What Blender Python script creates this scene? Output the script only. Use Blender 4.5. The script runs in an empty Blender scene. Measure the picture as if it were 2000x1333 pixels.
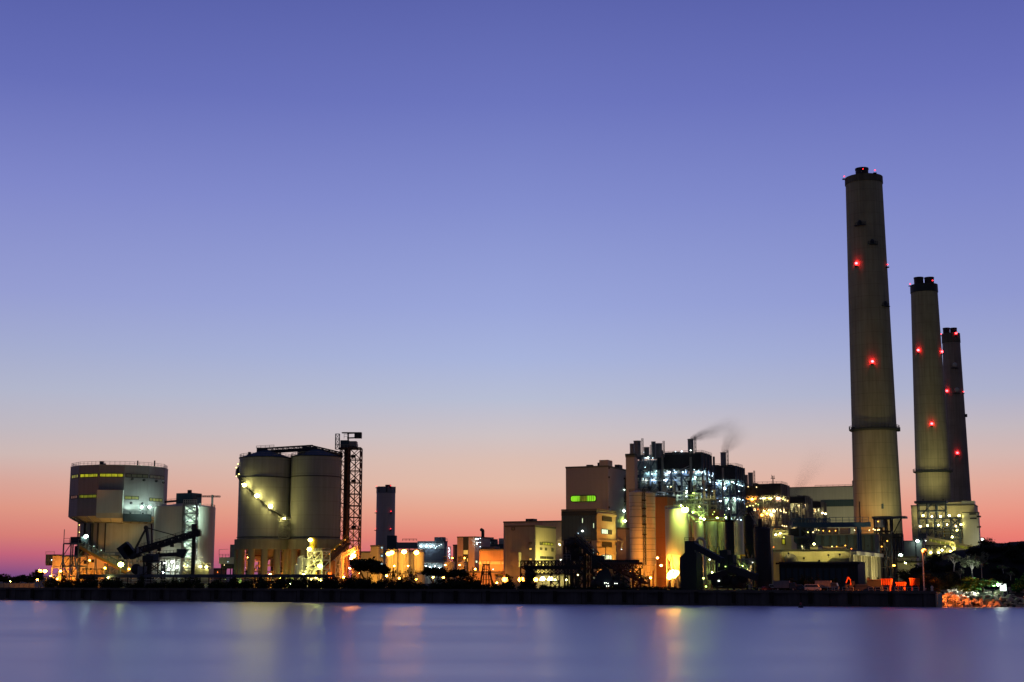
import bpy, math, random
from mathutils import Vector, Matrix
R = math.radians
S = bpy.context.scene
COL = S.collection
random.seed(4)
# ---------------------------------------------------------------- camera geometry
CAM = Vector((0, 0, 9.0)); TH = R(9.405); FP = 2777.0; GZ = 4.5
CT, ST = math.cos(TH), math.sin(TH)
def ray(px, py):
    u = (px-1000)/FP; v = (666.5-py)/FP
    return Vector((u, CT-v*ST, ST+v*CT))
def at(px, py, Y):
    d = ray(px, py); return CAM + d*(Y/d.y)
def tx(px, py=1126):
    d = ray(px, py); return d.x/d.y
# ---------------------------------------------------------------- objects
ORG = {}
def T(name, label, cat, loc, group=None):
    o = bpy.data.objects.new(name, None); o.empty_display_size = .5
    COL.objects.link(o); o.location = loc; ORG[o] = Vector(loc)
    o['label'] = label; o['category'] = cat
    if group: o['group'] = group
    return o
def tag(o, label=None, cat=None, group=None, kind=None):
    if label: o['label'] = label
    if cat: o['category'] = cat
    if group: o['group'] = group
    if kind: o['kind'] = kind
    return o
def copy_tree(o, loc=None, parent=None):
    c = o.copy(); COL.objects.link(c)
    if parent: c.parent = parent
    if loc is not None: c.location = loc
    for ch in list(o.children): copy_tree(ch, None, c)
    return c
class MB:
    def __init__(s): s.v = []; s.f = []
    def add(s, vs, fs):
        n = len(s.v); s.v += [tuple(p) for p in vs]; s.f += [tuple(i+n for i in f) for f in fs]
        return s
    def hexa(s, p):   # 8 points: bottom 4 ccw, top 4 ccw
        return s.add(p, [(3,2,1,0),(4,5,6,7),(0,1,5,4),(1,2,6,5),(2,3,7,6),(3,0,4,7)])
    def box(s, c, sx, sy, sz, yaw=0):  # c = centre of the base
        ca, sa = math.cos(yaw), math.sin(yaw); p = []
        for z in (0, sz):
            for x, y in ((-1,-1),(1,-1),(1,1),(-1,1)):
                X, Y = x*sx/2, y*sy/2
                p.append((c[0]+X*ca-Y*sa, c[1]+X*sa+Y*ca, c[2]+z))
        return s.hexa(p)
    def beam(s, p, q, w, h=None, n=4, r2=None):
        p = Vector(p); q = Vector(q); d = q-p
        if d.length < 1e-4: return s
        d.normalize(); h = h or w
        up = Vector((0,0,1)) if abs(d.z) < .95 else Vector((0,1,0))
        x = d.cross(up).normalized(); y = x.cross(d)
        vs = []
        for k, c in enumerate((p, q)):
            m = 1 if (k == 0 or r2 is None) else r2/w
            for i in range(n):
                a = 2*math.pi*(i+.5)/n; f = (.7071 if n == 4 else .5)
                vs.append(c + x*math.cos(a)*w*f*m + y*math.sin(a)*h*f*m)
        fs = [(i, (i+1)%n, n+(i+1)%n, n+i) for i in range(n)]
        fs += [tuple(range(n))[::-1], tuple(range(n, 2*n))]
        return s.add(vs, fs)
    def path(s, pts, w, n=6):
        for a, b in zip(pts, pts[1:]): s.beam(a, b, w, n=n)
        return s
    def lathe(s, c, prof, n=48, a0=0, a1=2*math.pi, cap=True):
        full = abs(a1-a0-2*math.pi) < 1e-6; m = n if full else n+1; vs = []
        for r, z in prof:
            for i in range(m):
                a = a0+(a1-a0)*i/n
                vs.append((c[0]+r*math.sin(a), c[1]-r*math.cos(a), z))
        fs = []
        for k in range(len(prof)-1):
            for i in range(n):
                j = (i+1)%m
                fs.append((k*m+i, k*m+j, (k+1)*m+j, (k+1)*m+i))
        if cap and full:
            fs.append(tuple(range(m))[::-1]); k = (len(prof)-1)*m; fs.append(tuple(range(k, k+m)))
        return s.add(vs, fs)
    def prism(s, poly, z0, z1):
        n = len(poly)
        vs = [(x, y, z0) for x, y in poly]+[(x, y, z1) for x, y in poly]
        fs = [(i, (i+1)%n, n+(i+1)%n, n+i) for i in range(n)]
        return s.add(vs, fs+[tuple(range(n))[::-1], tuple(range(n, 2*n))])
    def truss(s, p, q, w, h, n, r=.3):  # box girder truss, p..q is the bottom centre line
        p = Vector(p); q = Vector(q); d = (q-p).normalized(); x = d.cross(Vector((0,0,1))).normalized()*(w/2)
        up = Vector((0,0,h))
        for sg in (-1, 1):
            s.beam(p+x*sg, q+x*sg, r); s.beam(p+x*sg+up, q+x*sg+up, r)
            for i in range(n):
                a = p.lerp(q, i/n)+x*sg; b = p.lerp(q, (i+1)/n)+x*sg
                s.beam(a, a+up, r*.7)
                s.beam(a+(up if i%2 else Vector()), b+(Vector() if i%2 else up), r*.6)
            s.beam(q+x*sg, q+x*sg+up, r*.7)
        for i in range(n+1):
            a = p.lerp(q, i/n); s.beam(a-x, a+x, r*.6); s.beam(a-x+up, a+x+up, r*.6)
        return s
    def tower(s, c, w, d, z0, z1, n, r=.3, yaw=0, w1=None, d1=None, sides='fblr'):
        w1 = w if w1 is None else w1; d1 = d if d1 is None else d1
        ca, sa = math.cos(yaw), math.sin(yaw)
        def P(i, z):
            t = (z-z0)/(z1-z0); W = w+(w1-w)*t; D = d+(d1-d)*t
            x, y = ((-1,-1),(1,-1),(1,1),(-1,1))[i%4]; x *= W/2; y *= D/2
            return Vector((c[0]+x*ca-y*sa, c[1]+x*sa+y*ca, z))
        for i in range(4): s.beam(P(i, z0), P(i, z1), r)
        for k in range(n+1):
            z = z0+(z1-z0)*k/n
            for i in range(4): s.beam(P(i, z), P(i+1, z), r*.7)
            if k < n:
                zz = z0+(z1-z0)*(k+1)/n
                for i in range(4):
                    s.beam(P(i, z), P(i+1, zz), r*.55)
                    if n > 1: s.beam(P(i+1, z), P(i, zz), r*.55)
        return s
    def rail(s, pts, h=1.1, r=.1, step=2.5, mid=True):
        pts = [Vector(p) for p in pts]; up = Vector((0,0,h))
        for a, b in zip(pts, pts[1:]):
            s.beam(a+up, b+up, r)
            if mid: s.beam(a+up*.5, b+up*.5, r*.8)
            k = max(1, int((b-a).length/step))
            for i in range(k+1):
                p = a.lerp(b, i/k); s.beam(p, p+up, r)
        return s
    def stairs(s, p, q, w=1.0, r=.2):  # flight: two stringers, rails, treads
        p = Vector(p); q = Vector(q); d = (q-p); hd = Vector((d.x, d.y, 0))
        x = (hd.cross(Vector((0,0,1))).normalized() if hd.length > .01 else Vector((1,0,0)))*w/2
        for sg in (-1, 1):
            s.beam(p+x*sg, q+x*sg, r); s.beam(p+x*sg+Vector((0,0,1)), q+x*sg+Vector((0,0,1)), r*.5)
        n = max(3, int(d.length/.8))
        for i in range(n+1):
            c = p.lerp(q, i/n); s.beam(c-x, c+x, r*.6)
        return s
    def ball(s, c, r, n=8, m=5, sq=(1,1,1)):
        vs = [(c[0], c[1], c[2]-r*sq[2])]; fs = []
        for k in range(1, m):
            ph = math.pi*k/m
            for i in range(n):
                a = 2*math.pi*i/n
                vs.append((c[0]+r*sq[0]*math.sin(ph)*math.cos(a), c[1]+r*sq[1]*math.sin(ph)*math.sin(a), c[2]-r*sq[2]*math.cos(ph)))
        vs.append((c[0], c[1], c[2]+r*sq[2])); L = len(vs)-1
        for i in range(n):
            fs.append((0, 1+(i+1)%n, 1+i))
            for k in range(m-2):
                fs.append((1+k*n+i, 1+k*n+(i+1)%n, 1+(k+1)*n+(i+1)%n, 1+(k+1)*n+i))
            fs.append((L, 1+(m-2)*n+i, 1+(m-2)*n+(i+1)%n))
        return s.add(vs, fs)
    def build(s, name, mat, parent=None, smooth=False, label=None, cat=None, group=None, kind=None, org=None):
        me = bpy.data.meshes.new(name)
        if parent is not None: o0 = ORG[parent]
        elif org is not None: o0 = Vector(org)
        else:
            xs = [p[0] for p in s.v]; ys = [p[1] for p in s.v]; zs = [p[2] for p in s.v]
            o0 = Vector(((min(xs)+max(xs))/2, (min(ys)+max(ys))/2, min(zs)))
        me.from_pydata([(p[0]-o0.x, p[1]-o0.y, p[2]-o0.z) for p in s.v], [], s.f)
        me.materials.append(mat)
        if smooth:
            me.polygons.foreach_set('use_smooth', [True]*len(me.polygons))
            me.set_sharp_from_angle(angle=R(35))
        ob = bpy.data.objects.new(name, me); COL.objects.link(ob); ORG[ob] = o0
        if parent is not None: ob.parent = parent
        else: ob.location = o0
        tag(ob, label, cat, group, kind)
        return ob
# ---------------------------------------------------------------- plant grid
AX = Vector((.925, -.38)).normalized()
class Fr:
    def __init__(s, C, a=AX):
        s.C = Vector((C[0], C[1])); s.a = Vector((a[0], a[1])).normalized(); s.b = Vector((-s.a.y, s.a.x))
        s.yaw = math.atan2(s.a.y, s.a.x)
    def pt(s, u, v, z):
        p = s.C + s.a*u + s.b*v; return Vector((p.x, p.y, z))
    def box(s, mb, u0, u1, v0, v1, z0, z1):
        mb.hexa([s.pt(u, v, z) for z in (z0, z1) for u, v in ((u0,v0),(u1,v0),(u1,v1),(u0,v1))]); return mb
    def hit(s, px, py, v=0):
        d = ray(px, py); b = Vector((s.b.x, s.b.y, 0)); P = s.pt(0, v, CAM.z)
        k = (P-CAM).dot(b)/d.dot(b); p = CAM+d*k
        return (Vector((p.x, p.y))-s.C).dot(s.a), p.z
    def side(s, px, py, u=0):
        d = ray(px, py); a = Vector((s.a.x, s.a.y, 0)); P = s.pt(u, 0, CAM.z)
        k = (P-CAM).dot(a)/d.dot(a); p = CAM+d*k
        return (Vector((p.x, p.y))-s.C).dot(s.b), p.z
    def hp(s, px, py, v=0):
        u, z = s.hit(px, py, v); return s.pt(u, v, z)
    def sp(s, px, py, u=0):
        v, z = s.side(px, py, u); return s.pt(u, v, z)
FRONT = (1, 0)
# ---------------------------------------------------------------- materials
def srgb(r, g, b):
    return tuple(((c/255)/12.92 if c/255 <= .04045 else ((c/255+.055)/1.055)**2.4) for c in (r, g, b))
class NT:
    def __init__(s, m): s.t = m.node_tree; s.n = s.t.nodes; s.l = s.t.links
    def new(s, k, **p):
        nd = s.n.new(k)
        for a, b in p.items(): setattr(nd, a, b)
        return nd
    def link(s, a, b): s.l.new(a, b)
    def math(s, op, a, b=None, c=None):
        nd = s.new('ShaderNodeMath', operation=op)
        for i, x in enumerate((a, b, c)):
            if x is None: continue
            if hasattr(x, 'is_linked'): s.link(x, nd.inputs[i])
            else: nd.inputs[i].default_value = x
        return nd.outputs[0]
def mat(name, col, rough=.7, noise=.25, scale=.25, streak=.2, hl=0, vl=0, seam=.25, metal=0, spec=.15, bump=0):
    """weathered surface: cloudy patches, vertical rain streaks, panel seams every hl (height) / vl (along the grid) metres"""
    m = bpy.data.materials.new(name); m.use_nodes = True; t = NT(m)
    bs = t.n['Principled BSDF']; bs.inputs['Roughness'].default_value = rough; bs.inputs['Metallic'].default_value = metal
    bs.inputs['Specular IOR Level'].default_value = spec
    geo = t.new('ShaderNodeNewGeometry'); sep = t.new('ShaderNodeSeparateXYZ'); t.link(geo.outputs['Position'], sep.inputs[0])
    n1 = t.new('ShaderNodeTexNoise'); n1.inputs['Scale'].default_value = scale; n1.inputs['Detail'].default_value = 5
    t.link(geo.outputs['Position'], n1.inputs['Vector'])
    fac = t.math('MULTIPLY_ADD', n1.outputs[0], noise*2, 1-noise)
    if streak:
        mp = t.new('ShaderNodeMapping'); mp.inputs['Scale'].default_value = (.9, .9, .035)
        t.link(geo.outputs['Position'], mp.inputs[0])
        n2 = t.new('ShaderNodeTexNoise'); n2.inputs['Scale'].default_value = 1; n2.inputs['Detail'].default_value = 4
        t.link(mp.outputs[0], n2.inputs['Vector'])
        fac = t.math('MULTIPLY', fac, t.math('MULTIPLY_ADD', n2.outputs[0], streak*2, 1-streak))
    if hl:
        q = t.math('LESS_THAN', t.math('FRACT', t.math('DIVIDE', sep.outputs[2], hl)), max(.04, .16/hl))
        fac = t.math('MULTIPLY', fac, t.math('MULTIPLY_ADD', q, -seam, 1))
    if vl:
        w = t.math('ADD', t.math('MULTIPLY', sep.outputs[0], .925+.38), t.math('MULTIPLY', sep.outputs[1], .925-.38))
        q = t.math('LESS_THAN', t.math('FRACT', t.math('DIVIDE', w, vl)), max(.05, .2/vl))
        fac = t.math('MULTIPLY', fac, t.math('MULTIPLY_ADD', q, -seam, 1))
    mx = t.new('ShaderNodeVectorMath', operation='SCALE'); mx.inputs[0].default_value = col
    t.link(fac, mx.inputs['Scale']); t.link(mx.outputs[0], bs.inputs['Base Color'])
    if bump:
        bp = t.new('ShaderNodeBump'); bp.inputs['Strength'].default_value = bump; bp.inputs['Distance'].default_value = .3
        n3 = t.new('ShaderNodeTexNoise'); n3.inputs['Scale'].default_value = 1.5; t.link(geo.outputs['Position'], n3.inputs['Vector'])
        t.link(n3.outputs[0], bp.inputs['Height']); t.link(bp.outputs[0], bs.inputs['Normal'])
    return m
def emis(name, col, k, vary=0, scale=1.5):
    m = bpy.data.materials.new(name); m.use_nodes = True; t = NT(m)
    bs = t.n['Principled BSDF']; bs.inputs['Base Color'].default_value = (.05, .05, .05, 1); bs.inputs['Roughness'].default_value = .3
    bs.inputs['Emission Color'].default_value = (*col, 1); bs.inputs['Emission Strength'].default_value = k
    if vary:
        geo = t.new('ShaderNodeNewGeometry'); n1 = t.new('ShaderNodeTexNoise'); n1.inputs['Scale'].default_value = scale
        mp = t.new('ShaderNodeMapping'); mp.inputs['Scale'].default_value = (1, 1, .4); t.link(geo.outputs['Position'], mp.inputs[0])
        t.link(mp.outputs[0], n1.inputs['Vector'])
        q = t.math('MULTIPLY_ADD', t.math('SUBTRACT', n1.outputs[0], .5), 3.5*vary*k, k)
        t.link(t.math('MAXIMUM', q, .03*k), bs.inputs['Emission Strength'])
    return m
M = {}
M['chimney'] = mat('chimney_concrete', (.3,.285,.19), .9, .28, .1, .45, hl=6.2, seam=.22)
M['soot'] = mat('chimney_soot', (.12,.115,.09), .95, .4, .2, .5)
M['chimney_far'] = mat('chimney_concrete_brown', (.26,.22,.19), .9, .25, .12, .4, hl=6.2, seam=.15)
M['concrete'] = mat('concrete', (.33,.31,.26), .85, .2, .2, .25)
M['ring'] = mat('concrete_olive', (.2,.195,.15), .9, .2, .2, .35)
M['concrete_dark'] = mat('concrete_dark', (.12,.12,.12), .9, .3, .2, .3)
M['silo_grey'] = mat('silo_grey', (.19,.195,.215), .6, .16, .1, .3, hl=5.5, seam=.2)
M['tank_cream'] = mat('tank_cream', (.42,.42,.37), .55, .1, .15, .15)
M['stack_grey'] = mat('stack_grey', (.4,.36,.37), .8, .12, .12, .2, hl=6, seam=.12)
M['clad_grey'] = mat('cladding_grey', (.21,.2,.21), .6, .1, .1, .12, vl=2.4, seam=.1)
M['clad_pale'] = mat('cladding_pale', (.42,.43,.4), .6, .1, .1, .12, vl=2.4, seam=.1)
M['clad_tan'] = mat('cladding_tan', (.31,.255,.285), .7, .08, .08, .1, vl=4, hl=5, seam=.06)
M['clad_brown'] = mat('cladding_brown', (.3,.2,.16), .7, .1, .08, .12, vl=3, seam=.08)
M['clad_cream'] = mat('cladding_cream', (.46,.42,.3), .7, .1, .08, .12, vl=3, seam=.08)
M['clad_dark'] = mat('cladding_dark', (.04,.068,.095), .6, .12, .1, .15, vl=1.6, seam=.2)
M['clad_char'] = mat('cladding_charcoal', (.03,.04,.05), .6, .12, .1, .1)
M['clad_blue'] = mat('cladding_bluegrey', (.16,.18,.22), .6, .12, .1, .15, vl=2, seam=.12)
M['orange_wall'] = mat('orange_wall', (.5,.2,.07), .7, .12, .1, .15, vl=4, hl=8, seam=.1)
M['banded'] = mat('banded_steel', (.4,.37,.34), .5, .1, .15, .2, hl=2.6, seam=.45)
M['white_steel'] = mat('white_steel', (.55,.56,.5), .45, .08, .2, .15)
M['steel'] = mat('steel_grey', (.2,.205,.21), .55, .2, .4, .15, metal=.2)
M['steel_lt'] = mat('steel_light', (.42,.42,.4), .5, .15, .4, .1)
M['steel_dk'] = mat('steel_dark', (.035,.037,.045), .6, .25, .4, .1)
M['steel_navy'] = mat('steel_navy', (.07,.09,.13), .55, .2, .4, .1)
M['steel_blue'] = mat('steel_blue', (.05,.1,.2), .5, .2, .4, .1)
M['rust'] = mat('rust_red', (.085,.05,.045), .8, .3, .4, .2)
M['galv'] = mat('galvanised', (.4,.42,.42), .4, .15, .5, .1, metal=.5)
M['pipe'] = mat('pipe_silver', (.45,.46,.44), .4, .15, .5, .1, metal=.3)
M['lagging'] = mat('pipe_lagging', (.3,.29,.26), .6, .15, .5, .1)
M['roof'] = mat('roof_felt', (.11,.11,.11), .9, .2, .2, 0)
M['asphalt'] = mat('asphalt', (.05,.05,.05), .9, .3, .15, 0)
M['ground'] = mat('ground_dirt', (.05,.047,.04), .95, .4, .1, 0)
M['quay'] = mat('quay_sheet_piling', (.085,.083,.09), .85, .4, .25, .5, vl=9, seam=.5)
M['coping'] = mat('quay_coping', (.09,.085,.08), .9, .3, .4, .2)
M['rubber'] = mat('rubber', (.015,.015,.016), .8, .2, 1, 0)
M['hill'] = mat('hill_scrub', (.008,.009,.008), 1, .5, .12, 0, bump=.6)
M['rock'] = mat('rock_granite', (.36,.31,.25), .85, .4, .9, 0, bump=.5)
M['leaf_dk'] = mat('leaf_dark', (.02,.032,.014), .8, .5, .6, 0)
M['leaf'] = mat('leaf_green', (.05,.17,.03), .75, .5, .8, 0)
M['leaf_olive'] = mat('leaf_olive', (.075,.075,.025), .75, .5, .8, 0)
M['silo_dark'] = mat('silo_dark', (.035,.038,.045), .6, .2, .2, .3, hl=4, seam=.2)
M['leaf_grey'] = mat('leaf_greygreen', (.17,.19,.12), .8, .5, .8, 0)
M['bark'] = mat('bark', (.06,.045,.035), .9, .3, 1.5, .3)
M['bark_pale'] = mat('bark_pale', (.45,.43,.38), .8, .3, 1.5, .3)
M['orange_paint'] = mat('orange_paint', (.6,.13,.03), .5, .15, .7, .1)
M['yellow_paint'] = mat('yellow_paint', (.55,.38,.05), .5, .2, .7, .1)
M['car_white'] = mat('car_white', (.55,.55,.55), .25, .05, .5, 0, spec=.5)
M['car_dark'] = mat('car_dark', (.03,.04,.07), .25, .05, .5, 0, spec=.5)
M['car_blue'] = mat('car_blue', (.03,.05,.12), .3, .1, .5, 0, spec=.5)
M['car_red'] = mat('car_red', (.25,.03,.03), .3, .1, .5, 0, spec=.5)
M['glass'] = mat('glass_dark', (.02,.025,.03), .12, .1, .5, 0, spec=.6)
M['glass_tan'] = mat('glass_unlit', (.2,.2,.14), .25, .15, .5, 0, spec=.5)
M['louvre'] = mat('louvre_dark', (.06,.06,.055), .7, .15, .5, 0, hl=.6, seam=.5)
M['win_yellow'] = emis('window_yellow', (.62,.6,.02), .55, .7, .7)
M['win_dim'] = emis('window_dim_yellow', (.4,.42,.02), .35, .8, .5)
M['win_green'] = emis('window_green', (.22,.62,.015), 1.2, .35, .5)
M['win_white'] = emis('window_white', (.85,1,.62), 1.3, .2, .8)
M['win_amber'] = emis('window_amber', (1,.55,.1), 1.0, .4, .8)
M['win_cool'] = emis('window_cool', (.55,.85,.9), .8, .5, .8)
LC = {'sodium': (1,.30,.03), 'amber': (1,.43,.05), 'warm': (1,.72,.3), 'mercury': (.8,1,.2), 'lime': (.62,.95,.18),
      'white': (.9,1,.85), 'cool': (.62,.85,1), 'red': (1,.02,.025), 'redor': (1,.19,.025), 'yellow': (1,.85,.22), 'mint': (.68,1,.8), 'halide': (1,.86,.36)}
_lm = {}; _lmesh = {}
LG = .24      # global lamp gain
def lamp(root, p, kind='white', k=10, r=.5, name='lamp', label=None):
    """a luminaire: housing + glowing bulb; k = radiance * r^2"""
    if k <= 30: r *= .6
    L = k/(r*r)*LG
    if k <= 30: L = min(L, 6.5)
    L = L; L = round(L, 2 if L < 10 else 0)
    key = (kind, L, r)
    if key not in _lmesh:
        if (kind, L) not in _lm: _lm[kind, L] = emis('lamp_%s_%g' % (kind, L), LC[kind], L)
        me = bpy.data.meshes.new('lamp'); mb = MB().ball((0,0,0), r, 6, 4, (1,1,.8))
        me.from_pydata(mb.v, [], mb.f); me.materials.append(_lm[kind, L])
        _lmesh[key] = me
    o = bpy.data.objects.new(name, _lmesh[key]); COL.objects.link(o); o.parent = root
    o.location = Vector(p)-ORG[root]; ORG[o] = ORG[root]
    if label: o['label'] = label
    return o
def added_flood(root, p, target, kind='yellow', k=100, cone=110, lens=True):
    """an added wash light: made-up housing, lens and a spot aimed at the target; k as for lamp()"""
    p = Vector(p); d = (Vector(target)-p).normalized()
    h = MB().beam(p-d*.5, p, .7, .5).beam(p-d*.3, p-d*.3-Vector((0,0,.9)), .15).build('floodlight', M['steel_dk'], root)  # housing for the added spot below
    key = ('lens', kind)
    if key not in _lm: _lm[key] = emis('lens_'+kind, LC[kind], 3)
    if lens: MB().beam(p+d*.01, p+d*.05, .5, .4).build('lens', _lm[key], h)
    l = bpy.data.lights.new('added_wash_beam', 'SPOT'); l.color = LC[kind]; l.energy = 124*k; l.spot_size = R(cone); l.spot_blend = .7; l.shadow_soft_size = .3
    o = bpy.data.objects.new('added_wash_beam', l); COL.objects.link(o); o.parent = root
    o.location = p+d*.2-ORG[root]; o.rotation_euler = d.to_track_quat('-Z', 'Y').to_euler()
    return h
# ---------------------------------------------------------------- world
def make_world():
    w = bpy.data.worlds.new('World'); S.world = w; w.use_nodes = True
    t = NT(w); t.n.clear()
    out = t.new('ShaderNodeOutputWorld'); bg = t.new('ShaderNodeBackground')
    tc = t.new('ShaderNodeTexCoord'); sep = t.new('ShaderNodeSeparateXYZ'); t.link(tc.outputs['Generated'], sep.inputs[0])
    zlo, zhi = -.02, .45
    f = t.math('DIVIDE', t.math('SUBTRACT', sep.outputs[2], zlo), zhi-zlo)
    def ramp(stops):
        r = t.new('ShaderNodeValToRGB'); t.link(f, r.inputs[0]); cr = r.color_ramp; cr.interpolation = 'EASE' if False else 'LINEAR'
        pts = sorted((( (ray(1000, py).normalized().z-zlo)/(zhi-zlo), srgb(*c)) for py, c in stops), key=lambda x: x[0])
        while len(cr.elements) < len(pts): cr.elements.new(.5)
        for e, (p, c) in zip(cr.elements, pts): e.position = min(1, max(0, p)); e.color = (*c, 1)
        return r.outputs[0]
    mid = ramp(SKY_MID); left = ramp(SKY_LEFT); right = ramp(SKY_RIGHT)
    az = t.math('DIVIDE', sep.outputs[0], t.math('MAXIMUM', sep.outputs[1], .15))
    def mix(fac, a, b):
        m = t.new('ShaderNodeMix', data_type='RGBA'); t.link(fac, m.inputs[0]); t.link(a, m.inputs[6])
        if hasattr(b, 'is_linked'): t.link(b, m.inputs[7])
        else: m.inputs[7].default_value = (*b, 1)
        return m.outputs[2]
    def cl(x):
        c = t.new('ShaderNodeClamp'); t.link(x, c.inputs[0]); return c.outputs[0]
    c = mix(cl(t.math('DIVIDE', az, -.36)), mid, left)
    c = mix(cl(t.math('DIVIDE', az, .36)), c, right)
    back = t.new('ShaderNodeMapRange', interpolation_type='SMOOTHSTEP'); t.link(sep.outputs[1], back.inputs[0])
    back.inputs[1].default_value = .75; back.inputs[2].default_value = -.35
    c = mix(back.outputs[0], c, SKY_BACK)
    # a trace of the last daylight from the Nishita sky, sun well below the roofs
    sk = t.new('ShaderNodeTexSky', sky_type='NISHITA'); sk.sun_disc = False
    sk.sun_elevation = R(-4); sk.sun_rotation = R(0)
    ad = t.new('ShaderNodeMix', data_type='RGBA', blend_type='ADD'); ad.inputs[0].default_value = .002
    t.link(c, ad.inputs[6]); t.link(sk.outputs[0], ad.inputs[7])
    t.link(ad.outputs[2], bg.inputs[0]); bg.inputs[1].default_value = 1
    t.link(bg.outputs[0], out.inputs[0])
SKY_MID = [(-400,(52,60,126)),(0,(92,101,173)),(200,(108,118,190)),(400,(131,142,206)),(600,(154,166,218)),(700,(168,180,220)),(780,(184,190,212)),(850,(206,194,196)),(900,(220,190,178)),(950,(228,188,168)),(1000,(233,166,142)),(1050,(232,134,118)),(1085,(218,112,116)),(1126,(165,92,125))]
SKY_LEFT = [(-400,(50,58,122)),(0,(86,95,168)),(200,(102,111,184)),(400,(128,136,202)),(600,(150,158,210)),(700,(164,172,208)),(780,(178,182,204)),(850,(192,184,192)),(900,(206,184,180)),(950,(216,166,154)),(1000,(222,150,132)),(1050,(214,126,118)),(1085,(192,98,122)),(1126,(118,76,132))]
SKY_RIGHT = [(-400,(50,58,122)),(0,(88,96,170)),(200,(104,112,186)),(400,(124,133,200)),(600,(143,152,208)),(700,(158,166,208)),(780,(172,176,204)),(850,(196,184,190)),(900,(212,182,176)),(950,(226,170,154)),(1000,(233,152,134)),(1050,(234,126,114)),(1085,(222,106,110)),(1126,(160,80,115))]
SKY_BACK = (.056,.056,.09)
WATER_R = .34
# ---------------------------------------------------------------- shared builders
QA = Vector((-201.8, 568)); QB = Vector((126.6, 431)); QF = Fr(QB)      # quay edge: u from -355 (left) to 0
def quay_u(px):
    t = tx(px); d = QA-QB   # X = t Y
    k = (t*QB.y-QB.x)/(d.x-t*d.y); return -k*d.length
def window(root, F, px0, px1, py0, py1, m, side=False, u=0, v=0, fr='steel_dk', fw=.25, mull=0, name='window'):
    """a framed window on the front plane (v) or on the side plane (u)"""
    if side:
        a0, z1 = F.side(px0, py0, u); a1, z0 = F.side(px1, py1, u)
        bx = lambda mb, x0, x1, o0, o1, y0, y1: F.box(mb, u+o0, u+o1, x0, x1, y0, y1)
    else:
        a0, z1 = F.hit(px0, py0, v); a1, z0 = F.hit(px1, py1, v)
        bx = lambda mb, x0, x1, o0, o1, y0, y1: F.box(mb, x0, x1, v-o1, v-o0, y0, y1)
    f = MB()
    bx(f, a0-fw, a1+fw, .02, .22, z1, z1+fw); bx(f, a0-fw, a1+fw, .02, .26, z0-fw, z0)
    bx(f, a0-fw, a0, .02, .22, z0, z1); bx(f, a1, a1+fw, .02, .22, z0, z1)
    for i in range(1, mull+1):
        c = a0+(a1-a0)*i/(mull+1); bx(f, c-.08, c+.08, .02, .18, z0, z1)
    w = f.build(name, M[fr], root)
    g = MB(); bx(g, a0, a1, .02, .1, z0, z1)
    p = g.build('pane', M[m], w)
    return w
def bld(name, label, cat, px0, pxc, px2, ytop, Y, wall, roof='roof', depth=None, zb=GZ, par=.7, group=None, yaw=AX):
    """a block on the plant grid: px0..pxc front, pxc..px2 right side, near top corner at pixel (pxc, ytop), depth Y"""
    C = at(pxc, ytop, Y); F = Fr(C, yaw); H = C.z
    u0 = F.hit(px0, ytop)[0]; d = depth or F.side(px2, ytop)[0]
    root = T(name, label, cat, F.pt(u0/2, d/2, zb), group)
    F.box(MB(), u0, 0, 0, d, zb, H-par).build('wall', M[wall], root)
    F.box(MB(), u0-.15, .15, -.15, d+.15, H-par, H).build('roof', M[roof], root)
    return root, F, u0, d, H
def cylinder(mb, px0, px1, py, Y, z0, z1, n=40, prof=None):
    """drum seen between px0 and px1 with its axis at depth Y; returns centre, radius"""
    a, b = tx(px0, py), tx(px1, py); c = (a+b)/2*Y; r = (b-a)/2*Y*math.cos(math.atan((a+b)/2))
    mb.lathe((c, Y), prof(r) if prof else [(r, z0), (r, z1)], n)
    return Vector((c, Y)), r
def Zat(px, py, Y): return at(px, py, Y).z
def clutter(root, F, u0, u1, v0, v1, z0, z1, n, seed, mats=('pipe','steel','lagging'), r=.35, name='pipe'):
    """bent process pipes, each a part of its own"""
    rn = random.Random(seed)
    for i in range(n):
        u = rn.uniform(u0, u1); v = rn.uniform(v0, v1); za = rn.uniform(z0, z1)
        pts = [F.pt(u, v, za)]
        for k in range(rn.choice((2,3,3,4))):
            ax = rn.choice('uuzzv')
            if ax == 'u': u = min(u1, max(u0, u+rn.uniform(-.6,.6)*(u1-u0)))
            elif ax == 'v': v = min(v1, max(v0, v+rn.uniform(-.6,.6)*(v1-v0)))
            else: za = min(z1, max(z0, za+rn.uniform(-.7,.7)*(z1-z0)))
            pts.append(F.pt(u, v, za))
        MB().path(pts, r*rn.uniform(.6, 1.5), 6).build(name, M[rn.choice(mats)], root, smooth=True)
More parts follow.
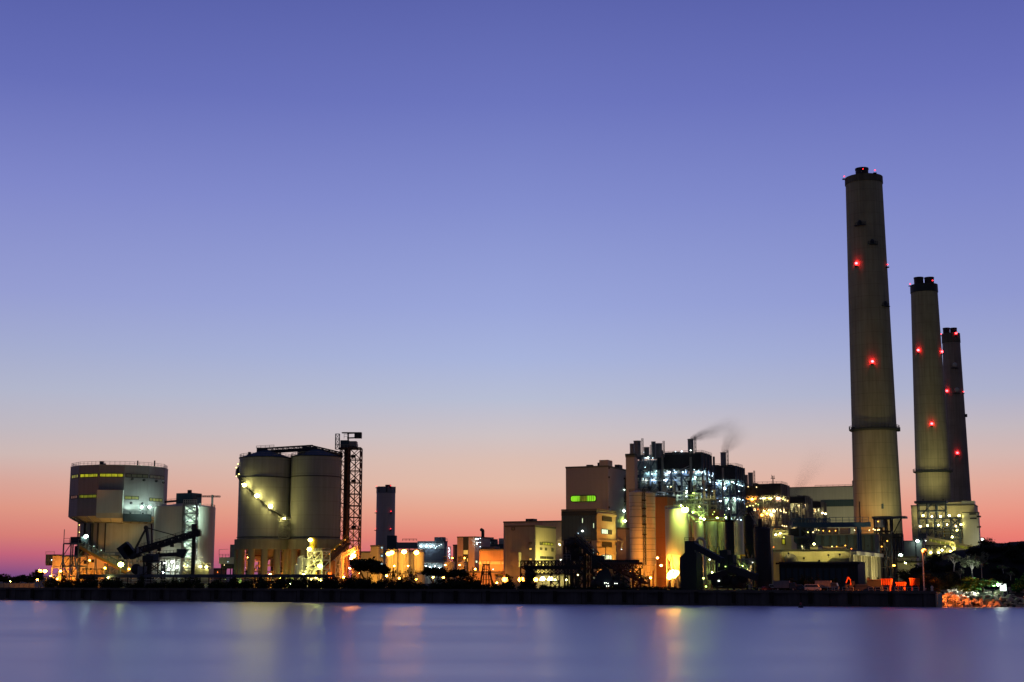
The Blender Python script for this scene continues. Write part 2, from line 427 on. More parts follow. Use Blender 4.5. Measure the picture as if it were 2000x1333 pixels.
def steelwork(root, F, u0, u1, v0, v1, zs, nu, nv, m='steel', r=.35, brace=True, seed=0, name='frame', deck='steel_dk'):
    """an open frame: columns, a floor at every level, bracing"""
    rn = random.Random(seed)
    for i in range(nu+1):
        for j in range(nv+1):
            if 0 < i < nu and 0 < j < nv: continue
            u = u0+(u1-u0)*i/nu; v = v0+(v1-v0)*j/nv
            MB().beam(F.pt(u, v, zs[0]), F.pt(u, v, zs[-1]), r*1.3).build('column', M[m], root)
    for z in zs[1:]:
        f = MB()
        for j in range(nv+1):
            v = v0+(v1-v0)*j/nv; f.beam(F.pt(u0, v, z), F.pt(u1, v, z), r, r*1.5)
        for i in range(nu+1):
            u = u0+(u1-u0)*i/nu; f.beam(F.pt(u, v0, z), F.pt(u, v1, z), r, r*1.5)
        f.rail([F.pt(u0, v0, z), F.pt(u1, v0, z), F.pt(u1, v1, z)], 1.1, .1, 3)
        f.build('floor_beam', M[m], root)
        if deck: F.box(MB(), u0+.2, u1-.2, v0+.2, v1-.2, z+.05, z+.12).build('deck', M[deck], root)
    if brace:
        b = MB()
        for za, zb in zip(zs, zs[1:]):
            for i in range(nu):
                if rn.random() < .55:
                    ua = u0+(u1-u0)*i/nu; ub = u0+(u1-u0)*(i+1)/nu
                    if rn.random() < .5: ua, ub = ub, ua
                    b.beam(F.pt(ua, v0, za), F.pt(ub, v0, zb), r*.6)
            for j in range(nv):
                va = v0+(v1-v0)*j/nv; vb = v0+(v1-v0)*(j+1)/nv
                b.beam(F.pt(u1, va, za), F.pt(u1, vb, zb), r*.6)
        if b.v: b.build('brace', M[m], root)

# ---------------------------------------------------------------- 1 faceted storage silo (far left)
def faceted_silo():
    Y = 660; py = 960; a, b = tx(137, 990), tx(327, 940); cx = (tx(136.5)+tx(327))/2*Y; r = 22.9
    cx = tx(232.3, 960)*Y; r = 21.9
    yf = Y-r*.95
    zt = Zat(232, 909, yf); zb = Zat(232, 1008, yf); c = (cx, Y)
    root = T('faceted_silo', 'huge twelve sided grey silo on a round stem at the far left of the plant', 'silo', (cx, Y, GZ))
    A0 = R(-9-150)
    ang = [A0+R(30*i) for i in range(12)]
    P = lambda i, rr=r: Vector((cx+rr*math.sin(ang[i%12]), Y-rr*math.cos(ang[i%12])))
    mb = MB(); vs = []
    for i in range(12): p = P(i); vs.append((p.x, p.y, zb))
    for i in range(12): p = P(i); vs.append((p.x, p.y, zt))
    mb.add(vs, [(i, (i+1)%12, 12+(i+1)%12, 12+i) for i in range(12)]+[tuple(range(12, 24)), tuple(range(12))[::-1]])
    mb.build('wall', M['clad_grey'], root)
    rl = MB(); rl.rail([(*P(i, r-.4), zt+.25) for i in list(range(12))+[0]], 1.5, .12, 2.2)
    rl.build('roof_railing', M['steel_lt'], root)
    rf = MB(); rf.prism([tuple(P(i, r+.12)) for i in range(12)], zt, zt+.25); rf.build('roof', M['clad_pale'], root)
    v1 = MB(); q = at(199, 903, Y-15); v1.box((q.x, q.y, zt+.2), 1.4, 1.6, 2.0); v1.box((q.x+1, q.y, zt+.2), 1.6, 1.2, 1.0); v1.build('roof_vent', M['steel_dk'], root)
    for px in (269, 302):
        q = at(px, 905, Y-14); MB().beam((q.x, q.y, zt), (q.x, q.y, zt+2.6), .5).build('mast', M['steel_dk'], root)
    # conical underside with ribs
    rb = .62*r; z2 = Zat(232, 1024, Y-.72*r)-.6
    mb = MB(); vs = [(*P(i, r-.02), zb) for i in range(12)]+[(*P(i, rb), z2) for i in range(12)]
    mb.add(vs, [(12+i, 12+(i+1)%12, (i+1)%12, i) for i in range(12)]); mb.build('underside', M['clad_cream'], root)
    rbm = MB()
    for i in range(24):
        aa = A0+R(15*i); f = lambda rr: (cx+rr*math.sin(aa), Y-rr*math.cos(aa))
        rbm.beam((*f(r*.97), zb-.25), (*f(rb), z2-.2), .5)
    rbm.build('rib', M['concrete'], root)
    # stem
    rs = (tx(290)-tx(150))/2*Y
    MB().lathe(c, [(rs, GZ), (rs, z2+1)], 40).build('stem', M['concrete'], root, smooth=True)
    for px, w in ((176, .9), (193, 1.6), (207, .8), (222, .6)):
        aa = math.asin(max(-1, min(1, (tx(px)*Y-cx)/(rs+1)))); x, y = cx+(rs+.6)*math.sin(aa), Y-(rs+.6)*math.cos(aa)
        MB().beam((x, y, GZ), (x, y, z2+1), w, n=6).build('downpipe', M['steel_dk'], root)
    # windows: facet strips
    def strip(i, t0, t1, z0, z1, m):
        p, q = P(i), P(i+1); n = Vector((p.y-q.y, q.x-p.x)).normalized()*-1
        if (p+n-Vector(c)).length < (p-Vector(c)).length: n = -n
        a, b = p.lerp(q, t0), p.lerp(q, t1)
        f = MB(); e = n*.14; g = n*.05
        k = max(1, int((b-a).length/2.2))
        for j in range(k+1):
            x = a.lerp(b, j/k); f.beam((*(x+g), z0), (*(x+g), z1), .22)
        f.beam((*(a+g), z0), (*(b+g), z0), .25); f.beam((*(a+g), z1), (*(b+g), z1), .25)
        w = f.build('window', M['steel_dk'], root)
        MB().hexa([(*a, z0), (*b, z0), (*(b+g), z0), (*(a+g), z0), (*a, z1), (*b, z1), (*(b+g), z1), (*(a+g), z1)]).build('pane', M[m], w)
    zu1 = Zat(232, 925.5, yf); zu0 = Zat(232, 932, yf); zl1 = Zat(232, 966.5, yf); zl0 = Zat(232, 972.5, yf)
    # facet i spans ang[i]..ang[i+1]; front facet (-9..21 deg) is index 5
    strip(3, .2, .95, zu0, zu1, 'win_dim'); strip(4, .08, .95, zu0, zu1, 'win_yellow'); strip(4, .08, .95, zl0, zl1, 'win_dim')
    strip(3, .2, .95, zl0, zl1, 'glass'); strip(5, .05, .95, zu0, zu1, 'win_yellow')
    strip(6, .05, .97, zu0, zu1, 'glass_tan'); strip(7, .05, .97, zu0, zu1, 'glass_tan')
    strip(6, .05, .62, zl0-.6, zl1-.6, 'win_dim'); strip(7, .1, .9, zl0-1, zl1-1, 'win_dim')
    # annex box on the front facet
    p, q = P(5), P(6); n = Vector((p.y-q.y, q.x-p.x)).normalized()
    if n.y > 0: n = -n
    z0 = Zat(243, 1003, yf); z1 = Zat(243, 958, yf); o = n*2.2
    MB().hexa([(*x, z) for z in (z0, z1) for x in (p+o, q+o, q-n, p-n)]).build('annex', M['clad_pale'], root)
    MB().hexa([(*x, z) for z in (z0-2.2, z0) for x in (p+o*.8, q+o*.8, q-n, p-n)]).build('annex_soffit', M['clad_cream'], root)
    # service balcony with floodlights on the right facets
    bm = MB(); ba = Zat(290, 1004, yf)
    pts = [P(6, r+.1), P(7, r+.1), P(7, r+3.2), P(6, r+3.2)]
    bm.prism([tuple(x) for x in pts], ba-3.5, ba); bm.rail([(*P(6, r+3.2), ba), (*P(7, r+3.2), ba)], 1.1, .12)
    bm.build('balcony', M['clad_char'], root)
    for px in (277, 292): lamp(root, at(px, 991, Y-r*.9-1.0), 'mint', 150, .5)
    for i_, t_, k_ in ((6, .25, 22), (6, .7, 22), (7, .25, 12)):
        w_ = P(i_, r+2.8).lerp(P(i_+1, r+2.8), t_); v_ = P(i_, r).lerp(P(i_+1, r), t_); added_flood(root, (*w_, ba+.6), (*v_, ba+10), 'mint', k_*1.1, 120, lens=False)
    for px, tgt in ((190, 205), (240, 245), (275, 268)): added_flood(root, at(px, 1095, Y-24), at(tgt, 1015, Y-17), 'amber', 20, 70, lens=False)
    lamp(root, at(312, 990, Y-r*.62), 'mint', 240, .4)
    for i, (px, py) in enumerate(((279, 936), (297, 938), (314, 940), (322, 943), (277, 983), (294, 984))):
        aa = math.asin(max(-.98, min(.98, (tx(px, py)*Y-cx)/r))); x, y = cx+(r+.9)*math.sin(aa), Y-(r+.9)*math.cos(aa)-.3
        z = Zat(px, py, y); h = MB().ball((x, y, z), .75, 10, 6, (1, 1, .8)).beam((x, y, z), (x-.6*math.sin(aa), y+1.2, z+.6), .25)
        h.build('floodlight', M['steel_dk'], root)
    # lit caged ladder on the left flank
    lx = at(155, 1060, Y-2); ld = MB().tower((lx.x, lx.y), 1.6, 1.6, GZ+16, z2+2, 9, .22); ld.build('ladder_cage', M['steel_lt'], root)
    for py in (1026, 1040, 1052): lamp(root, at(155, py, Y-3.6), 'yellow', 12, .3)
    q = at(163, 1086, Y-rs-14); added_flood(root, q+Vector((0,-6,-6)), at(215, 1030, Y-16), 'amber', 30)
    added_flood(root, at(268, 1095, Y-rs-16), at(262, 1040, Y-15), 'halide', 22)
    return root
faceted_silo()

# ---------------------------------------------------------------- 2 cream tank with stair tower
def cream_tank():
    Y = 640; mb = MB(); zt = Zat(360, 989, Y-14)
    a, b = tx(301.5, 1050), tx(418, 1050); cx = (a+b)/2*Y; r = (b-a)/2*Y
    root = T('storage_tank', 'wide pale round tank with a dark plant room on its roof, left side', 'tank', (cx, Y, GZ))
    MB().lathe((cx, Y), [(r, GZ), (r, zt), (r*.98, zt+.3), (r*.3, zt+1.6), (0.01, zt+1.8)], 64, cap=False).build('shell', M['tank_cream'], root, smooth=True)
    MB().rail([(cx+(r-.3)*math.sin(R(10*i)), Y-(r-.3)*math.cos(R(10*i)), zt+.1) for i in range(37)], 1.1, .1, 2.5).build('roof_railing', M['steel_lt'], root)
    F = Fr((at(376, 975, Y-6).x, Y-6)); u0 = F.hit(344, 975)[0]
    F.box(MB(), u0, 0, 0, 7, zt-.2, Zat(360, 963, Y-6)).build('plant_room', M['clad_dark'], root)
    q = F.pt(u0*.35, 2, Zat(360, 963, Y-6)); MB().box(q, 1.6, 1.6, 1.4).build('roof_vent', M['steel_dk'], root)
    p0, p1 = at(372, 971, Y-3), at(430, 971.5, Y-3)
    MB().truss(p0, p1, .8, .6, 14, .18).build('jib', M['steel_dk'], root)
    p = at(415, 967, Y-3); MB().beam((p.x, p.y, zt), p, .8).build('mast', M['steel'], root)
    p0, p1 = at(322, 981, Y-7), at(346, 979, Y-7); MB().beam(p0, p1, 1.2, .8).rail([p0, p1], 1.1, .12).build('walkway', M['steel_dk'], root)
    # X braced stair tower on the front
    p = at(370, 1060, Y-r-3); z1 = Zat(370, 985, Y-r-3)
    st = T('stair_tower', 'white cross braced steel stair tower standing against the front of the pale round tank', 'stair tower', (p.x, p.y, GZ))
    w = (tx(384, 1060)-tx(358, 1060))*p.y
    MB().tower((p.x, p.y), w, 3.2, GZ, z1, 9, .6).build('frame', M['steel'], st)
    for k in range(11):
        za = GZ+(z1-GZ)*k/11; zb = GZ+(z1-GZ)*(k+1)/11; s = 1 if k%2 else -1
        if k%3 == 0: MB().stairs((p.x-s*w*.4, p.y+.8, za), (p.x+s*w*.4, p.y+.8, zb), 1.0, .16).build('stair_flight', M['galv'], st)
    MB().rail([(p.x-w/2, p.y-1.6, z1), (p.x+w/2, p.y-1.6, z1)], 1.8, .16, .8).build('top_railing', M['white_steel'], st)
    for k, py in enumerate((992, 1012, 1034, 1056, 1078, 1098)):
        zz = Zat(385, py, p.y)
        added_flood(st, (p.x+w*.3, p.y+.4, zz), (p.x+w*.55, p.y+4, zz+.4), 'mint' if k < 4 else 'white', 15, 150, lens=False)
        added_flood(st, (p.x-w*.2, p.y+.4, zz-1.5), (p.x-w*.2, p.y+4, zz-1), 'mint', 9, 150, lens=False)
        lamp(st, (p.x-w/2-.2, p.y+1.0, zz), 'cool', 20, .25)
    # pump station at the foot
    F2 = Fr(at(350, 1140, Y-r-9)); s = T('pump_station', 'brightly lit pump skid of pipes and rails at the foot of the pale round tank', 'pump station', F2.pt(-4, 2, GZ))
    zt2 = Zat(330, 1092, Y-r-9); ua = F2.hit(299, 1110)[0]
    steelwork(s, F2, ua, 1, 0, 5, [GZ, GZ+(zt2-GZ)*.55, zt2], 5, 1, 'steel_lt', .3, seed=3, deck=None)
    clutter(s, F2, ua, 0, .5, 4.5, GZ+1, zt2, 12, 5, ('white_steel','pipe'))
    F2.box(MB(), ua+.5, -2, 5.2, 5.7, GZ, zt2-.5).build('panel', M['clad_pale'], s)
    for px, py in ((308, 1096), (322, 1100), (336, 1098), (330, 1112), (345, 1108)): lamp(s, F2.hp(px, py, 2.5), 'white', 70, .5)
    lamp(s, F2.hp(318, 1119, 2.5), 'cool', 40, .4)
    for i in range(3):
        q = F2.pt(ua*.8+i*3.2, 3, GZ); MB().lathe((q.x, q.y), [(1.1, GZ+.6), (1.3, GZ+1), (1.3, GZ+4), (.4, GZ+5.2), (.2, GZ+5.4)], 14).build('vessel', M['white_steel'], s, smooth=True)
    F3 = Fr(at(403, 1140, Y-r-4)); s = T('lit_enclosure', 'low lit pipe enclosure with a raised bracket, right of the stair tower foot', 'pipe enclosure', F3.pt(-3, 1, GZ))
    ua = F3.hit(362, 1110)[0]; zt3 = Zat(390, 1112, Y-r-4)
    F3.box(MB(), ua, 1, 0, .4, GZ, zt3).build('panel', M['clad_pale'], s)
    MB().rail([F3.pt(ua, 1, zt3), F3.pt(1, 1, zt3)], 2.4, .16, 2).build('railing', M['steel_lt'], s)
    MB().beam(F3.hp(383, 1089, 1), F3.hp(403, 1105, 1), .35).beam(F3.hp(383, 1112, 1), F3.hp(383, 1089, 1), .35).beam(F3.hp(383, 1089, 1), F3.hp(396, 1089, 1), .3).build('bracket', M['white_steel'], s)
    for px, py, k in ((360, 1107, 60), (379, 1106, 55), (403, 1108, 55), (391, 1107, 40)): lamp(s, F3.hp(px, py, -.6), 'yellow', k, .55)
cream_tank()

# ---------------------------------------------------------------- 3 transfer tower, belt gallery and orange lit hall
def transfer():
    Y = 606; F = Fr(at(205, 1086, Y+6)); zt = Zat(205, 1086, Y+6); u0 = F.hit(103, 1084)[0]
    r = T('transfer_hall', 'long flat cream conveyor hall on an orange lit steel frame, far left', 'hall', F.pt(u0/2, 4, GZ))
    zb = Zat(205, 1109, Y+6)
    F.box(MB(), u0, 0, 0, 9, zb, zt).build('wall', M['clad_cream'], r); F.box(MB(), u0-.2, .2, -.2, 9.2, zt, zt+.4).build('roof', M['roof'], r)
    window(r, F, 165, 172, 1096, 1101, 'glass'); window(r, F, 180, 183, 1095, 1098, 'glass')
    steelwork(r, F, u0, 0, 0, 9, [GZ, GZ+(zb-GZ)*.5, zb], 7, 1, 'steel_lt', .35, seed=2, deck=None)
    e0, e1 = F.hit(86, 1090), F.hit(112, 1106)
    F.box(MB(), e0[0], u0-.1, 1, 7, e1[1]+1, e0[1]+1.5).build('drive_house', M['clad_dark'], r)
    MB().rail([F.pt(e0[0], 1, e0[1]+1.5), F.pt(u0, 1, e0[1]+1.5)], 1.2, .12).build('railing', M['steel'], r)
    lamp(r, F.hp(101, 1094, .4), 'cool', 2.5, .3)
    a = F.hit(82, 1094); F.box(MB(), a[0], e0[0], 2.5, 5.5, a[1]-2.4, a[1]+.6).build('motor_box', M['steel_dk'], r)
    F.box(MB(), u0+1, -2, 3, 4, GZ, zb-1).build('back_wall', M['clad_cream'], r)
    clutter(r, F, u0, -2, .5, 3, GZ+.5, zb-.5, 16, 8, ('lagging','steel_lt','rust'))
    for px, py, k in ((118, 1116, 95), (160, 1127, 80), (99, 1126, 95), (112, 1131, 60), (128, 1136, 60), (137, 1124, 40), (178, 1131, 60)):
        lamp(r, F.hp(px, py, -1.2 if k == 95 else 1.5), 'sodium', k, .5)
    for t_ in (.12, .45, .8): added_flood(r, F.pt(u0*(1-t_), -9, GZ+2), F.pt(u0*(1-t_), 0, zt), 'sodium', 42, 130)
    for t_ in (.2, .55): added_flood(r, F.pt(u0*(1-t_), -5, GZ+1), F.pt(u0*(1-t_), 3, GZ+4), 'sodium', 26, 150)
    # open platform with sodium lamps at the very left
    F2 = Fr(at(92, 1140, Y+2)); s = T('lamp_platform', 'small orange lit steel platform with two sodium lamps at the left end', 'platform', F2.pt(-2, 1, GZ))
    ua = F2.hit(79, 1120)[0]; z1 = Zat(85, 1127, Y+2)
    steelwork(s, F2, ua, 1, 0, 4, [GZ, z1], 2, 1, 'steel_lt', .3, seed=1)
    for px, py in ((78, 1116), (88, 1116)):
        p = F2.hp(px, py, 1); MB().beam((p.x, p.y, z1), p+Vector((0,0,-.6)), .22).build('lamp_post', M['steel'], s); lamp(s, p, 'sodium', 150, .85)
    lamp(s, F2.hp(74, 1135, 1), 'sodium', 25, .4)
    # dark transfer tower
    F3 = Fr(at(150, 1140, Y-6)); w0 = F3.hit(122, 1110)[0]
    s = T('transfer_tower', 'dark steel transfer tower with a machine house on top, left of the inclined belt gallery', 'transfer tower', F3.pt(w0/2, 3, GZ))
    z = [Zat(140, y, Y-6) for y in (1146, 1126, 1106, 1086, 1062)]
    steelwork(s, F3, w0, 0, 0, 6, z, 2, 1, 'steel', .38, seed=6, deck='steel_dk')
    a = F3.hit(136, 1049); F3.box(MB(), a[0], .5, .5, 5.5, z[-1], a[1]).build('machine_house', M['clad_char'], s)
    a = F3.hit(142, 1084); F3.box(MB(), a[0], -1, 1, 5, z[-2], z[-1]-1).build('chute', M['steel_dk'], s)
    MB().rail([F3.pt(w0, 0, z[-1]), F3.pt(a[0]-2, 0, z[-1])], 2.2, .14, 1.5).beam(F3.pt(w0, 0, z[-1]), F3.pt(w0, 0, z[-1]+6), .25).build('railing', M['steel'], s)
    f = MB(); c = F3.pt(w0/2, -.2, 0)
    for sg in (-1, 1): f.beam((c.x+sg*6, c.y-3, GZ), (c.x+sg*2, c.y-1, z[-2]), .4); f.beam((c.x-sg*1, c.y-3, GZ), (c.x+sg*3, c.y-1, z[-2]), .32)
    f.build('raking_leg', M['steel_lt'], s)
    p = at(168, 1050, Y-4); MB().beam((p.x, p.y, p.z-5), p, .2).build('lamp_post', M['steel_lt'], s); lamp(s, p+Vector((0,0,.4)), 'mint', 190, .8)
    # inclined gallery
    p0, p1 = at(152, 1062, Y-4), at(246, 1113, Y+4)
    g = T('belt_gallery', 'inclined belt gallery with orange soffit running down right from the dark transfer tower', 'conveyor', (p0+p1)/2)
    up = Vector((0,0,1))
    MB().beam(p0-up*1.2, p1-up*1.2, 3.4, 1.0).build('belt_trough', M['orange_wall'], g)
    MB().truss(p0-up*.4, p1-up*.4, 3.6, 2.2, 16, .25).build('truss', M['steel'], g)
    for t in (.38, .62, .85):
        q = p0.lerp(p1, t); MB().beam((q.x-1, q.y, GZ), q-up*1.4, .3).beam((q.x+1, q.y, GZ), q-up*1.4, .3).build('trestle', M['steel'], g)
    for t in (.15, .3, .45): lamp(g, p0.lerp(p1, t)+up*2.2+Vector((0, 1.9, 0)), 'mint', 5, .2)
    p = at(236, 1103, Y-9); MB().beam((p.x, p.y, GZ), p-up*.6, .25).build('lamp_post', M['steel_lt'], g); lamp(g, p, 'mercury', 260, 1.2)
    lamp(g, at(205, 1110, Y+1), 'sodium', 110, .4); lamp(g, at(175, 1095, Y+1), 'sodium', 70, .3)
    # frames in front of the silo stem
    F4 = Fr(at(292, 1140, Y+12)); s = T('access_frame', 'open steel access frame of pipes in front of the silo stem', 'steel frame', F4.pt(-10, 2, GZ))
    ua = F4.hit(190, 1110)[0]
    steelwork(s, F4, ua, 0, 0, 4, [GZ, Zat(250, 1118, Y+12), Zat(250, 1098, Y+12), Zat(250, 1079, Y+12)], 9, 1, 'steel', .25, seed=12, deck=None)
    clutter(s, F4, ua, 0, 0, 4, GZ, Zat(250, 1085, Y+12), 9, 13, ('steel','pipe'), .3)
    lamp(s, F4.hp(212, 1128, -2), 'amber', 60, .4); lamp(s, F4.hp(252, 1112, 2), 'sodium', 60, .4)
    for (a, b) in ((192, 205), (228, 240)): F4.box(MB(), F4.hit(a, 1080)[0], F4.hit(b, 1080)[0], -1, 1, Zat(200, 1090, Y+12), Zat(200, 1080, Y+12)).build('cabinet', M['steel'], s)
transfer()

# ---------------------------------------------------------------- 4 dark ship loader with boom
def ship_loader():
    Y = 562; P = lambda x, y, o=0: at(x, y, Y+o); c = P(288, 1130)
    r = T('ship_loader', 'dark coal ship loader with a rising boom, counterweight and guyed mast', 'ship loader', (c.x, c.y, GZ))
    w = .55
    b0, b1 = P(268, 1083), P(389, 1046)
    MB().truss(b0, b1, 3.0, 2.2, 18, .5).beam(b0+Vector((0,0,.6)), b1+Vector((0,0,.6)), 2.6, 1.2).build('boom', M['steel_dk'], r)
    MB().rail([b0+Vector((0,-1.5,2.4)), b1+Vector((0,-1.5,2.4))], 1, .12, 3).build('walkway_rail', M['steel_dk'], r)
    x0, x1 = P(256, 1087), P(275, 1080); MB().beam(x0, x1, 3.0, 2.6).build('boom_tail', M['steel_dk'], r)
    f = MB()
    for i, (px, py) in enumerate(((247, 1076), (255, 1078))):
        q = P(px, py); d = (P(262, 1082)-P(240, 1092)).normalized(); n = Vector((0,0,1))
        s = 2.7
        ax = Vector((.79, 0, .61)); ay = Vector((-.61, 0, .79))
        pts = [q+ax*a*1.4*(1 if i else 1.6)+ay*b*s+Vector((0, e, 0)) for e in (-2, 2) for a, b in ((-1,-1),(1,-1),(1,1),(-1,1))]
        f.hexa(pts)
    f.build('counterweight', M['clad_char'], r)
    mt = P(285, 1031)
    MB().beam(mt, P(262, 1075), .35).beam(mt+Vector((.4,0,0)), P(264, 1076), .35).build('back_stay', M['steel_dk'], r)
    MB().beam(mt, P(292, 1081), .7).beam(mt+Vector((0,2,0)), P(293, 1081, 2), .6).build('mast', M['steel_dk'], r)
    MB().ball(mt, .9, 8, 6).build('mast_head', M['steel_dk'], r)
    MB().beam(mt, P(356, 1050), .32).beam(mt+Vector((0,2,0)), P(356, 1050, 2), .3).build('fore_stay', M['steel_dk'], r)
    MB().beam(P(296, 1024), P(297, 1072), .55).build('vertical_pipe', M['rust'], r)
    MB().box(P(275, 1081.5), 3.4, 3, 2.6, .3).build('winch_house', M['clad_blue'], r)
    MB().box(P(285, 1079), 2.0, 3, 1.6, .3).build('motor', M['rust'], r)
    q = P(291, 1092); MB().lathe((q.x, q.y), [(1.2, GZ), (1.2, q.z), (1.9, q.z+.5), (1.9, q.z+1.2), (1.2, q.z+1.8)], 16).build('slew_column', M['steel_dk'], r)
    MB().box((q.x, q.y, q.z-1.2), 4.2, 4, 2.4).build('slew_house', M['clad_char'], r)
    q = P(279, 1150); MB().box((q.x, q.y-1, GZ+.5), 3.4, 3, Zat(280, 1109, Y)-GZ).build('pier', M['clad_blue'], r)
    q = P(300, 1140); MB().tower((q.x, q.y), 7, 5, GZ, Zat(300, 1096, Y), 2, .5).build('gantry_leg', M['steel_dk'], r)
    q = P(301, 1100); MB().box(q, 4, 3, 3.4).build('hopper', M['steel_navy'], r)
    q = P(266, 1112); MB().ball(q, 2.1, 10, 6, (1,.7,1)).build('cable_reel', M['steel_dk'], r)
    l0, l1 = P(305, 1085), P(352, 1082.5)
    MB().beam(l0, l1, 1.2, 1.5).rail([l0+Vector((0,0,.5)), l1+Vector((0,0,.5))], 1.1, .15, 1.3).build('lower_boom', M['steel_dk'], r)
    q = P(355, 1087.5); MB().add([(q.x-1.8,q.y-1.5,q.z),(q.x+.6,q.y-1.5,q.z-.6),(q.x+.6,q.y+1.5,q.z-.6),(q.x-1.8,q.y+1.5,q.z),(q.x-1.8,q.y-1.5,q.z+3),(q.x+2.4,q.y-1.5,q.z+2.8),(q.x+2.4,q.y+1.5,q.z+2.8),(q.x-1.8,q.y+1.5,q.z+3)], [(3,2,1,0),(4,5,6,7),(0,1,5,4),(1,2,6,5),(2,3,7,6),(3,0,4,7)]).build('cabin', M['clad_char'], r)
    a, b = P(375, 1150), P(380, 1036); MB().beam((a.x, a.y, GZ), b, 1.35).build('loading_spout', M['steel_dk'], r)
    MB().box(P(380, 1042), 2.0, 2.0, 3.6).build('spout_head', M['steel_dk'], r)
    h = MB()
    for px, py in ((311, 1077), (336, 1069), (352, 1061), (366, 1054)): h.box(P(px, py), 1.2, 1.6, 1.8)
    h.build('idler_guard', M['steel_dk'], r)
    MB().box(P(384, 1048), 3.2, 3, 2.2).build('head_pulley', M['steel_dk'], r)
    MB().path([P(311, 1078), P(308, 1084), P(308, 1125)], .5).build('drain_pipe', M['steel_dk'], r)
ship_loader()

# ---------------------------------------------------------------- 5 pipe bridge along the left shore
def pipe_bridge():
    F = Fr(QF.pt(0, 16, 0)); ua = F.hit(166, 1125)[0]; ub = F.hit(652, 1125)[0]; z = Zat(360, 1128, 545)
    r = T('pipe_bridge', 'long low dark pipe bridge on trestles running along the left part of the quay', 'pipe bridge', F.pt((ua+ub)/2, 0, GZ))
    MB().beam(F.pt(ua, 0, z+.5), F.pt(ub, 0, z+.5), 1.6, 1.2).build('duct', M['steel_navy'], r)
    for k, (dz, rr, m) in enumerate(((-.9, .35, 'pipe'), (-1.5, .3, 'lagging'), (-2.1, .35, 'pipe'))):
        MB().beam(F.pt(ua, -.8, z+dz), F.pt(ub, -.8, z+dz), rr, n=6).build('pipe', M[m], r)
    for i in range(22):
        u = ua+(ub-ua)*i/21
        MB().beam(F.pt(u, -1, GZ), F.pt(u, -1, z), .3).beam(F.pt(u, 1, GZ), F.pt(u, 1, z), .3).beam(F.pt(u, -1.2, z-.4), F.pt(u, 1.2, z-.4), .3).build('trestle', M['steel_dk'], r)
    MB().beam(F.pt(ua-2, 0, z+.2), F.pt(ua+5, 0, z+.2), 2.4, 2.0).build('end_box', M['steel_dk'], r)
    for px, kd, k in ((212, 'yellow', 45), (306, 'cool', 12), (330, 'mint', 10), (351, 'cool', 14), (412, 'amber', 14), (440, 'lime', 10), (500, 'yellow', 9), (555, 'redor', 16), (244, 'sodium', 14), (259, 'sodium', 10), (276, 'sodium', 8)):
        lamp(r, F.hp(px, 1128.5 if k == 45 else 1132, -1.6 if k == 45 else 3), kd, k, .5 if k == 45 else .2)
pipe_bridge()

# ---------------------------------------------------------------- 6 twin silos
def big_silo(px0, px1, label, y_top, Y):
    cx = (tx(px0)+tx(px1))/2*Y; r = (tx(px1)-tx(px0))/2*Y
    zt = Zat((px0+px1)/2, y_top, Y-r); zs1 = Zat((px0+px1)/2, 1053, Y-r); zs0 = Zat((px0+px1)/2, 1073, Y-r)
    root = T('ash_silo', label, 'silo', (cx, Y, GZ), 'twin dark grey silos')
    MB().lathe((cx, Y), [(r, zs1), (r, zt)], 72).build('shell', M['silo_grey'], root, smooth=True)
    rg = MB()
    for z in (zt-.2, zs1+(zt-zs1)*.75, zs1+.6): rg.lathe((cx, Y), [(r+.06, z), (r+.22, z+.05), (r+.22, z+.35), (r+.06, z+.4)], 72, cap=False)
    rg.build('stiffener_ring', M['clad_char'], root)
    MB().lathe((cx, Y), [(r+.3, zt+.2), (r*.62, zt+1.6), (r*.2, zt+3.2), (.01, zt+3.4)], 48, cap=False).build('domed_roof', M['clad_dark'], root, smooth=True)
    MB().rail([(cx+(r-.1)*math.sin(R(12*i)), Y-(r-.1)*math.cos(R(12*i)), zt+.3) for i in range(31)], 1.2, .12, 2.5).build('roof_railing', M['steel'], root)
    MB().lathe((cx, Y), [(r+1.0, zs0), (r+1.0, zs1)], 72).build('ring_beam', M['ring'], root, smooth=True)
    for i in range(12):
        a = R(30*i+13); x, y = cx+(r-.4)*math.sin(a), Y-(r-.4)*math.cos(a)
        MB().lathe((x, y), [(1.35, GZ), (1.35, zs0)], 14).build('column', M['ring'], root, smooth=True)
    MB().lathe((cx, Y), [(1.5, zs0-5), (r*.7, zs0+.1)], 24).build('hopper', M['concrete_dark'], root, smooth=True)
    a0 = R(-70)
    F = Fr((cx+3, Y-2)); zf = Zat(cx, 1101, Y)
    clutter(root, Fr((cx, Y), FRONT), -r*.75, r*.75, -6, 5, GZ+7, zs0-.5, 14, int(px0), ('steel','lagging','rust','pipe'), .45)
    f = MB(); FF = Fr((cx, Y), FRONT); FF.box(f, -r*.8, r*.8, -3, 6, GZ+6.2, GZ+6.6); f.build('platform', M['steel_dk'], root)
    FF.box(MB(), -r*.62, r*.35, 1, 6, GZ, GZ+5.2).build('base_room', M['clad_pale'], root)
    return root, Vector((cx, Y)), r, zt, zs0
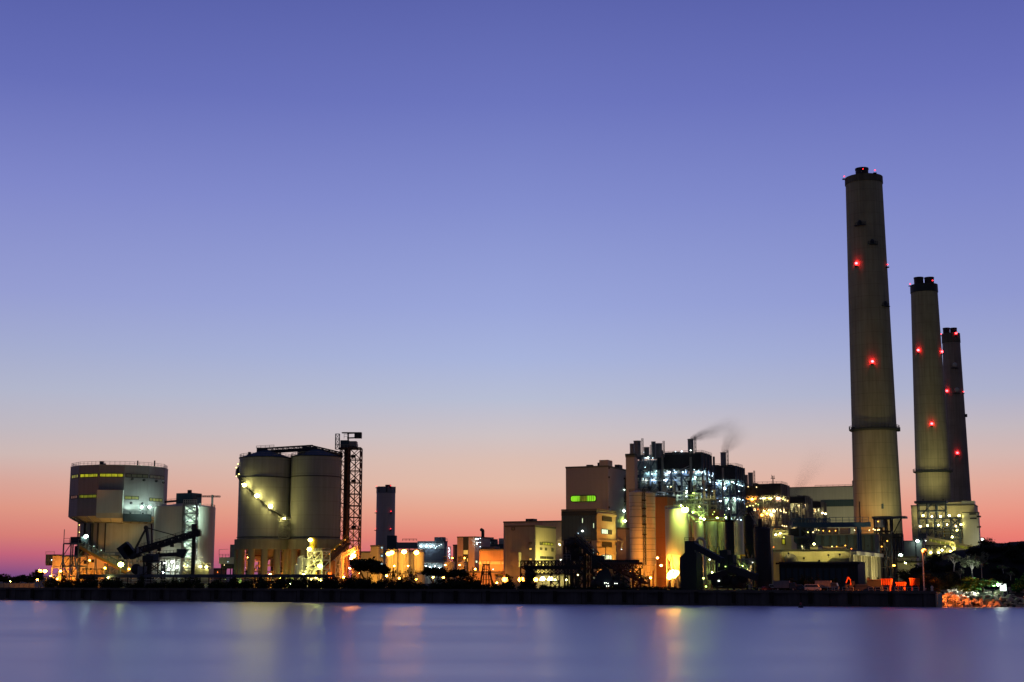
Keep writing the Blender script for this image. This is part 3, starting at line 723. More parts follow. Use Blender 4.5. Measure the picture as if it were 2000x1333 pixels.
def twin_silos():
    r1, c1, R1, zt, zs0 = big_silo(461.5, 563.5, 'left twin of the dark grey silos, wrapped by a stairway with bright lamps', 892, 577)
    r2, c2, R2, zt2, _ = big_silo(563.5, 662, 'right twin of the dark grey silos, beside the tall lift tower', 890, 577)
    # helical stair on the left silo
    def on(px, py, o=1.0):
        Y = c1.y
        for _ in range(6):
            s = (at(px, py, Y).x-c1.x)/(R1+o); s = max(-1, min(1, s)); Y = c1.y-(R1+o)*math.cos(math.asin(s))
        p = at(px, py, Y); a = math.asin(s); return a, p.z
    pts = [on(*q) for q in ((556, 1014), (527, 994), (503, 973), (480, 951), (466, 934))]
    path = []
    for (a, z), (a2, z2) in zip(pts, pts[1:]):
        for k in range(5): t = k/5; path.append((a+(a2-a)*t, z+(z2-z)*t))
    path.append(pts[-1]); path += [(R(-82), path[-1][1]+1.5), (R(-95), path[-1][1]+4), (R(-120), path[-1][1]+8)]
    st = MB(); rl = MB()
    V = lambda a, z, o: Vector((c1.x+(R1+o)*math.sin(a), c1.y-(R1+o)*math.cos(a), z))
    for (a, z), (a2, z2) in zip(path, path[1:]):
        st.hexa([V(a,z,.1),V(a2,z2,.1),V(a2,z2,1.4),V(a,z,1.4),V(a,z+.25,.1),V(a2,z2+.25,.1),V(a2,z2+.25,1.4),V(a,z+.25,1.4)])
        rl.rail([V(a,z+.2,1.35), V(a2,z2+.2,1.35)], 1.1, .12, 1.5)
    s = st.build('stair', M['steel_dk'], r1); rl.build('stair_railing', M['steel'], s)
    for px, py, k in ((480, 948, 48), (503, 969, 60), (527.5, 990, 60)):
        a, z = on(px, py, 1.0); lamp(r1, V(a, z, 1.9), 'yellow', k*7, .8)
    a, z = on(554, 1013, 1.2); lamp(r1, V(a, z, 1.6), 'yellow', 90, .5)
    for px, py, k in ((466.5, 907, 10), (463.5, 914, 22), (464, 931, 22), (468.5, 927, 20)):
        p = at(px, py, c1.y-3); lamp(r1, (p.x-.2, c1.y-4, p.z), 'yellow', k*1.2, .42)
    p = at(557, 1020, c1.y-R1+5); MB().tower((p.x, p.y-1), 4, 3, Zat(557, 1052, p.y), Zat(557, 1012, p.y), 4, .25).build('landing_tower', M['steel'], r1)
    # rooftop conveyor
    Y = 577; p0, p1 = at(504, 886, Y), at(611, 879.5, Y); p2 = at(668, 893, Y)
    g = T('rooftop_conveyor', 'dark covered conveyor bridge across the tops of the two grey silos', 'conveyor', (p0+p1)/2)
    MB().truss(p0, p1, 3, 1.9, 20, .3).beam(p0+Vector((0,0,.5)), p1+Vector((0,0,.5)), 2.6, .9).build('bridge', M['steel_dk'], g)
    MB().truss(p1, p2, 3, 1.7, 9, .35).beam(p1+Vector((0,0,.6)), p2+Vector((0,0,.6)), 2.6, 1.2).build('ramp', M['steel_dk'], g)
    MB().box(at(512, 886, Y), 4, 3.2, 2.2).box(at(605, 883, Y), 6, 3.2, 2.0).build('drive_house', M['clad_char'], g)
    for px in (513, 540, 590, 612):
        p = at(px, 884, Y); MB().tower((p.x, p.y), 3, 3, zt+.5, p.z+.2, 1, .35).build('support', M['steel_dk'], g)
    MB().rail([p0+Vector((-.5,-1.5,1.9)), p0.lerp(p1, .3)+Vector((0,-1.5,1.9))], 1, .12, 1.5).build('railing', M['steel_dk'], g)
    p = at(487, 893, Y-6); MB().lathe((p.x, p.y), [(1.2, p.z-1), (1.2, p.z+.6), (.6, p.z+1.2), (.6, p.z+2)], 12).box((p.x-1.4, p.y, p.z-1), 1.6, 1.6, 1.2).build('roof_fan', M['clad_char'], r1, smooth=True)
    p = at(590, 890, Y-6); MB().box((p.x, p.y, p.z-1.5), 2.4, 2, 3.2).build('roof_fan', M['clad_char'], r2)
    # lift tower
    Y = 584; xa = tx(664, 1000)*Y; xb = tx(703.5, 1000)*Y; cx = (xa+xb)/2
    l = T('lift_tower', 'tall lattice bucket lift tower with a head house and jib, right of the grey silos', 'lift tower', (cx, Y, GZ))
    z1 = Zat(684, 876, Y)
    hw = (xb-xa)
    MB().tower((xb-hw*.3, Y), hw*.6, 7, GZ, z1, 12, .46).build('frame', M['rust'], l)
    MB().tower((xa+hw*.22, Y-1), hw*.44, 5, GZ, z1, 10, .36).build('side_frame', M['rust'], l)
    for o in (.22, .3, .42): MB().beam((xa+hw*o, Y-.5, GZ+6), (xa+hw*o, Y-.5, z1), .9 if o < .4 else .5).build('elevator_casing', M['steel_dk'], l)
    MB().beam((xa+hw*.66, Y, GZ+2), (xa+hw*.72, Y, z1-4), .5, n=6).build('pipe', M['lagging'], l)
    for k, o in ((.42, .7), (.75, .65), (.93, .62)):
        p = (xa+hw*o, Y-.5, GZ+(z1-GZ)*k); MB().box(p, 1.8, 1.6, 1.2).build('junction_box', M['steel_dk'], l)
    q = at(664.5, 876, Y-3); w = (tx(681)-tx(664.5))*Y
    MB().box((q.x+w/2, Y, z1), w, 6, Zat(670, 861.5, Y)-z1).build('head_house', M['clad_dark'], l)
    MB().box((q.x+w+1.6, Y, z1+.6), 3.0, 5, Zat(685, 863, Y)-z1-.6).build('motor_house', M['clad_grey'], l)
    MB().box((cx-hw*.1, Y, z1-.4), hw*1.0, 7.4, .35).build('top_platform', M['steel_dk'], l)
    MB().rail([(xa-1.2, Y-3.6, z1), (xb-1, Y-3.6, z1)], 1.2, .14, 1.4).build('railing', M['steel'], l)
    MB().tower((tx(659, 870)*Y, Y), 1.6, 1.6, z1-.4, Zat(659, 848, Y), 3, .2).build('ladder_cage', M['steel'], l)
    j0, j1 = at(678, 856, Y), at(706, 855, Y)
    MB().beam(j0, j1, .6, .5).beam(j0+Vector((0,0,1.9)), j1+Vector((0,0,1.9)), .45).beam(at(680, 861, Y), at(680, 846, Y), .6).build('jib', M['steel_dk'], l)
    MB().box(at(699.5, 856.5, Y), 2.9, 2.6, 2.4).build('hoist_house', M['clad_char'], l)
    MB().box(at(707, 846.5, Y)+Vector((-4.2,0,0)), 8, 2.8, .3).build('hoist_roof', M['clad_char'], l)
    MB().rail([at(672, 857, Y), at(679, 857, Y)], 1.8, .14, .8).build('hoist_rail', M['steel'], l)
    lamp(l, at(690, 1086, Y-6), 'sodium', 900, 1.0); added_flood(l, at(684, 1130, Y-9), at(684, 1090, Y), 'sodium', 60, 130, lens=False); lamp(l, at(686, 1091, Y-6), 'sodium', 200, .6); lamp(l, at(683, 1110, Y-6), 'redor', 200, .35); lamp(l, at(692, 1078, Y-4.5), 'sodium', 90, .4)
    MB().truss(at(664, 1092, Y-4), at(698, 1075, Y-4), 2, 1.6, 6, .3).build('access_ramp', M['steel_lt'], l)
    b = MB(); b.box((tx(662)*Y, Y-2, GZ), 4.2, 4, Zat(660, 1084, Y)-GZ); b.box((tx(671)*Y, Y-3, GZ), 1.2, 1.2, Zat(660, 1080, Y)-GZ); b.build('base_pier', M['concrete'], l)
    # yellow lit process tower in front
    Y = 548; F = Fr(at(628, 1140, Y)); ua = F.hit(594, 1110)[0]
    t = T('process_tower', 'bright yellow green process tower of ladders and pipes before the right grey silo', 'process tower', F.pt(ua/2, 3, GZ))
    zs = [GZ]+[Zat(610, y, Y) for y in (1131, 1112, 1094, 1077)]
    steelwork(t, F, ua*.82, 0, 0, 6, zs, 2, 1, 'steel_lt', .3, seed=21, deck='galv')
    clutter(t, F, ua*.8, 0, .5, 5.5, GZ+1, zs[-1], 16, 33, ('white_steel','pipe','yellow_paint'), .4)
    p = F.hp(618, 1066, 2); MB().lathe((p.x-1.2, p.y), [(.3, zs[-1]), (1.5, zs[-1]+1.5), (1.5, zs[-1]+4.5), (.9, zs[-1]+5.2)], 14).build('vessel', M['yellow_paint'], t, smooth=True)
    for px, py in ((601, 1100), (589, 1098), (584, 1112)):
        p = F.hp(px, py, 1); MB().lathe((p.x, p.y), [(.4, p.z-4.5), (1.7, p.z-3), (1.7, p.z+1.5), (.6, p.z+2.4)], 14).build('vessel', M['galv'], t, smooth=True)
    for a, b in zip(zs, zs[1:]): MB().stairs(F.pt(ua*.8, -.8, a), F.pt(ua*.2, -.8, b), 1, .2).build('stair_flight', M['steel_lt'], t)
    for za in zs[:-1]:
        for uu in (.65, .2): added_flood(t, F.pt(ua*uu, -3, za+1), F.pt(ua*uu, 3, za+4), 'yellow', 4, 150, lens=False)
    for px, py, k in ((606, 1055, 65), (604, 1073, 70), (625, 1106, 150), (593, 1124, 60), (617, 1126, 75), (627, 1134, 90), (599, 1110, 25), (614, 1080, 18), (613, 1097, 22), (608, 1133, 40), (602, 1129, 30)):
        p = F.hp(px, py, -.9); lamp(t, p, 'yellow' if k < 140 else 'mercury', k*.95, .85 if k > 55 else .4)
    p = F.hp(606, 1056, -.9); MB().beam((p.x, p.y+.4, zs[-1]), p+Vector((0, .4, 0)), .2).build('lamp_post', M['steel_lt'], t)
    # inclined belt up to the lift tower
    p0, p1 = at(631, 1106, 556), at(680, 1062, 578)
    g = T('inclined_conveyor', 'yellow lit inclined conveyor rising from the process tower to the lift tower', 'conveyor', (p0+p1)/2)
    MB().truss(p0, p1, 2.4, 2.0, 10, .28).beam(p0, p1, 2.2, .7).build('belt', M['rust'], g)
    MB().rail([p0+Vector((0,-1.4,2)), p1+Vector((0,-1.4,2))], 1, .15, 2).build('railing', M['yellow_paint'], g)
    for k in range(4): q = p0.lerp(p1, .25+k*.21); lamp(g, q+Vector((0,-1.4,2.4)), 'amber', 12, .3)
    for k in (.35, .6):
        q = p0.lerp(p1, k); MB().tower((q.x, q.y), 3, 3, GZ, q.z-.3, 3, .3, w1=1.6, d1=1.6).build('trestle', M['white_steel'], g)
    q = at(644, 1125, 560); lamp(g, (q.x, q.y, q.z), 'sodium', 150, .4); lamp(g, at(671, 1128, 565), 'sodium', 130, .4)
    p = at(645, 1112, 562); MB().lathe((p.x, p.y), [(.5, p.z-5), (1.9, p.z-1.5), (1.9, p.z+3), (.5, p.z+4)], 14).build('cone_hopper', M['orange_wall'], g, smooth=True)
    for px in (635, 641, 648): lamp(g, at(px, 1139+(px%3), 552), 'mint', 22, .4)
    for cxx, nm, px0_ in ((c1, r1, 0), (c2, r2, 1)):
        F = Fr((cxx.x, cxx.y), FRONT)
        for u, v, z, kd, k in ((-5, -5.5, 12, 'redor', 35), (4, -5, 5.5, 'sodium', 110), (7.5, -3, 4, 'sodium', 90), (-8, -9, 1.8, 'lime', 60), (0, 6, 11, 'cool', 20), (-7, 2, 8, 'cool', 22), (1, -2, 8, 'redor', 30)):
            lamp(nm, F.pt(u, v, GZ+z), kd, k*1.3, .25)
    for nm, cc, u, kd, k in ((r1, c1, -8, 'yellow', 3), (r1, c1, 3, 'amber', 4), (r1, c1, 9, 'sodium', 13), (r2, c2, -6, 'yellow', 3), (r2, c2, 5, 'amber', 4)):
        added_flood(nm, (cc.x+u, cc.y-19, GZ+1), (cc.x+u*.8, cc.y-9, GZ+9), kd, k, 120)
    for nm, cc in ((r1, c1), (r2, c2)):
        added_flood(nm, (cc.x-2, cc.y-7, GZ+7.5), (cc.x-1, cc.y, GZ+11), 'redor', 8, 150, lens=False); added_flood(nm, (cc.x+4, cc.y-6, GZ+1), (cc.x+2, cc.y+2, GZ+3), 'sodium', 22, 150, lens=False)
    # added floodlights, put in to wash the silo shells from below
    for px, k in ((480, 520), (585, 420), (655, 380)):
        u = quay_u(px); p = QF.pt(u, 20, GZ+3.2)
        l = T('added_yard_flood', 'low added floodlight behind the shrubs, %s' % ('below the left silo' if px == 480 else 'between the twin silos' if px == 585 else 'near the lift tower foot'), 'floodlight', QF.pt(u, 20, GZ))
        MB().beam((p.x, p.y, GZ), p-Vector((0,0,.5)), .25).box(p-Vector((.5,.5,.9)), 1.4, .8, .5).build('post', M['steel_dk'], l); lamp(l, p, 'yellow', 6, .3); added_flood(l, p+Vector((0,.6,.5)), (p.x, 566, 40), 'halide', k*.04, 120)
twin_silos()

# grey crane cabin left of the silos
def gantry_cabin():
    Y = 620; F = Fr(at(457, 1140, Y)); ua, zt = F.hit(428, 1089); zb = F.hit(428, 1102)[1]
    r = T('crane_cabin', 'small grey crane cabin raised on dark legs, just left of the twin silos', 'crane', F.pt(ua/2, 2, GZ))
    F.box(MB(), ua, 0, 0, 5, zb, zt).build('cabin', M['clad_pale'], r)
    MB().rail([F.pt(ua, 0, zt), F.pt(-3, 0, zt)], 1.3, .13, 1.3).beam(F.pt(ua, 0, zt), F.hp(428, 1074), .15).beam(F.hp(428, 1074), F.hp(446, 1073), .12).build('railing', M['steel'], r)
    a = F.hit(447, 1064); F.box(MB(), a[0], -.5, 1, 4, zt, a[1]).build('tower', M['clad_blue'], r)
    for u in (ua+1, ua+3.4, -1):
        MB().beam(F.pt(u, .5, GZ), F.pt(u, .5, zb), .45).beam(F.pt(u, 4, GZ), F.pt(u, 4, zb), .4).build('leg', M['steel_dk'], r)
    F.box(MB(), ua+1, -1, .3, 4.5, zb-2, zb-.01).build('undercarriage', M['steel_dk'], r)
    lamp(r, F.hp(445, 1098, -1.5), 'cool', 8, .2); lamp(r, F.hp(438, 1104, -.5), 'warm', 2, .25)
    q, F, u0, d, H = bld('orange_shed', 'low red brown shed behind the crane cabin', 'shed', 415, 440, 443, 1110, 650, 'clad_brown')
    lamp(q, F.hp(425, 1118, -4), 'redor', 30, .3)
gantry_cabin()
# ---------------------------------------------------------------- 7 centre: far round chimney, amber silos, precipitator
def chimney(name, label, pxt0, pxt1, pyt, pxb0, pxb1, pyb, Y, m, flues, rings, lights, band=None, fh=1.6, bm='clad_char'):
    ct = (tx(pxt0, pyt)+tx(pxt1, pyt))/2*Y; cb = (tx(pxb0, pyb)+tx(pxb1, pyb))/2*Y; cx = (ct+cb)/2
    rt = (tx(pxt1, pyt)-tx(pxt0, pyt))/2*Y; rb = (tx(pxb1, pyb)-tx(pxb0, pyb))/2*Y
    zt = Zat((pxt0+pxt1)/2, pyt, Y-rt); zb = Zat((pxb0+pxb1)/2, pyb, Y-rb)
    k = (rb-rt)/(zt-zb); rg = rb+k*(zb-GZ)
    rad = lambda z: rt+k*(zt-z)
    root = T(name, label, 'chimney', (cx, Y, GZ))
    n = 10
    MB().lathe((cx, Y), [(rad(GZ+(zt-GZ)*i/n), GZ+(zt-GZ)*i/n) for i in range(n+1)], 64).build('shaft', m, root, smooth=True)
    for px, w, dy in flues:
        c = (tx(px, pyt)*Y, Y+dy); r = w/2/2740*Y
        MB().lathe(c, [(r, zt-1), (r, zt+fh-1), (r*1.06, zt+fh-.9), (r*1.06, zt+fh), (r*.9, zt+fh), (r*.9, zt)], 24, cap=False).build('flue', M['steel_dk'], root, smooth=True)
    if band:
        zz = Zat((pxt0+pxt1)/2, band, Y-rt)
        MB().lathe((cx, Y), [(rad(zz)+.1, zz), (rad(zz)+.35, zz+.2), (rt+.35, zt+.1), (rt-.2, zt+.1)], 64, cap=False).build('top_band', M[bm], root, smooth=True)
    for py, wd in rings:
        z = Zat(cx/Y*2740+1000, py, Y-rb); r = rad(z)
        MB().lathe((cx, Y), [(r, z-.8), (r+wd, z), (r+wd, z+.35), (r, z+.35)], 64, cap=False).build('ring_platform', M['clad_char'], root)
        MB().rail([(cx+(r+wd)*math.sin(R(10*i)), Y-(r+wd)*math.cos(R(10*i)), z+.35) for i in range(37)], 1.6, .18, 2).build('ring_railing', M['steel'], root)
    for px, py, kd, kk, rr in lights:
        z = Zat(px, py, Y-rt); r = rad(z); y = Y-r
        for _ in range(8):
            s = max(-1.12, min(1.12, (tx(px, py)*y-cx)/(r+.6))); y = Y if abs(s) >= 1 else Y-(r+.6)*math.cos(math.asin(s))
        x = cx+(r+.6)*s
        z = Zat(px, py, y)
        MB().box((x, y+.1, z-rr-1.0), 1.6, 1.4, .5).build('lamp_bracket', M['steel_dk'], root)
        lamp(root, (x, y-.5, z), kd, kk*(4 if kk > 20 else 1), rr, 'warning_light')
    return root, cx, rad, zt
def centre():
    Y = 1050
    r, cx, rad, zt = chimney('round_stack', 'short thick dark grey round stack far behind the amber tanks, alone on the skyline', 736, 772.5, 951, 734, 771, 1040, Y, M['stack_grey'], [(759, 11, -3)], [],
        [(763, 949, 'red', 2.5, .5), (764, 999, 'red', 4, .5), (763, 1033, 'red', 4, .5), (735.5, 950, 'red', 3, .5), (734, 999, 'red', 2.5, .5), (733.5, 1033, 'red', 2, .5)])
    z0 = Zat(754, 963, Y-7)
    MB().lathe((cx, Y), [(rad(z0)+.2, z0), (rad(zt)+.2, zt+.2)], 48, cap=False).build('top_band', M['clad_blue'], r, smooth=True)
    for px in (739, 754.5, 770):
        s = max(-.97, min(.97, (tx(px)*Y-cx)/7)); a = math.asin(s)
        MB().box((cx+7.1*math.sin(a), Y-7.1*math.cos(a), z0+.8), .9, .5, 4, a).build('louvre', M['clad_char'], r)
    # flared duct and precipitator
    F = Fr((tx(770)*1000, 1000), FRONT); zA = Zat(770, 1048, 1000); zB = Zat(770, 1060, 1000); zC = Zat(780, 1072, 1000); zG = Zat(770, 1080, 1000)
    d = T('flue_duct', 'grey flue duct with a flared end running from the lone round stack to the right', 'duct', F.pt(10, 0, GZ))
    uB = F.hit(777, 1060)[0]; uC = F.hit(822, 1060)[0]
    d1 = MB(); d1.hexa([F.pt(u, v, z) for u, v, z in ((-4,-3,zC-4),(uB,-3,zC),(uB,5,zC),(-4,5,zC-4),(-4,-3,zA),(uB,-3,zB),(uB,5,zB),(-4,5,zA))]); F.box(d1, uB, uC, -3, 5, zC, zB)
    d1.build('casing', M['clad_blue'], d)
    F.box(MB(), -5, 1.2, -3.4, 5.4, GZ, zA+.5).build('inlet_box', M['clad_dark'], d)
    for i in range(5): u = uB+(uC-uB)*i/4; MB().beam(F.pt(u, 0, GZ), F.pt(u, 0, zC), .8).build('leg', M['steel'], d)
    MB().rail([F.hp(786, 1057), F.hp(814, 1057)], 1.4, .25, 2).build('railing', M['steel_dk'], d)
    p, F, u0, dd, H = bld('precipitator', 'grey lilac precipitator building with white lit upper walls, behind the amber tanks', 'building', 816, 868, 874, 1057, 930, 'clad_blue')
    z1 = F.hit(840, 1072)[1]; F.box(MB(), u0, 0, -.3, 0, z1, H-1.2).build('upper_panel', M['clad_pale'], p)
    for px in (822, 832, 841): lamp(p, F.hp(px, 1067, -2.2), 'cool', 50, .5)
    F.box(MB(), u0*.35, -1, -1, 4, H, H+2.5).build('roof_plant', M['clad_blue'], p)
    MB().rail([F.pt(u0*.3, -.4, H+.1), F.pt(0, -.4, H+.1), F.pt(0, dd*.9, H+.1)], 1.5, .2, 2).build('railing', M['steel_lt'], p)
    for px, py in ((848, 1066), (853, 1068), (858, 1066), (862, 1064), (850, 1071)): lamp(p, F.hp(px, py, -1.4), 'cool', 16, .45)
    F2 = Fr(at(864, 1130, 915)); ua = F2.hit(828, 1105)[0]
    s = T('lit_pipe_hall', 'open steel hall of pipes lit bluish white under the grey precipitator', 'steel frame', F2.pt(ua/2, 2, GZ))
    steelwork(s, F2, ua, 0, 0, 6, [GZ, Zat(850, 1114, 915), Zat(850, 1099, 915)], 8, 1, 'white_steel', .4, seed=4, deck=None)
    clutter(s, F2, ua, 0, 0, 5, GZ+2, Zat(850, 1100, 915), 10, 44, ('white_steel','pipe'), .5)
    F2.box(MB(), ua, 0, 6.1, 6.4, GZ, Zat(850, 1100, 915)).build('back_panel', M['clad_pale'], s)
    for px, py in ((832, 1106), (841, 1108), (850, 1106), (858, 1110), (836, 1115)): lamp(s, F2.hp(px, py, 3), 'cool', 45, .45)
    lamp(s, F2.hp(829, 1113, -2), 'white', 50, .6); lamp(s, F2.hp(858, 1111, -2), 'amber', 30, .6)
    # white lit ladder tower
    q = at(875.5, 1130, 900); zt_ = Zat(877, 1068, 900)
    s = T('ladder_tower', 'thin ladder tower hung with white lamps, right of the grey precipitator', 'tower', (q.x, q.y, GZ))
    MB().tower((q.x, q.y), 2.4, 2.4, GZ, zt_, 7, .35).build('frame', M['white_steel'], s)
    for k, py in enumerate((1071, 1075, 1078, 1083, 1087, 1090)): lamp(s, at(876.5+(k%2)*1.2, py, 898.2), 'cool', 10, .5)
    # tan office block, two volumes
    q, F, u0, d, H = bld('tan_block', 'low tan block behind the trees, right of the lift tower', 'building', 690, 723, 727, 1077, 650, 'clad_cream')
    q, F, u0, d, H = bld('tan_office', 'taller tan block with three small lit windows on its side, left of the amber tanks', 'building', 724, 739, 749, 1065, 636, 'clad_cream')
    for py in (1068, 1084, 1100): window(q, F, 743.2, 747.2, py+.4, py+3.8, 'win_cool', side=True, fw=.2)
    for du in (-6, -2): added_flood(q, F.pt(du, -8, GZ+1), F.pt(du, 0, GZ+9), 'amber', 22, 130)
    added_flood(q, F.pt(-14, -9, GZ+1), F.pt(-12, 8, GZ+8), 'amber', 26, 130); added_flood(q, F.pt(7, 4, GZ+2), F.pt(0, 6, GZ+9), 'amber', 30, 130)
    # amber tanks with gantry lamps
    Y = 624
    for i, (a, b, o) in enumerate(((752, 776, 0), (776, 799, 2), (799, 812, 9), (808, 828.5, 2))):
        cx = (tx(a)+tx(b))/2*(Y+o); rr = (tx(b)-tx(a))/2*(Y+o); z = Zat((a+b)/2, 1079, Y+o-rr)
        t = T('amber_tank', ('leftmost of the amber lit cylindrical tanks, in front of the round stack', 'second amber lit cylindrical tank from the left in the row under three lamps', 'narrow amber lit tank set back between two wider tanks', 'rightmost of the amber lit cylindrical tanks, beside the grey precipitator')[i], 'tank', (cx, Y+o, GZ), 'amber lit tanks')
        MB().lathe((cx, Y+o), [(rr, GZ), (rr, z), (.01, z+1)], 32, cap=False).build('shell', M['tank_cream'], t, smooth=True)
        MB().rail([(cx+rr*math.sin(R(20*j)), Y+o-rr*math.cos(R(20*j)), z) for j in range(19)], 1.1, .14, 2).build('roof_railing', M['steel_lt'], t)
        if i < 2: MB().beam((cx+rr*.5, Y+o-rr-.2, GZ), (cx+rr*.5, Y+o-rr-.2, z), .5, n=6).build('downpipe', M['concrete'], t)
    F = Fr((tx(830)*(Y-10), Y-10), FRONT)
    g = T('lamp_gantry', 'tall lamp gantry with four sodium lamps in front of the amber tanks', 'lamp gantry', F.pt(-8, 0, GZ))
    for px, py, k in ((759.5, 1082.5, 140), (766, 1080, 110), (790, 1078.5, 190), (814, 1080, 200)):
        p = F.hp(px, py)+Vector((0,-2.2,0)); pb = Vector((p.x-.2, p.y+1, GZ))
        MB().beam(pb, (pb.x, pb.y, p.z+1.2), .3, n=6).beam((pb.x, pb.y, p.z+1.1), p+Vector((0,0,1)), .2).build('pole', M['steel'], g)
        lamp(g, p, 'sodium' if px != 790 else 'amber', k*2.6, 1.05)
    for px in (764, 788, 812): added_flood(g, F.hp(px, 1132, -6), F.hp(px, 1100, 0), 'amber', 75, 110)
    for px, py in ((770, 1106), (797, 1106)): lamp(g, F.hp(px, py, -1), 'sodium', 120, .3)
    # small orange tanks and yard clutter
    for i, (a, b, yt, Y) in enumerate(((866, 889, 1098, 705), (895, 911, 1098, 700), (811, 830, 1122, 560), (968, 982, 1128, 540), (1352/1.3, 1047, 1130, 530))[:4]):
        cx = (tx(a)+tx(b))/2*Y; rr = (tx(b)-tx(a))/2*Y; z = Zat((a+b)/2, yt, Y-rr)
        t = T('sodium_lit_tank', ('squat orange lit tank with a railed top, right of the white ladder tower', 'orange lit tank in front of the tall brown block with the dark window strip', 'low orange lit tank behind the shrubs below the amber tanks', 'small orange lit tank with a pipe frame on top, right of the splayed lattice tower')[i], 'tank', (cx, Y, GZ))
        MB().lathe((cx, Y), [(rr, GZ), (rr, z), (.01, z+.7)], 28, cap=False).build('shell', M['tank_cream'], t, smooth=True)
        MB().rail([(cx+rr*math.sin(R(24*j)), Y-rr*math.cos(R(24*j)), z) for j in range(16)], 2.6 if i < 2 else 1.1, .2, 1.5).build('railing', M['yellow_paint'], t)
        lamp(t, (cx-rr*.6, Y-rr-3.5, z-1.5 if i < 2 else z-2), 'sodium', 100 if i < 2 else 60, .3)
        if i < 2: lamp(t, (cx+rr*.5, Y-rr*.3, z+1.9), 'sodium', 35, .4)
        if i == 3: clutter(t, Fr((cx, Y), FRONT), -rr*1.4, rr*1.6, -1, 2, z, z+6, 6, 5, ('yellow_paint','orange_paint'), .22)
    for i, (px, py, Yl, k) in enumerate(((846, 1128, 600, 130), (866, 1129, 590, 130), (905, 1122, 640, 130), (928, 1112, 690, 100), (755, 1125, 585, 120), (703, 1120, 610, 150), (780, 1130, 575, 70))):
        p = at(px, py, Yl); g = T('sodium_lamp', ('short sodium lamp post between the round topped trees', 'short sodium lamp post under the wide dark tree canopy', 'short sodium lamp post before the small tanks', 'sodium lamp post before the tall brown block', 'low sodium lamp post at the foot of the amber tanks', 'sodium lamp post behind the trees at the tan block', 'low sodium lamp post by the fence under the amber tanks')[i], 'street lamp', (p.x, p.y, GZ), 'yard lamp posts')
        MB().beam((p.x, p.y, GZ), p+Vector((0,0,-.3)), .2).build('pole', M['steel'], g); lamp(g, p, 'sodium', k*1.2, .4)
    # brown tall blocks
    q, F, u0, d, H = bld('narrow_block', 'narrow brown block at the left edge of the tall brown block', 'building', 885, 893, 900, 1064, 818, 'clad_brown')
    q, F, u0, d, H = bld('tall_brown_block', 'tall brown block with a dark glazed strip holding two lit windows', 'building', 893, 927, 941, 1048, 800, 'clad_tan', depth=22)
    zt = F.hit(910, 1049.5)[1]; a, b = F.hit(905, 1060)[0], F.hit(915, 1060)[0]
    F.box(MB(), a, b, -.25, 0, GZ, zt).build('glazed_strip', M['clad_char'], q)
    window(q, F, 905.7, 914.3, 1075, 1083, 'win_amber', v=-.3, mull=3, fw=.2); window(q, F, 905.7, 914.3, 1091, 1097, 'win_amber', v=-.3, mull=3, fw=.2)
    z2 = F.hit(930, 1066)[1]
    for py in (1053, 1061): lamp(q, F.sp(932, py, 2.0), 'mint', 50, .3)
    for py in (1052, 1060, 1068): lamp(q, F.sp(938, py, 1.2), 'cool', 10, .4)
    window(q, F, 928.5, 932, 1095.5, 1099.5, 'win_white', side=True, u=.1)
    for px in (898, 922): added_flood(q, F.hp(px, 1120, -16), F.hp(px, 1090, 0), 'sodium', 75, 100, lens=False)
    p = at(943, 1070, 815); r = MB(); r.beam((p.x, p.y, GZ), (p.x, p.y, Zat(943, 1037, 815)), 1.9, n=10); r.beam((p.x, p.y, Zat(943, 1037, 815)), (p.x-.9, p.y-1.5, Zat(941, 1035, 815)), 1.9, n=10)
    r.build('exhaust_stack', M['clad_char'], None, label='dark curved top exhaust stack rising beside the tall brown block', cat='exhaust stack', smooth=True)
    q, F, u0, d, H = bld('white_plant_house', 'white lit plant house behind the dark curved exhaust stack', 'building', 941, 961, 964, 1050, 880, 'clad_pale')
    lamp(q, F.hp(946, 1060, -2), 'mint', 40, .3); lamp(q, F.hp(955, 1060, -2.5), 'cool', 30, .3)
    q, F, u0, d, H = bld('grey_plant_house', 'dark grey stepped plant house with small rooftop boxes, left of the olive block', 'building', 948, 985, 990, 1063, 850, 'clad_dark')
    F.box(MB(), u0, u0*.55, 1, 6, H, H+3).build('roof_box', M['clad_char'], q); F.box(MB(), -4, -.5, 1, 5, H, H+3.4).build('roof_box', M['clad_pale'], q)
    MB().rail([F.pt(u0, -.3, H), F.pt(0, -.3, H)], 1.3, .2, 2).build('railing', M['steel'], q)
    lamp(q, F.hp(957, 1061, -1.5), 'cool', 9, .3)
    q, F, u0, d, H = bld('orange_hall', 'wide low hall glowing orange, with a pale band round its foot', 'building', 936, 984, 992, 1073, 770, 'clad_brown')
    z1 = F.hit(960, 1097)[1]; F.box(MB(), u0, 0, -.3, 0, z1-1.5, z1).build('plinth_band', M['clad_pale'], q); F.box(MB(), u0, u0*.4, 2, 8, H, H+1.5).build('roof_box', M['clad_brown'], q)
    for px, py in ((945, 1105), (962, 1108), (975, 1102)): added_flood(q, F.hp(px, py+14, -9), F.hp(px, 1085), 'sodium', 42, 130)
    added_flood(q, F.hp(934, 1110, -10), F.hp(915, 1085, 20), 'sodium', 120, 120)
    for px in (940, 962, 980): added_flood(q, F.hp(px, 1134, -14), F.hp(px, 1112, 0), 'sodium', 60, 110, lens=False)
    # low pale shed row with lamps
    q, F, u0, d, H = bld('low_pale_shed', 'low long pale shed in front of the orange hall, behind the splayed lattice tower', 'shed', 905, 1000, 1004, 1116, 620, 'clad_brown', depth=8)
    for px in (915, 935, 955, 975): added_flood(q, F.hp(px, 1140, -8), F.hp(px, 1124, 0), 'sodium', 22, 130, lens=False)
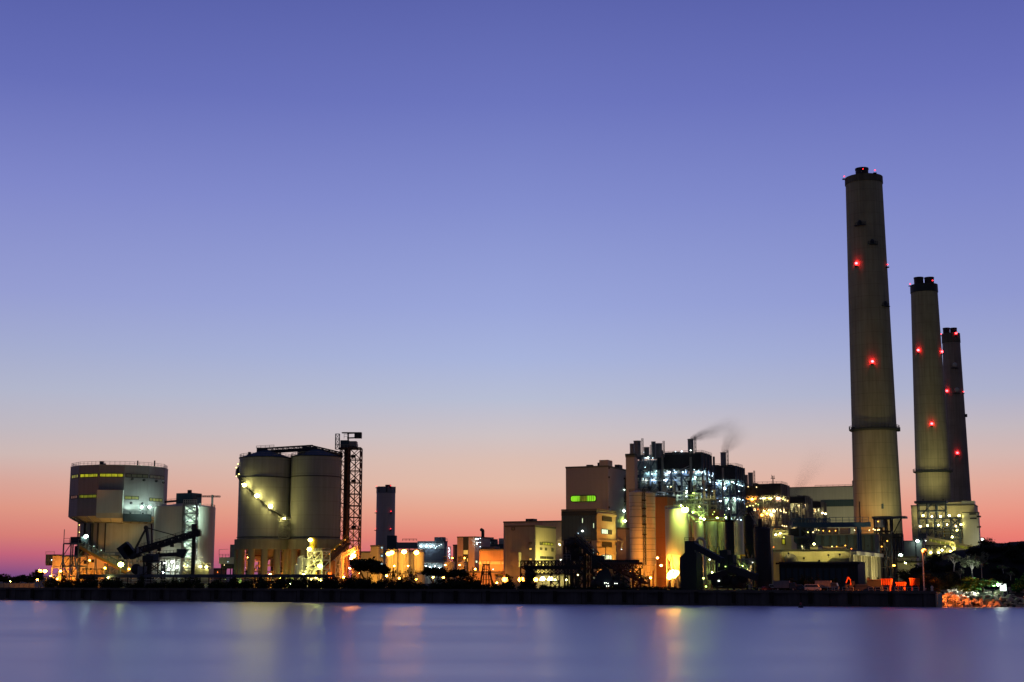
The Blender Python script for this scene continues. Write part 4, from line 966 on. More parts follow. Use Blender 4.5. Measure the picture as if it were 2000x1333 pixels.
    for px, py in ((963, 1112.5), (996, 1118)): p = F.hp(px, py, -2); lamp(q, p, 'cool' if px < 980 else 'sodium', 14, .4)
    # splayed lattice tower
    p = at(949.5, 1146, 494); zt = Zat(949.5, 1103, 494)
    t = T('splayed_tower', 'dark splayed lattice tower of sloping poles at the quay, middle of the photo', 'tower', (p.x, p.y, GZ))
    for i in range(12):
        a = R(30*i); MB().beam((p.x+2.5*math.sin(a), p.y+2.0*math.cos(a)+(-1.5 if i in (5,6,7) else 0), GZ), (p.x+1.05*math.sin(a), p.y+1.0*math.cos(a), zt), .3).build('pole', M['steel_dk'], t)
    f = MB()
    for k in range(6):
        z = GZ+(zt-GZ)*k/5; rr = 2.5+(1.05-2.5)*k/5
        for i in range(12): a, b = R(30*i), R(30*i+30); f.beam((p.x+rr*math.sin(a), p.y+rr*math.cos(a), z), (p.x+rr*math.sin(b), p.y+rr*math.cos(b), z), .16)
    f.build('hoop', M['steel_dk'], t)
    MB().lathe((p.x, p.y), [(1.4, zt), (1.4, zt+.3)], 16).build('platform', M['steel_dk'], t)
    MB().rail([(p.x+1.6*math.sin(R(45*i)), p.y+1.4*math.cos(R(45*i)), zt+.3) for i in range(9)], .9, .1, 1).build('railing', M['steel_dk'], t)
    c = MB(); c.path([at(955, 1118, 494), at(961, 1134, 493), at(966, 1143, 492), at(976, 1146, 491)], .35).path([at(945, 1116, 494), at(939, 1132, 493), at(938, 1146, 492)], .3)
    c.build('hose', M['rubber'], t)
centre()

# ---------------------------------------------------------------- 9 olive block and its taller backing
def olive():
    q, F, u0, d, H = bld('brown_backing_block', 'wide brown block behind the olive lit block, with one small box on its roof', 'building', 983.5, 1100, 1112, 1017, 668, 'clad_tan', depth=20)
    a, b = F.hit(1022, 1016)[0], F.hit(1037, 1016)[0]; F.box(MB(), a, b, 3, 8, H, H+1.2).build('roof_box', M['clad_char'], q)
    lamp(q, F.hp(1093, 1064, -3), 'yellow', 50, .25)
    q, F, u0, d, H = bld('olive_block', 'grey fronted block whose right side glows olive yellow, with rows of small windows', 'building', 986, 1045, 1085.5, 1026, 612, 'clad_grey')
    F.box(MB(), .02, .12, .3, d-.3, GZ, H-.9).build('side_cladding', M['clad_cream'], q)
    for x0, x1, y0, y1, m in ((1034, 1039, 1071, 1074.2, 'win_amber'), (1034, 1039, 1091, 1094.5, 'win_amber'), (1034, 1038, 1060, 1063, 'glass_tan'), (1000, 1005, 1031, 1035.5, 'glass_tan')):
        window(q, F, x0, x1, y0, y1, m, fw=.15)
    for x0, x1, y0, y1, m in ((1054.5, 1057, 1060, 1064, 'win_dim'), (1059, 1073, 1060, 1065, 'win_yellow'), (1075, 1079.5, 1061.5, 1066, 'win_yellow'), (1055, 1058, 1070.5, 1074, 'glass_tan'), (1064.5, 1067.5, 1071.5, 1075, 'glass_tan'), (1077, 1080, 1072.5, 1077, 'glass_tan'), (1055, 1066, 1087.5, 1091.5, 'louvre'), (1068, 1080, 1088, 1092, 'louvre')):
        window(q, F, x0, x1, y0, y1, m, side=True, u=.13, fw=.15, mull=2 if x1-x0 > 8 else 0)
    # annex
    a, z1 = F.hit(999, 1079, -3); b, z0 = F.hit(1021, 1108, -3)
    F.box(MB(), a, b-2, -3, 0, z0, z1).build('annex', M['clad_grey'], q)
    F.box(MB(), b-1.98, b-1.9, -2.9, 0, z0+.2, z1-.2).build('annex_side', M['clad_cream'], q)
    added_flood(q, F.pt(8, -1, GZ+8), F.pt(0, 6, 16), 'yellow', 95, 140); added_flood(q, F.pt(9, 8, GZ+7), F.pt(0, 9, 18), 'yellow', 75, 140)
    added_flood(q, F.hp(1001, 1128, -9), F.hp(1001, 1105), 'sodium', 22, 100); added_flood(q, F.hp(1030, 1134, -7), F.hp(1030, 1112), 'sodium', 5, 120)
    # orange quay lamps in front
    for i, (px, py, k) in enumerate(((987, 1132.5, 70), (1018, 1132.5, 110), (1046, 1132.5, 75), (1060, 1131, 70), (1075, 1131, 80))):
        Y = 505 if i < 2 else 520
        p = at(px, py, Y); g = T('quay_lamp', ('orange quay lamp right of the small orange tank, below the olive block', 'bright orange quay lamp below the left corner of the olive block', 'orange quay lamp below the right corner of the olive block', 'orange quay lamp under the left half of the long dark truss', 'orange quay lamp under the middle of the long dark truss')[i], 'street lamp', (p.x, p.y, GZ), 'orange quay lamps')
        MB().beam((p.x, p.y, GZ), p-Vector((0,0,.4)), .25).build('pole', M['steel_dk'], g); lamp(g, p, 'sodium' if i < 3 else 'warm', k*2.2, 1.15 if i in (0, 1) else .85); added_flood(g, p+Vector((0,.8,-.3)), p+Vector((-14,30,1)), 'sodium', 12, 90, lens=False)
    q2, F, u0, d, H = bld('white_lit_shelter', 'low shelter with a bright pale back wall under the long dark truss', 'shelter', 1045, 1118, 1122, 1121, 545, 'clad_pale', depth=4)
    for px in (1056, 1070, 1084, 1106): lamp(q2, F.hp(px, 1133, -2.6), 'yellow', 34, .25)
olive()

# ---------------------------------------------------------------- 10 boiler house and dark fronted block
def boiler_house():
    q, F, u0, d, H = bld('boiler_house', 'tall windowless brown boiler house with a glowing green slot window', 'building', 1105, 1187, 1200, 909.5, 602, 'clad_tan', depth=26)
    a, z0 = F.hit(1170.5, 899); zt = F.hit(1187, 898.5)[1]
    F.box(MB(), a, .12, -.12, 6, H-.02, zt).build('stair_head', M['clad_tan'], q)
    F.box(MB(), a-1.2, a, 1, 5, H-.02, H+1.4).build('roof_box', M['clad_char'], q); b = F.hit(1142, 909)[0]; F.box(MB(), b, b+2.6, 2, 4, H-.02, H+.7).build('roof_box', M['clad_char'], q)
    for py in (913, 931, 990): w = window(q, F, 1188.5, 1189.7, py, py+3, 'glass', side=True, u=.0, fw=.1)
    # rounded slot window
    (ua, z1), (ub, z0) = F.hit(1115.5, 969.5), F.hit(1163.5, 979)
    def slot(mb, a, b, o, z0, z1, rl, rr):
        pts = []; h = (z1-z0); n = 5
        if rl: pts += [(a+h*.35-h*.35*math.sin(R(90*i/n)), z0+h*.35-h*.35*math.cos(R(90*i/n))) for i in range(n+1)]+[(a+h*.35-h*.35*math.cos(R(90*i/n)), z1-h*.35+h*.35*math.sin(R(90*i/n))) for i in range(n+1)]
        else: pts += [(a, z0), (a, z1)]
        if rr: pts += [(b-h*.35+h*.35*math.sin(R(90*i/n)), z1-h*.35+h*.35*math.cos(R(90*i/n))) for i in range(n+1)]+[(b-h*.35+h*.35*math.cos(R(90*i/n)), z0+h*.35-h*.35*math.sin(R(90*i/n))) for i in range(n+1)]
        else: pts += [(b, z1), (b, z0)]
        N = len(pts); vs = [F.pt(u, 0.02, z) for u, z in pts]+[F.pt(u, -o, z) for u, z in pts]
        mb.add(vs, [(i, (i+1)%N, N+(i+1)%N, N+i) for i in range(N)]+[tuple(range(N, 2*N))[::-1]])
    f = MB(); slot(f, ua-.35, ub+.35, .12, z0-.35, z1+.35, 1, 1); w = f.build('slot_window', M['clad_char'], q)
    L = ub-ua
    for a, b, m, rl, rr in ((ua, ua+L*.36, 'win_green', 1, 0), (ua+L*.37, ua+L*.64, 'win_dim', 0, 0), (ua+L*.65, ub, 'win_green', 0, 1)):
        g = MB(); slot(g, a, b, .2, z0, z1, rl, rr); g.build('pane', M[m], w)
    for i in range(1, 12): MB().beam(F.pt(ua+L*i/12, -.24, z0), F.pt(ua+L*i/12, -.24, z1), .14).build('mullion', M['clad_char'], w)
    q_, F_, u_, d_, H_ = bld('recessed_block', 'grey recessed block between the brown boiler house and the slim lift shaft', 'building', 1195, 1212, 1221, 916, 640, 'clad_grey', depth=20)
    F_.box(MB(), u_+1, -1, 1, 6, H_, H_+2).build('roof_box', M['clad_char'], q_)
    # lit glazed gap with pipes
    F2 = Fr(at(1222, 1000, 622)); ua = F2.hit(1207, 960)[0]
    s = T('lit_duct_bay', 'narrow bay of ducts lit blue green between the boiler house and the slim shaft', 'duct bay', F2.pt(ua/2, 1, GZ))
    zt = F2.hit(1215, 935)[1]; zb = F2.hit(1215, 1005)[1]
    steelwork(s, F2, ua, 0, 0, 3, [zb, zb+(zt-zb)*.35, zb+(zt-zb)*.7, zt], 2, 1, 'steel_dk', .35, seed=3, deck=None)
    F2.box(MB(), ua, 0, 3.2, 3.5, GZ, zt).build('back_panel', M['clad_pale'], s)
    for i in range(3): MB().beam(F2.pt(ua+.8+i*1.1, 1.5, zb), F2.pt(ua+.8+i*1.1, 1.5, zt-2), .6, n=8).build('duct', M['pipe'], s)
    for px, py, k in ((1211, 998, 40), (1218.5, 998, 70), (1219.5, 957, 22), (1212, 957, 12)): lamp(s, F2.hp(px, py, -.8), 'mint', k, .5)
    for px, py in ((1208, 1020), (1221, 1018)): lamp(s, F2.hp(px, py, -2.5), 'lime', 120, .55)
    q3, F3, u3, d3, H3 = bld('brown_link_block', 'low brown link block below the duct bay', 'building', 1205, 1222, 1226, 1031, 590, 'clad_tan', depth=10)
    MB().path([F3.hp(1206, 1054, -1), F3.hp(1216, 1058, -1), F3.hp(1213, 1074, -1)], .9).build('conveyor_chute', M['clad_pale'], q3)
    lamp(q3, F3.hp(1214, 1073.5, -2), 'cool', 6, .3)
    q4, F4, u4, d4, H4 = bld('lift_shaft', 'slim tall brown shaft at the left end of the lit boiler frames', 'building', 1222, 1239, 1244.5, 890, 596, 'clad_tan')
    F4.box(MB(), u4-.2, .2, -.2, 3, H4, H4+.8).build('cap', M['clad_char'], q4)
    # dark fronted block
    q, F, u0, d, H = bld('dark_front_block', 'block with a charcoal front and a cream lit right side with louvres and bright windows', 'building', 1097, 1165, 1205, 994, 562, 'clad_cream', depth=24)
    (a, z1) = F.hit(1097, 996); z0 = F.hit(1130, 1056.5)[1]; zm = F.hit(1130, 1007.5)[1]
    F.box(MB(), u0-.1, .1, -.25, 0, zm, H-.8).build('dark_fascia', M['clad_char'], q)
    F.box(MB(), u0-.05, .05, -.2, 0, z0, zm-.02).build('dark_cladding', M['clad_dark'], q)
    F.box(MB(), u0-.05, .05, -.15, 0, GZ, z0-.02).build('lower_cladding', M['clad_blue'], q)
    for x0, x1, y0, y1, m in ((1137.2, 1138.6, 1013, 1021.5, 'win_white'), (1159, 1160.4, 1022.5, 1031.5, 'win_white'), (1159, 1160.5, 1072, 1081.5, 'win_cool'), (1159.2, 1160.6, 1123, 1131, 'win_white')):
        window(q, F, x0, x1, y0, y1, m, v=-.25, fw=.12)
    for x0, x1, y0, y1, m in ((1176, 1194, 1009, 1019, 'louvre'), (1174.5, 1186.5, 1034, 1043.5, 'win_white'), (1187.5, 1194, 1036, 1044, 'louvre'), (1176, 1194, 1059, 1068.5, 'louvre'), (1176, 1194, 1084.5, 1093, 'win_white')):
        window(q, F, x0, x1, y0, y1, m, side=True, u=.05, fw=.15, mull=3 if m == 'win_white' else 0)
    zc = F.side(1180, 1002)[1]; F.box(MB(), .05, .5, 0, d, zc-1, zc-.3).build('cornice', M['clad_cream'], q); zc = F.side(1180, 1055)[1]; F.box(MB(), .05, .5, 0, d, zc-.6, zc).build('cornice', M['clad_cream'], q)
    p = F.hp(1137.5, 1037.5, -1.6); lamp(q, p, 'white', 22, .7); lamp(q, F.hp(1129.5, 1042, -.8), 'cool', 3, .25)
    added_flood(q, F.pt(12, 3, GZ+5), F.pt(0, 6, GZ+14), 'sodium', 110, 120); added_flood(q, F.pt(12, 18, GZ+6), F.pt(0, 16, GZ+22), 'amber', 90, 120)
    added_flood(q, F.pt(10, 20, GZ+18), F.pt(0, 17, GZ+34), 'yellow', 60, 120)
    MB().beam(F.sp(1183, 1092, 2), F.sp(1183, 1069, 2), .35).beam(F.sp(1183, 1069.5, 2), F.sp(1166, 1069, 2), .3).build('davit', M['steel_dk'], q)
boiler_house()

# ---------------------------------------------------------------- 11 dark coal conveyors in front
def conveyors():
    Y = 512; P = lambda x, y, o=0: at(x, y, Y+o)
    p0, p1 = P(1021, 1121, 24), P(1136, 1121, -18)
    F = Fr(p1); u0 = F.hit(1021, 1110)[0]; z1 = F.hit(1080, 1096)[1]; z0 = F.hit(1080, 1121)[1]; zm = (z0+z1)/2
    g = T('truss_gallery', 'long dark double truss coal gallery in front of the olive block', 'conveyor', F.pt(u0/2, 0, z0))
    MB().truss(F.pt(u0*.8, 0, z0), F.pt(0, 0, z0), 4, (zm-z0)-.6, 12, .4).build('lower_truss', M['steel_dk'], g)
    MB().truss(F.pt(u0, 0, zm+.3), F.pt(0, 0, zm+.3), 4, z1-zm-.3, 17, .4).build('upper_truss', M['steel_dk'], g)
    F.box(MB(), u0*.95, 0, -1.6, 1.6, zm-.8, zm+.6).build('belt', M['steel_dk'], g)
    MB().beam(F.pt(u0*.8, -2, z0), F.pt(u0*.98, -2, zm), .5).beam(F.pt(u0, -2, GZ+2), F.pt(u0, -2, z1), .45).build('end_frame', M['steel_dk'], g)
    for u in (u0*.95, u0*.45, -1): MB().tower(F.pt(u, 0, 0).xy, 3, 4, GZ, z0, 2, .4).build('trestle', M['steel_dk'], g)
    q = F.pt(u0*.87, 0, zm-2.5); MB().ball(q, 2.0, 12, 8, (1,.6,1)).build('drum', M['steel_dk'], g, smooth=True)
    lamp(g, P(1095, 1094, -3), 'white', 12, .4); lamp(g, P(1128.5, 1123.5, -6), 'warm', 30, .5)
    MB().rail([F.pt(u0*.4, -2, z1), F.pt(u0*.15, -2, z1)], 2, .14, 1.3).build('railing', M['steel'], g)
    # machine tower
    t = T('crusher_tower', 'dark machine tower with pulleys where the coal galleries meet', 'transfer tower', (P(1122, 1140).x, Y-8, GZ))
    F2 = Fr(P(1143, 1140, -6)); w = F2.hit(1103, 1100)[0]
    zs = [GZ]+[Zat(1120, y, Y-6) for y in (1122, 1104, 1083, 1056)]
    steelwork(t, F2, w, 0, 0, 6, zs, 3, 2, 'steel_dk', .5, seed=9)
    for i, (x0, x1, y0, y1, m) in enumerate(((1106, 1122, 1056, 1075, 'steel_dk'), (1102, 1116, 1082, 1094, 'clad_char'), (1113, 1128, 1066, 1096, 'steel_dk'), (1125, 1139, 1083, 1096, 'clad_blue'), (1124, 1139, 1112, 1128, 'clad_blue'), (1110, 1126, 1120, 1146, 'steel_dk'))):
        a, zb = F2.hit(x0, y1, -.5); b, za = F2.hit(x1, y0, -.5); F2.box(MB(), a, b, -.5+i*.3, 4, zb, za).build('machine_house', M[m], t)
    for px, py, rr in ((1112, 1088, 1.6), (1118, 1062, 1.2), (1108, 1064, .9), (1127, 1076, .9)): MB().ball(F2.hp(px, py, -1.2), rr, 12, 8, (1,.5,1)).build('pulley', M['steel_dk'], t, smooth=True)
    clutter(t, F2, w, 0, -1, 3, zs[1], zs[-1]+2, 8, 71, ('steel_dk',), .5)
    # inclined gallery down right
    a, b = P(1126, 1056, -8), P(1166, 1093, -12)
    g = T('inclined_gallery', 'dark railed gallery sloping down right from the machine tower', 'conveyor', (a+b)/2)
    MB().truss(a, b, 3, 2.2, 9, .28).beam(a, b, 2.6, 1).build('truss', M['steel_dk'], g); MB().rail([a+Vector((0,-1.5,2.2)), b+Vector((0,-1.5,2.2))], .9, .12, 1.5).build('railing', M['steel'], g)
    # jagged roller conveyor
    a, b = P(1154, 1101, -10), P(1248, 1101, -32)
    g = T('roller_conveyor', 'dark horizontal roller conveyor with a row of upright idler guards', 'conveyor', (a+b)/2)
    MB().truss(a-Vector((0,0,1.6)), b-Vector((0,0,1.6)), 3, 1.6, 16, .3).beam(a, b, 2.8, .8).build('truss', M['rust'], g)
    for i in range(24):
        p = a.lerp(b, (i+.5)/24); MB().box(p+Vector((0,-1,.3)), .7, 1.4, .9).build('idler_guard', M['steel_dk'], g)
    q = P(1168, 1106, -14); MB().box(q-Vector((0,0,1)), 4.5, 4, 4.5).build('drive_house', M['clad_char'], g)
    MB().tower((q.x, q.y), 3.4, 3.4, GZ, q.z, 3, .5, w1=4, d1=4).build('trestle', M['steel_dk'], g)
    for t_ in (.55, .95): p = a.lerp(b, t_); MB().tower((p.x, p.y), 2.4, 3, GZ, p.z-1.6, 3, .4).build('trestle', M['rust'], g)
    lamp(g, P(1186, 1103, -8), 'amber', 20, .3)
    # two orange lit belts sloping down right
    for i, (x0, y0, x1, y1, m, o) in enumerate(((1171, 1104, 1226, 1148, 'steel_dk', -16), (1188, 1106, 1262, 1140, 'rust', -8))):
        a, b = P(x0, y0, o), P(x1, y1, o-14); b.z = max(b.z, GZ+.8)
        g = T('sloping_belt', ('dark belt conveyor sloping down to the quay from the roller conveyor', 'orange lit belt conveyor sloping down behind the dark one')[i], 'conveyor', (a+b)/2)
        MB().truss(a, b, 2.4, 1.6, 14, .25).beam(a, b, 2.2, .6).build('belt', M[m], g); MB().rail([a+Vector((0,-1.2,1.6)), b+Vector((0,-1.2,1.6))], .9, .12, 1.5).build('railing', M['yellow_paint' if i else 'steel_dk'], g)
        for k in (.35, .7): p = a.lerp(b, k); MB().tower((p.x, p.y), 1.6, 1.6, GZ, p.z-.2, 2, .25).build('trestle', M['steel_dk'], g)
        if i:
            for k in (.2, .4, .6, .8): lamp(g, a.lerp(b, k)+Vector((0,1.4,1.7)), 'sodium', 14, .22)
    # low coal machinery on the quay
    F = Fr(P(1210, 1148, -34)); w = F.hit(1156, 1140)[0]
    s = T('reclaimer', 'low dark reclaimer of frames and rollers on the quay with tiny lights', 'reclaimer', F.pt(w/2, 1, GZ))
    steelwork(s, F, w, 0, 0, 4, [GZ, GZ+2.4, GZ+4.6], 6, 1, 'steel_dk', .35, seed=10)
    for i in range(5): MB().ball(F.pt(w*(i+.5)/5, -.6, GZ+2.2), 1.2, 12, 8, (1,.5,1)).build('roller', M['steel_dk'], s, smooth=True)
    MB().hexa([F.pt(u, v, z) for u, v, z in ((w*.9,-1,GZ+3),(w*.2,-1,GZ+3),(w*.2,3,GZ+3),(w*.9,3,GZ+3),(w*.7,-1,GZ+6.5),(w*.35,-1,GZ+7),(w*.35,3,GZ+7),(w*.7,3,GZ+6.5))]).build('hopper', M['clad_char'], s)
    for px, py in ((1181, 1139), (1184, 1139), (1187.5, 1140), (1189, 1145), (1201, 1140), (1205, 1140), (1185, 1145)): lamp(s, F.hp(px, py, -1.6), 'white', 1.2, .22)
    # dark hopper house and gooseneck duct
    Y2 = 478; F = Fr(at(1366, 1140, Y2)); 
    def hz(px, py): return F.hit(px, py)
    s = T('hopper_house', 'dark hopper house with sloping shoulders right of the glaring orange lamp', 'hopper house', F.pt(-4, 3, GZ))
    ua = hz(1328, 1120)[0]; ub = hz(1337, 1065)[0]; uc = hz(1356, 1065)[0]; zs_ = hz(1330, 1089)[1]; zm = hz(1340, 1080)[1]; zt = hz(1345, 1057)[1]
    F.box(MB(), ua, -.8, 0, 8, GZ, zs_).build('body', M['clad_char'], s)
    MB().hexa([F.pt(u, v, z) for u, v, z in ((ua,0,zs_),(-.8,0,zs_),(-.8,8,zs_),(ua,8,zs_),(ub,0,zm),(uc+.6,0,zm),(uc+.6,6,zm),(ub,6,zm))]).build('shoulder', M['clad_char'], s)
    F.box(MB(), ub, uc, 0, 6, zm, zt).build('head', M['clad_char'], s)
    window(s, F, 1340, 1343, 1101, 1105, 'glass', fw=.15); MB().rail([F.pt(ub, 0, zt), F.pt(uc, 0, zt)], 1.1, .12, 1.2).build('railing', M['steel_dk'], s)
    Y3 = 500; d = MB(); pts = []
    cxp, rp = 1367.5, 8.5
    pts = [at(1376, 1140, Y3), at(1376, 1062, Y3)]+[at(cxp+rp*math.cos(R(a)), 1062-rp*1.15*math.sin(R(a)), Y3) for a in range(20, 181, 20)]+[at(1359, 1084, Y3)]
    d.path(pts, 1.05, 12); d.build('gooseneck_duct', M['galv'], None, smooth=True, label='pale gooseneck duct arching behind the dark hopper house', cat='duct')
    a, b = at(1356, 1066, Y2-3), at(1411, 1096, Y2-8)
    g = T('feed_belt', 'straight dark enclosed belt running down right from the hopper house', 'conveyor', (a+b)/2); MB().beam(a, b, 2.2, 2.0).build('casing', M['clad_char'], g); MB().beam(b+Vector((-2,0,0)), (b.x-2, b.y, GZ), .4).build('leg', M['steel_dk'], g)
    # coal mill yard in front: dark machines
    F = Fr(at(1440, 1146, 474)); 
    s = T('dark_crusher', 'jumble of dark crusher boxes below the slim dark silos', 'crusher', F.pt(-5, 2, GZ))
    for i, (x0, x1, y0, y1, m) in enumerate(((1407, 1422, 1075, 1108, 'clad_char'), (1413, 1432, 1084, 1112, 'clad_char'), (1400, 1440, 1108, 1124, 'steel_dk'), (1392, 1436, 1126, 1150, 'steel_dk'), (1436, 1450, 1118, 1150, 'clad_char'))):
        a_, zb = F.hit(x0, y1); b_, za = F.hit(x1, y0); F.box(MB(), a_, b_, i*.4-.8, 4+i*.3, max(GZ, zb), za).build('machine_box', M[m], s)
    a, b = at(1425, 1110, 472), at(1478, 1128, 466); MB().beam(a, b, 2.2, 2.2).build('belt', M['steel_dk'], s)
    a, b = at(1384, 1128, 470), at(1418, 1118, 472); MB().beam(a, b, 1.8, 1.8).build('belt', M['steel_dk'], s)
    for px, py, rr in ((1398, 1136, 1.7), (1418, 1132, 1.9), (1440, 1136, 2.0), (1452, 1130, 1.5)): MB().ball(F.hp(px, py, -2), rr, 14, 8, (1,.5,1)).build('drum', M['steel_dk'], s, smooth=True)
    clutter(s, F, -9, 1, -2, 2, GZ+1, Zat(1420, 1100, 474), 12, 81, ('steel_dk','steel'), .35)
    for px, py, kd, k, rr in ((1374, 1130, 'mercury', 12, .6), (1404, 1135, 'white', 10, .5), (1386, 1093.5, 'white', 22, .45), (1417, 1107, 'lime', 6, .3), (1424, 1112, 'lime', 6, .3), (1432, 1113, 'white', 5, .25), (1459, 1125, 'white', 4, .25), (1452, 1126, 'lime', 5, .25), (1379, 1146, 'lime', 30, .5)):
        lamp(s, F.hp(px, py, -2.6 if rr > .4 else -1.6), kd, k, rr)
conveyors()
# ---------------------------------------------------------------- 12 silos round the orange lamp
def silos_mid():
    # banded double silo
    for i, (a, b, yt, Y) in enumerate(((1231, 1264, 961, 540), (1254, 1282, 963, 546))):
        cx = (tx(a)+tx(b))/2*Y; r = (tx(b)-tx(a))/2*Y; zt = Zat((a+b)/2, yt, Y-r); zb = Zat((a+b)/2, 1104, Y-r)
        s = T('banded_silo', ('left half of the tall banded steel silo pair on orange lit legs', 'right half of the tall banded steel silo pair, against the orange wall')[i], 'silo', (cx, Y, GZ), 'banded silo pair')
        MB().lathe((cx, Y), [(r, zb), (r, zt), (.01, zt+.8)], 36, cap=False).build('shell', M['banded'], s, smooth=True)
        MB().lathe((cx, Y), [(r*.35, zb-4), (r*.98, zb+.05)], 28).build('cone', M['banded'], s, smooth=True)
        for k in range(8):
            an = R(45*k+10); MB().beam((cx+r*.92*math.sin(an), Y-r*.92*math.cos(an), GZ), (cx+r*.92*math.sin(an), Y-r*.92*math.cos(an), zb+.3), .55).build('leg', M['concrete'], s)
        MB().rail([(cx+r*math.sin(R(20*j)), Y-r*math.cos(R(20*j)), zt) for j in range(19)], 1.1, .13, 2).build('roof_railing', M['steel'], s)
        rg = MB()
        for z in range(int(zb)+2, int(zt), 4): rg.lathe((cx, Y), [(r+.04, z), (r+.14, z+.05), (r+.14, z+.22), (r+.04, z+.26)], 36, cap=False)
        rg.build('hoop', M['steel'], s)
        if i == 0:
            x, y = cx+r*.66, Y-r*.78
            MB().tower((x, y-.3), .9, .9, zb, zt+1, 14, .15).build('ladder', M['steel_dk'], s)
            for py in (979, 995, 1010, 1026, 1046): MB().box((x, y-.5, Zat(1262, py, y)), 1.5, 1.0, .5).build('landing', M['steel_dk'], s)
        lamp(s, (cx, Y-r-2.5, GZ+4), 'sodium', 160, .35)
    q, F, u0, d, H = bld('orange_slab_block', 'tall plain slab block glowing deep orange between the banded and the smooth silo', 'building', 1272, 1303, 1305, 967.5, 566, 'orange_wall', depth=12)
    # smooth pale silo with cone and floodlight
    def cone_silo(a, b, yt, yb, yc, Y, label, m='tank_cream', nm='cone_silo', legs=True, lab2=None):
        cx = (tx(a)+tx(b))/2*Y; r = (tx(b)-tx(a))/2*Y; c = (a+b)/2; zt = Zat(c, yt, Y-r); zb = Zat(c, yb, Y-r); zc = Zat(c, yc, Y)
        s = T(nm, label, 'silo', (cx, Y, GZ))
        MB().lathe((cx, Y), [(r, zb), (r, zt), (r*.3, zt+.7), (.01, zt+.8)], 40, cap=False).build('shell', M[m], s, smooth=True)
        MB().lathe((cx, Y), [(r*.2, zc), (r*.98, zb+.05)], 28).build('cone', M[m], s, smooth=True)
        if legs:
            for k in range(6):
                an = R(60*k+20); p = Vector((cx+r*.93*math.sin(an), Y-r*.93*math.cos(an), 0)); MB().beam((p.x, p.y, GZ), (p.x, p.y, zb+.3), .45).build('leg', M['steel'], s)
            f = MB()
            for k in range(6):
                an, an2 = R(60*k+20), R(60*k+80); f.beam((cx+r*.93*math.sin(an), Y-r*.93*math.cos(an), GZ), (cx+r*.93*math.sin(an2), Y-r*.93*math.cos(an2), zb), .2); f.beam((cx+r*.93*math.sin(an2), Y-r*.93*math.cos(an2), GZ), (cx+r*.93*math.sin(an), Y-r*.93*math.cos(an), zb), .2)
            f.build('brace', M['steel'], s)
        MB().rail([(cx+r*math.sin(R(20*j)), Y-r*math.cos(R(20*j)), zt) for j in range(19)], 1.1, .13, 2).build('roof_railing', M['steel_lt'], s)
        return s, cx, r, zt, Y
    s, cx, r, zt, Y = cone_silo(1301, 1347, 994, 1085, 1118, 524, 'smooth pale cone bottomed silo under a glaring yellow green lamp, beside the orange slab block')
    lamp(s, at(1338, 996, Y-r-2.4), 'mercury', 420, 1.25); added_flood(s, at(1338, 991, Y-r-5), at(1334, 1022, Y-r), 'mercury', 60, 120, lens=False); MB().beam(at(1338, 993, Y-r-2.5), (cx+3, Y-3, zt), .3).build('lamp_arm', M['steel'], s)
    # the glaring sodium lamps
    p = at(1314.5, 1121, Y-r-5); g = T('sodium_floodlight', 'glaring orange floodlight cluster at the foot of the smooth pale silo', 'floodlight', (p.x, p.y, GZ))
    MB().beam((p.x, p.y+.6, GZ), (p.x, p.y+.6, p.z+1.6), .3).beam(p+Vector((-2.2,.6,.9)), p+Vector((2.2,.6,.9)), .25).build('pole', M['steel'], g)
    lamp(g, p, 'amber', 1500, 1.7); lamp(g, at(1309.5, 1123.5, Y-r-5), 'amber', 600, 1.2); lamp(g, at(1320, 1119, Y-r-5), 'amber', 600, 1.2); lamp(g, at(1307, 1128.5, Y-r-5), 'sodium', 250, .9); lamp(g, at(1316, 1126, Y-r-5), 'sodium', 250, .9)
    for px in (1296, 1340): added_flood(g, p+Vector((0,-1.5,.5)), at(px, 1135, Y-r-3), 'sodium', 60, 120, lens=False)
    added_flood(g, p+Vector((-1.5,.3,1)), at(1266, 1075, 536), 'sodium', 200, 90); added_flood(g, p+Vector((-1.5,.6,1.5)), at(1290, 1085, 564), 'sodium', 250, 90); added_flood(g, p+Vector((.5,.6,1.5)), at(1314, 1100, 519), 'amber', 60, 70)
    for px, py, Yl, k in ((1291, 1105, 549, 300), (1284, 1090, 551, 150)):
        p = at(px, py, Yl); lamp(g, p, 'sodium', k*1.2, .3)
    # yellow green pipe deck behind the lamp
    F = Fr(at(1375, 1020, 545)); ua = F.hit(1316, 995)[0]; zt = F.hit(1350, 985)[1]
    s = T('pipe_deck', 'yellow green lit deck of pipes and rails behind the floodlit smooth silo', 'pipe deck', F.pt(ua/2, 3, GZ))
    zs = [Zat(1350, y, 545) for y in (1018, 1000, 985)]
    steelwork(s, F, ua, 0, 0, 6, zs, 6, 1, 'steel_lt', .3, seed=14, deck=None)
    for u in (ua, ua*.5, 0): MB().beam(F.pt(u, 3, GZ), F.pt(u, 3, zs[0]), .6).build('leg', M['steel'], s)
    clutter(s, F, ua, 0, 0, 5, zs[0], zs[-1], 12, 15, ('pipe','yellow_paint','lagging'), .4)
    F.box(MB(), ua*.75, -1.5, 5.4, 5.7, zs[0]-6, zs[1]).build('panel', M['clad_cream'], s)
    MB().beam(at(1341, 998, 535), at(1364, 1012, 540), .9).beam(at(1364, 1013, 540), at(1374, 1003, 543), .5).build('chute', M['white_steel'], s)
    lamp(s, F.hp(1352, 1002, -1), 'lime', 90, .3); lamp(s, F.hp(1368, 1012, -1), 'lime', 90, .3); lamp(s, F.hp(1330, 988, 1), 'lime', 40, .3)
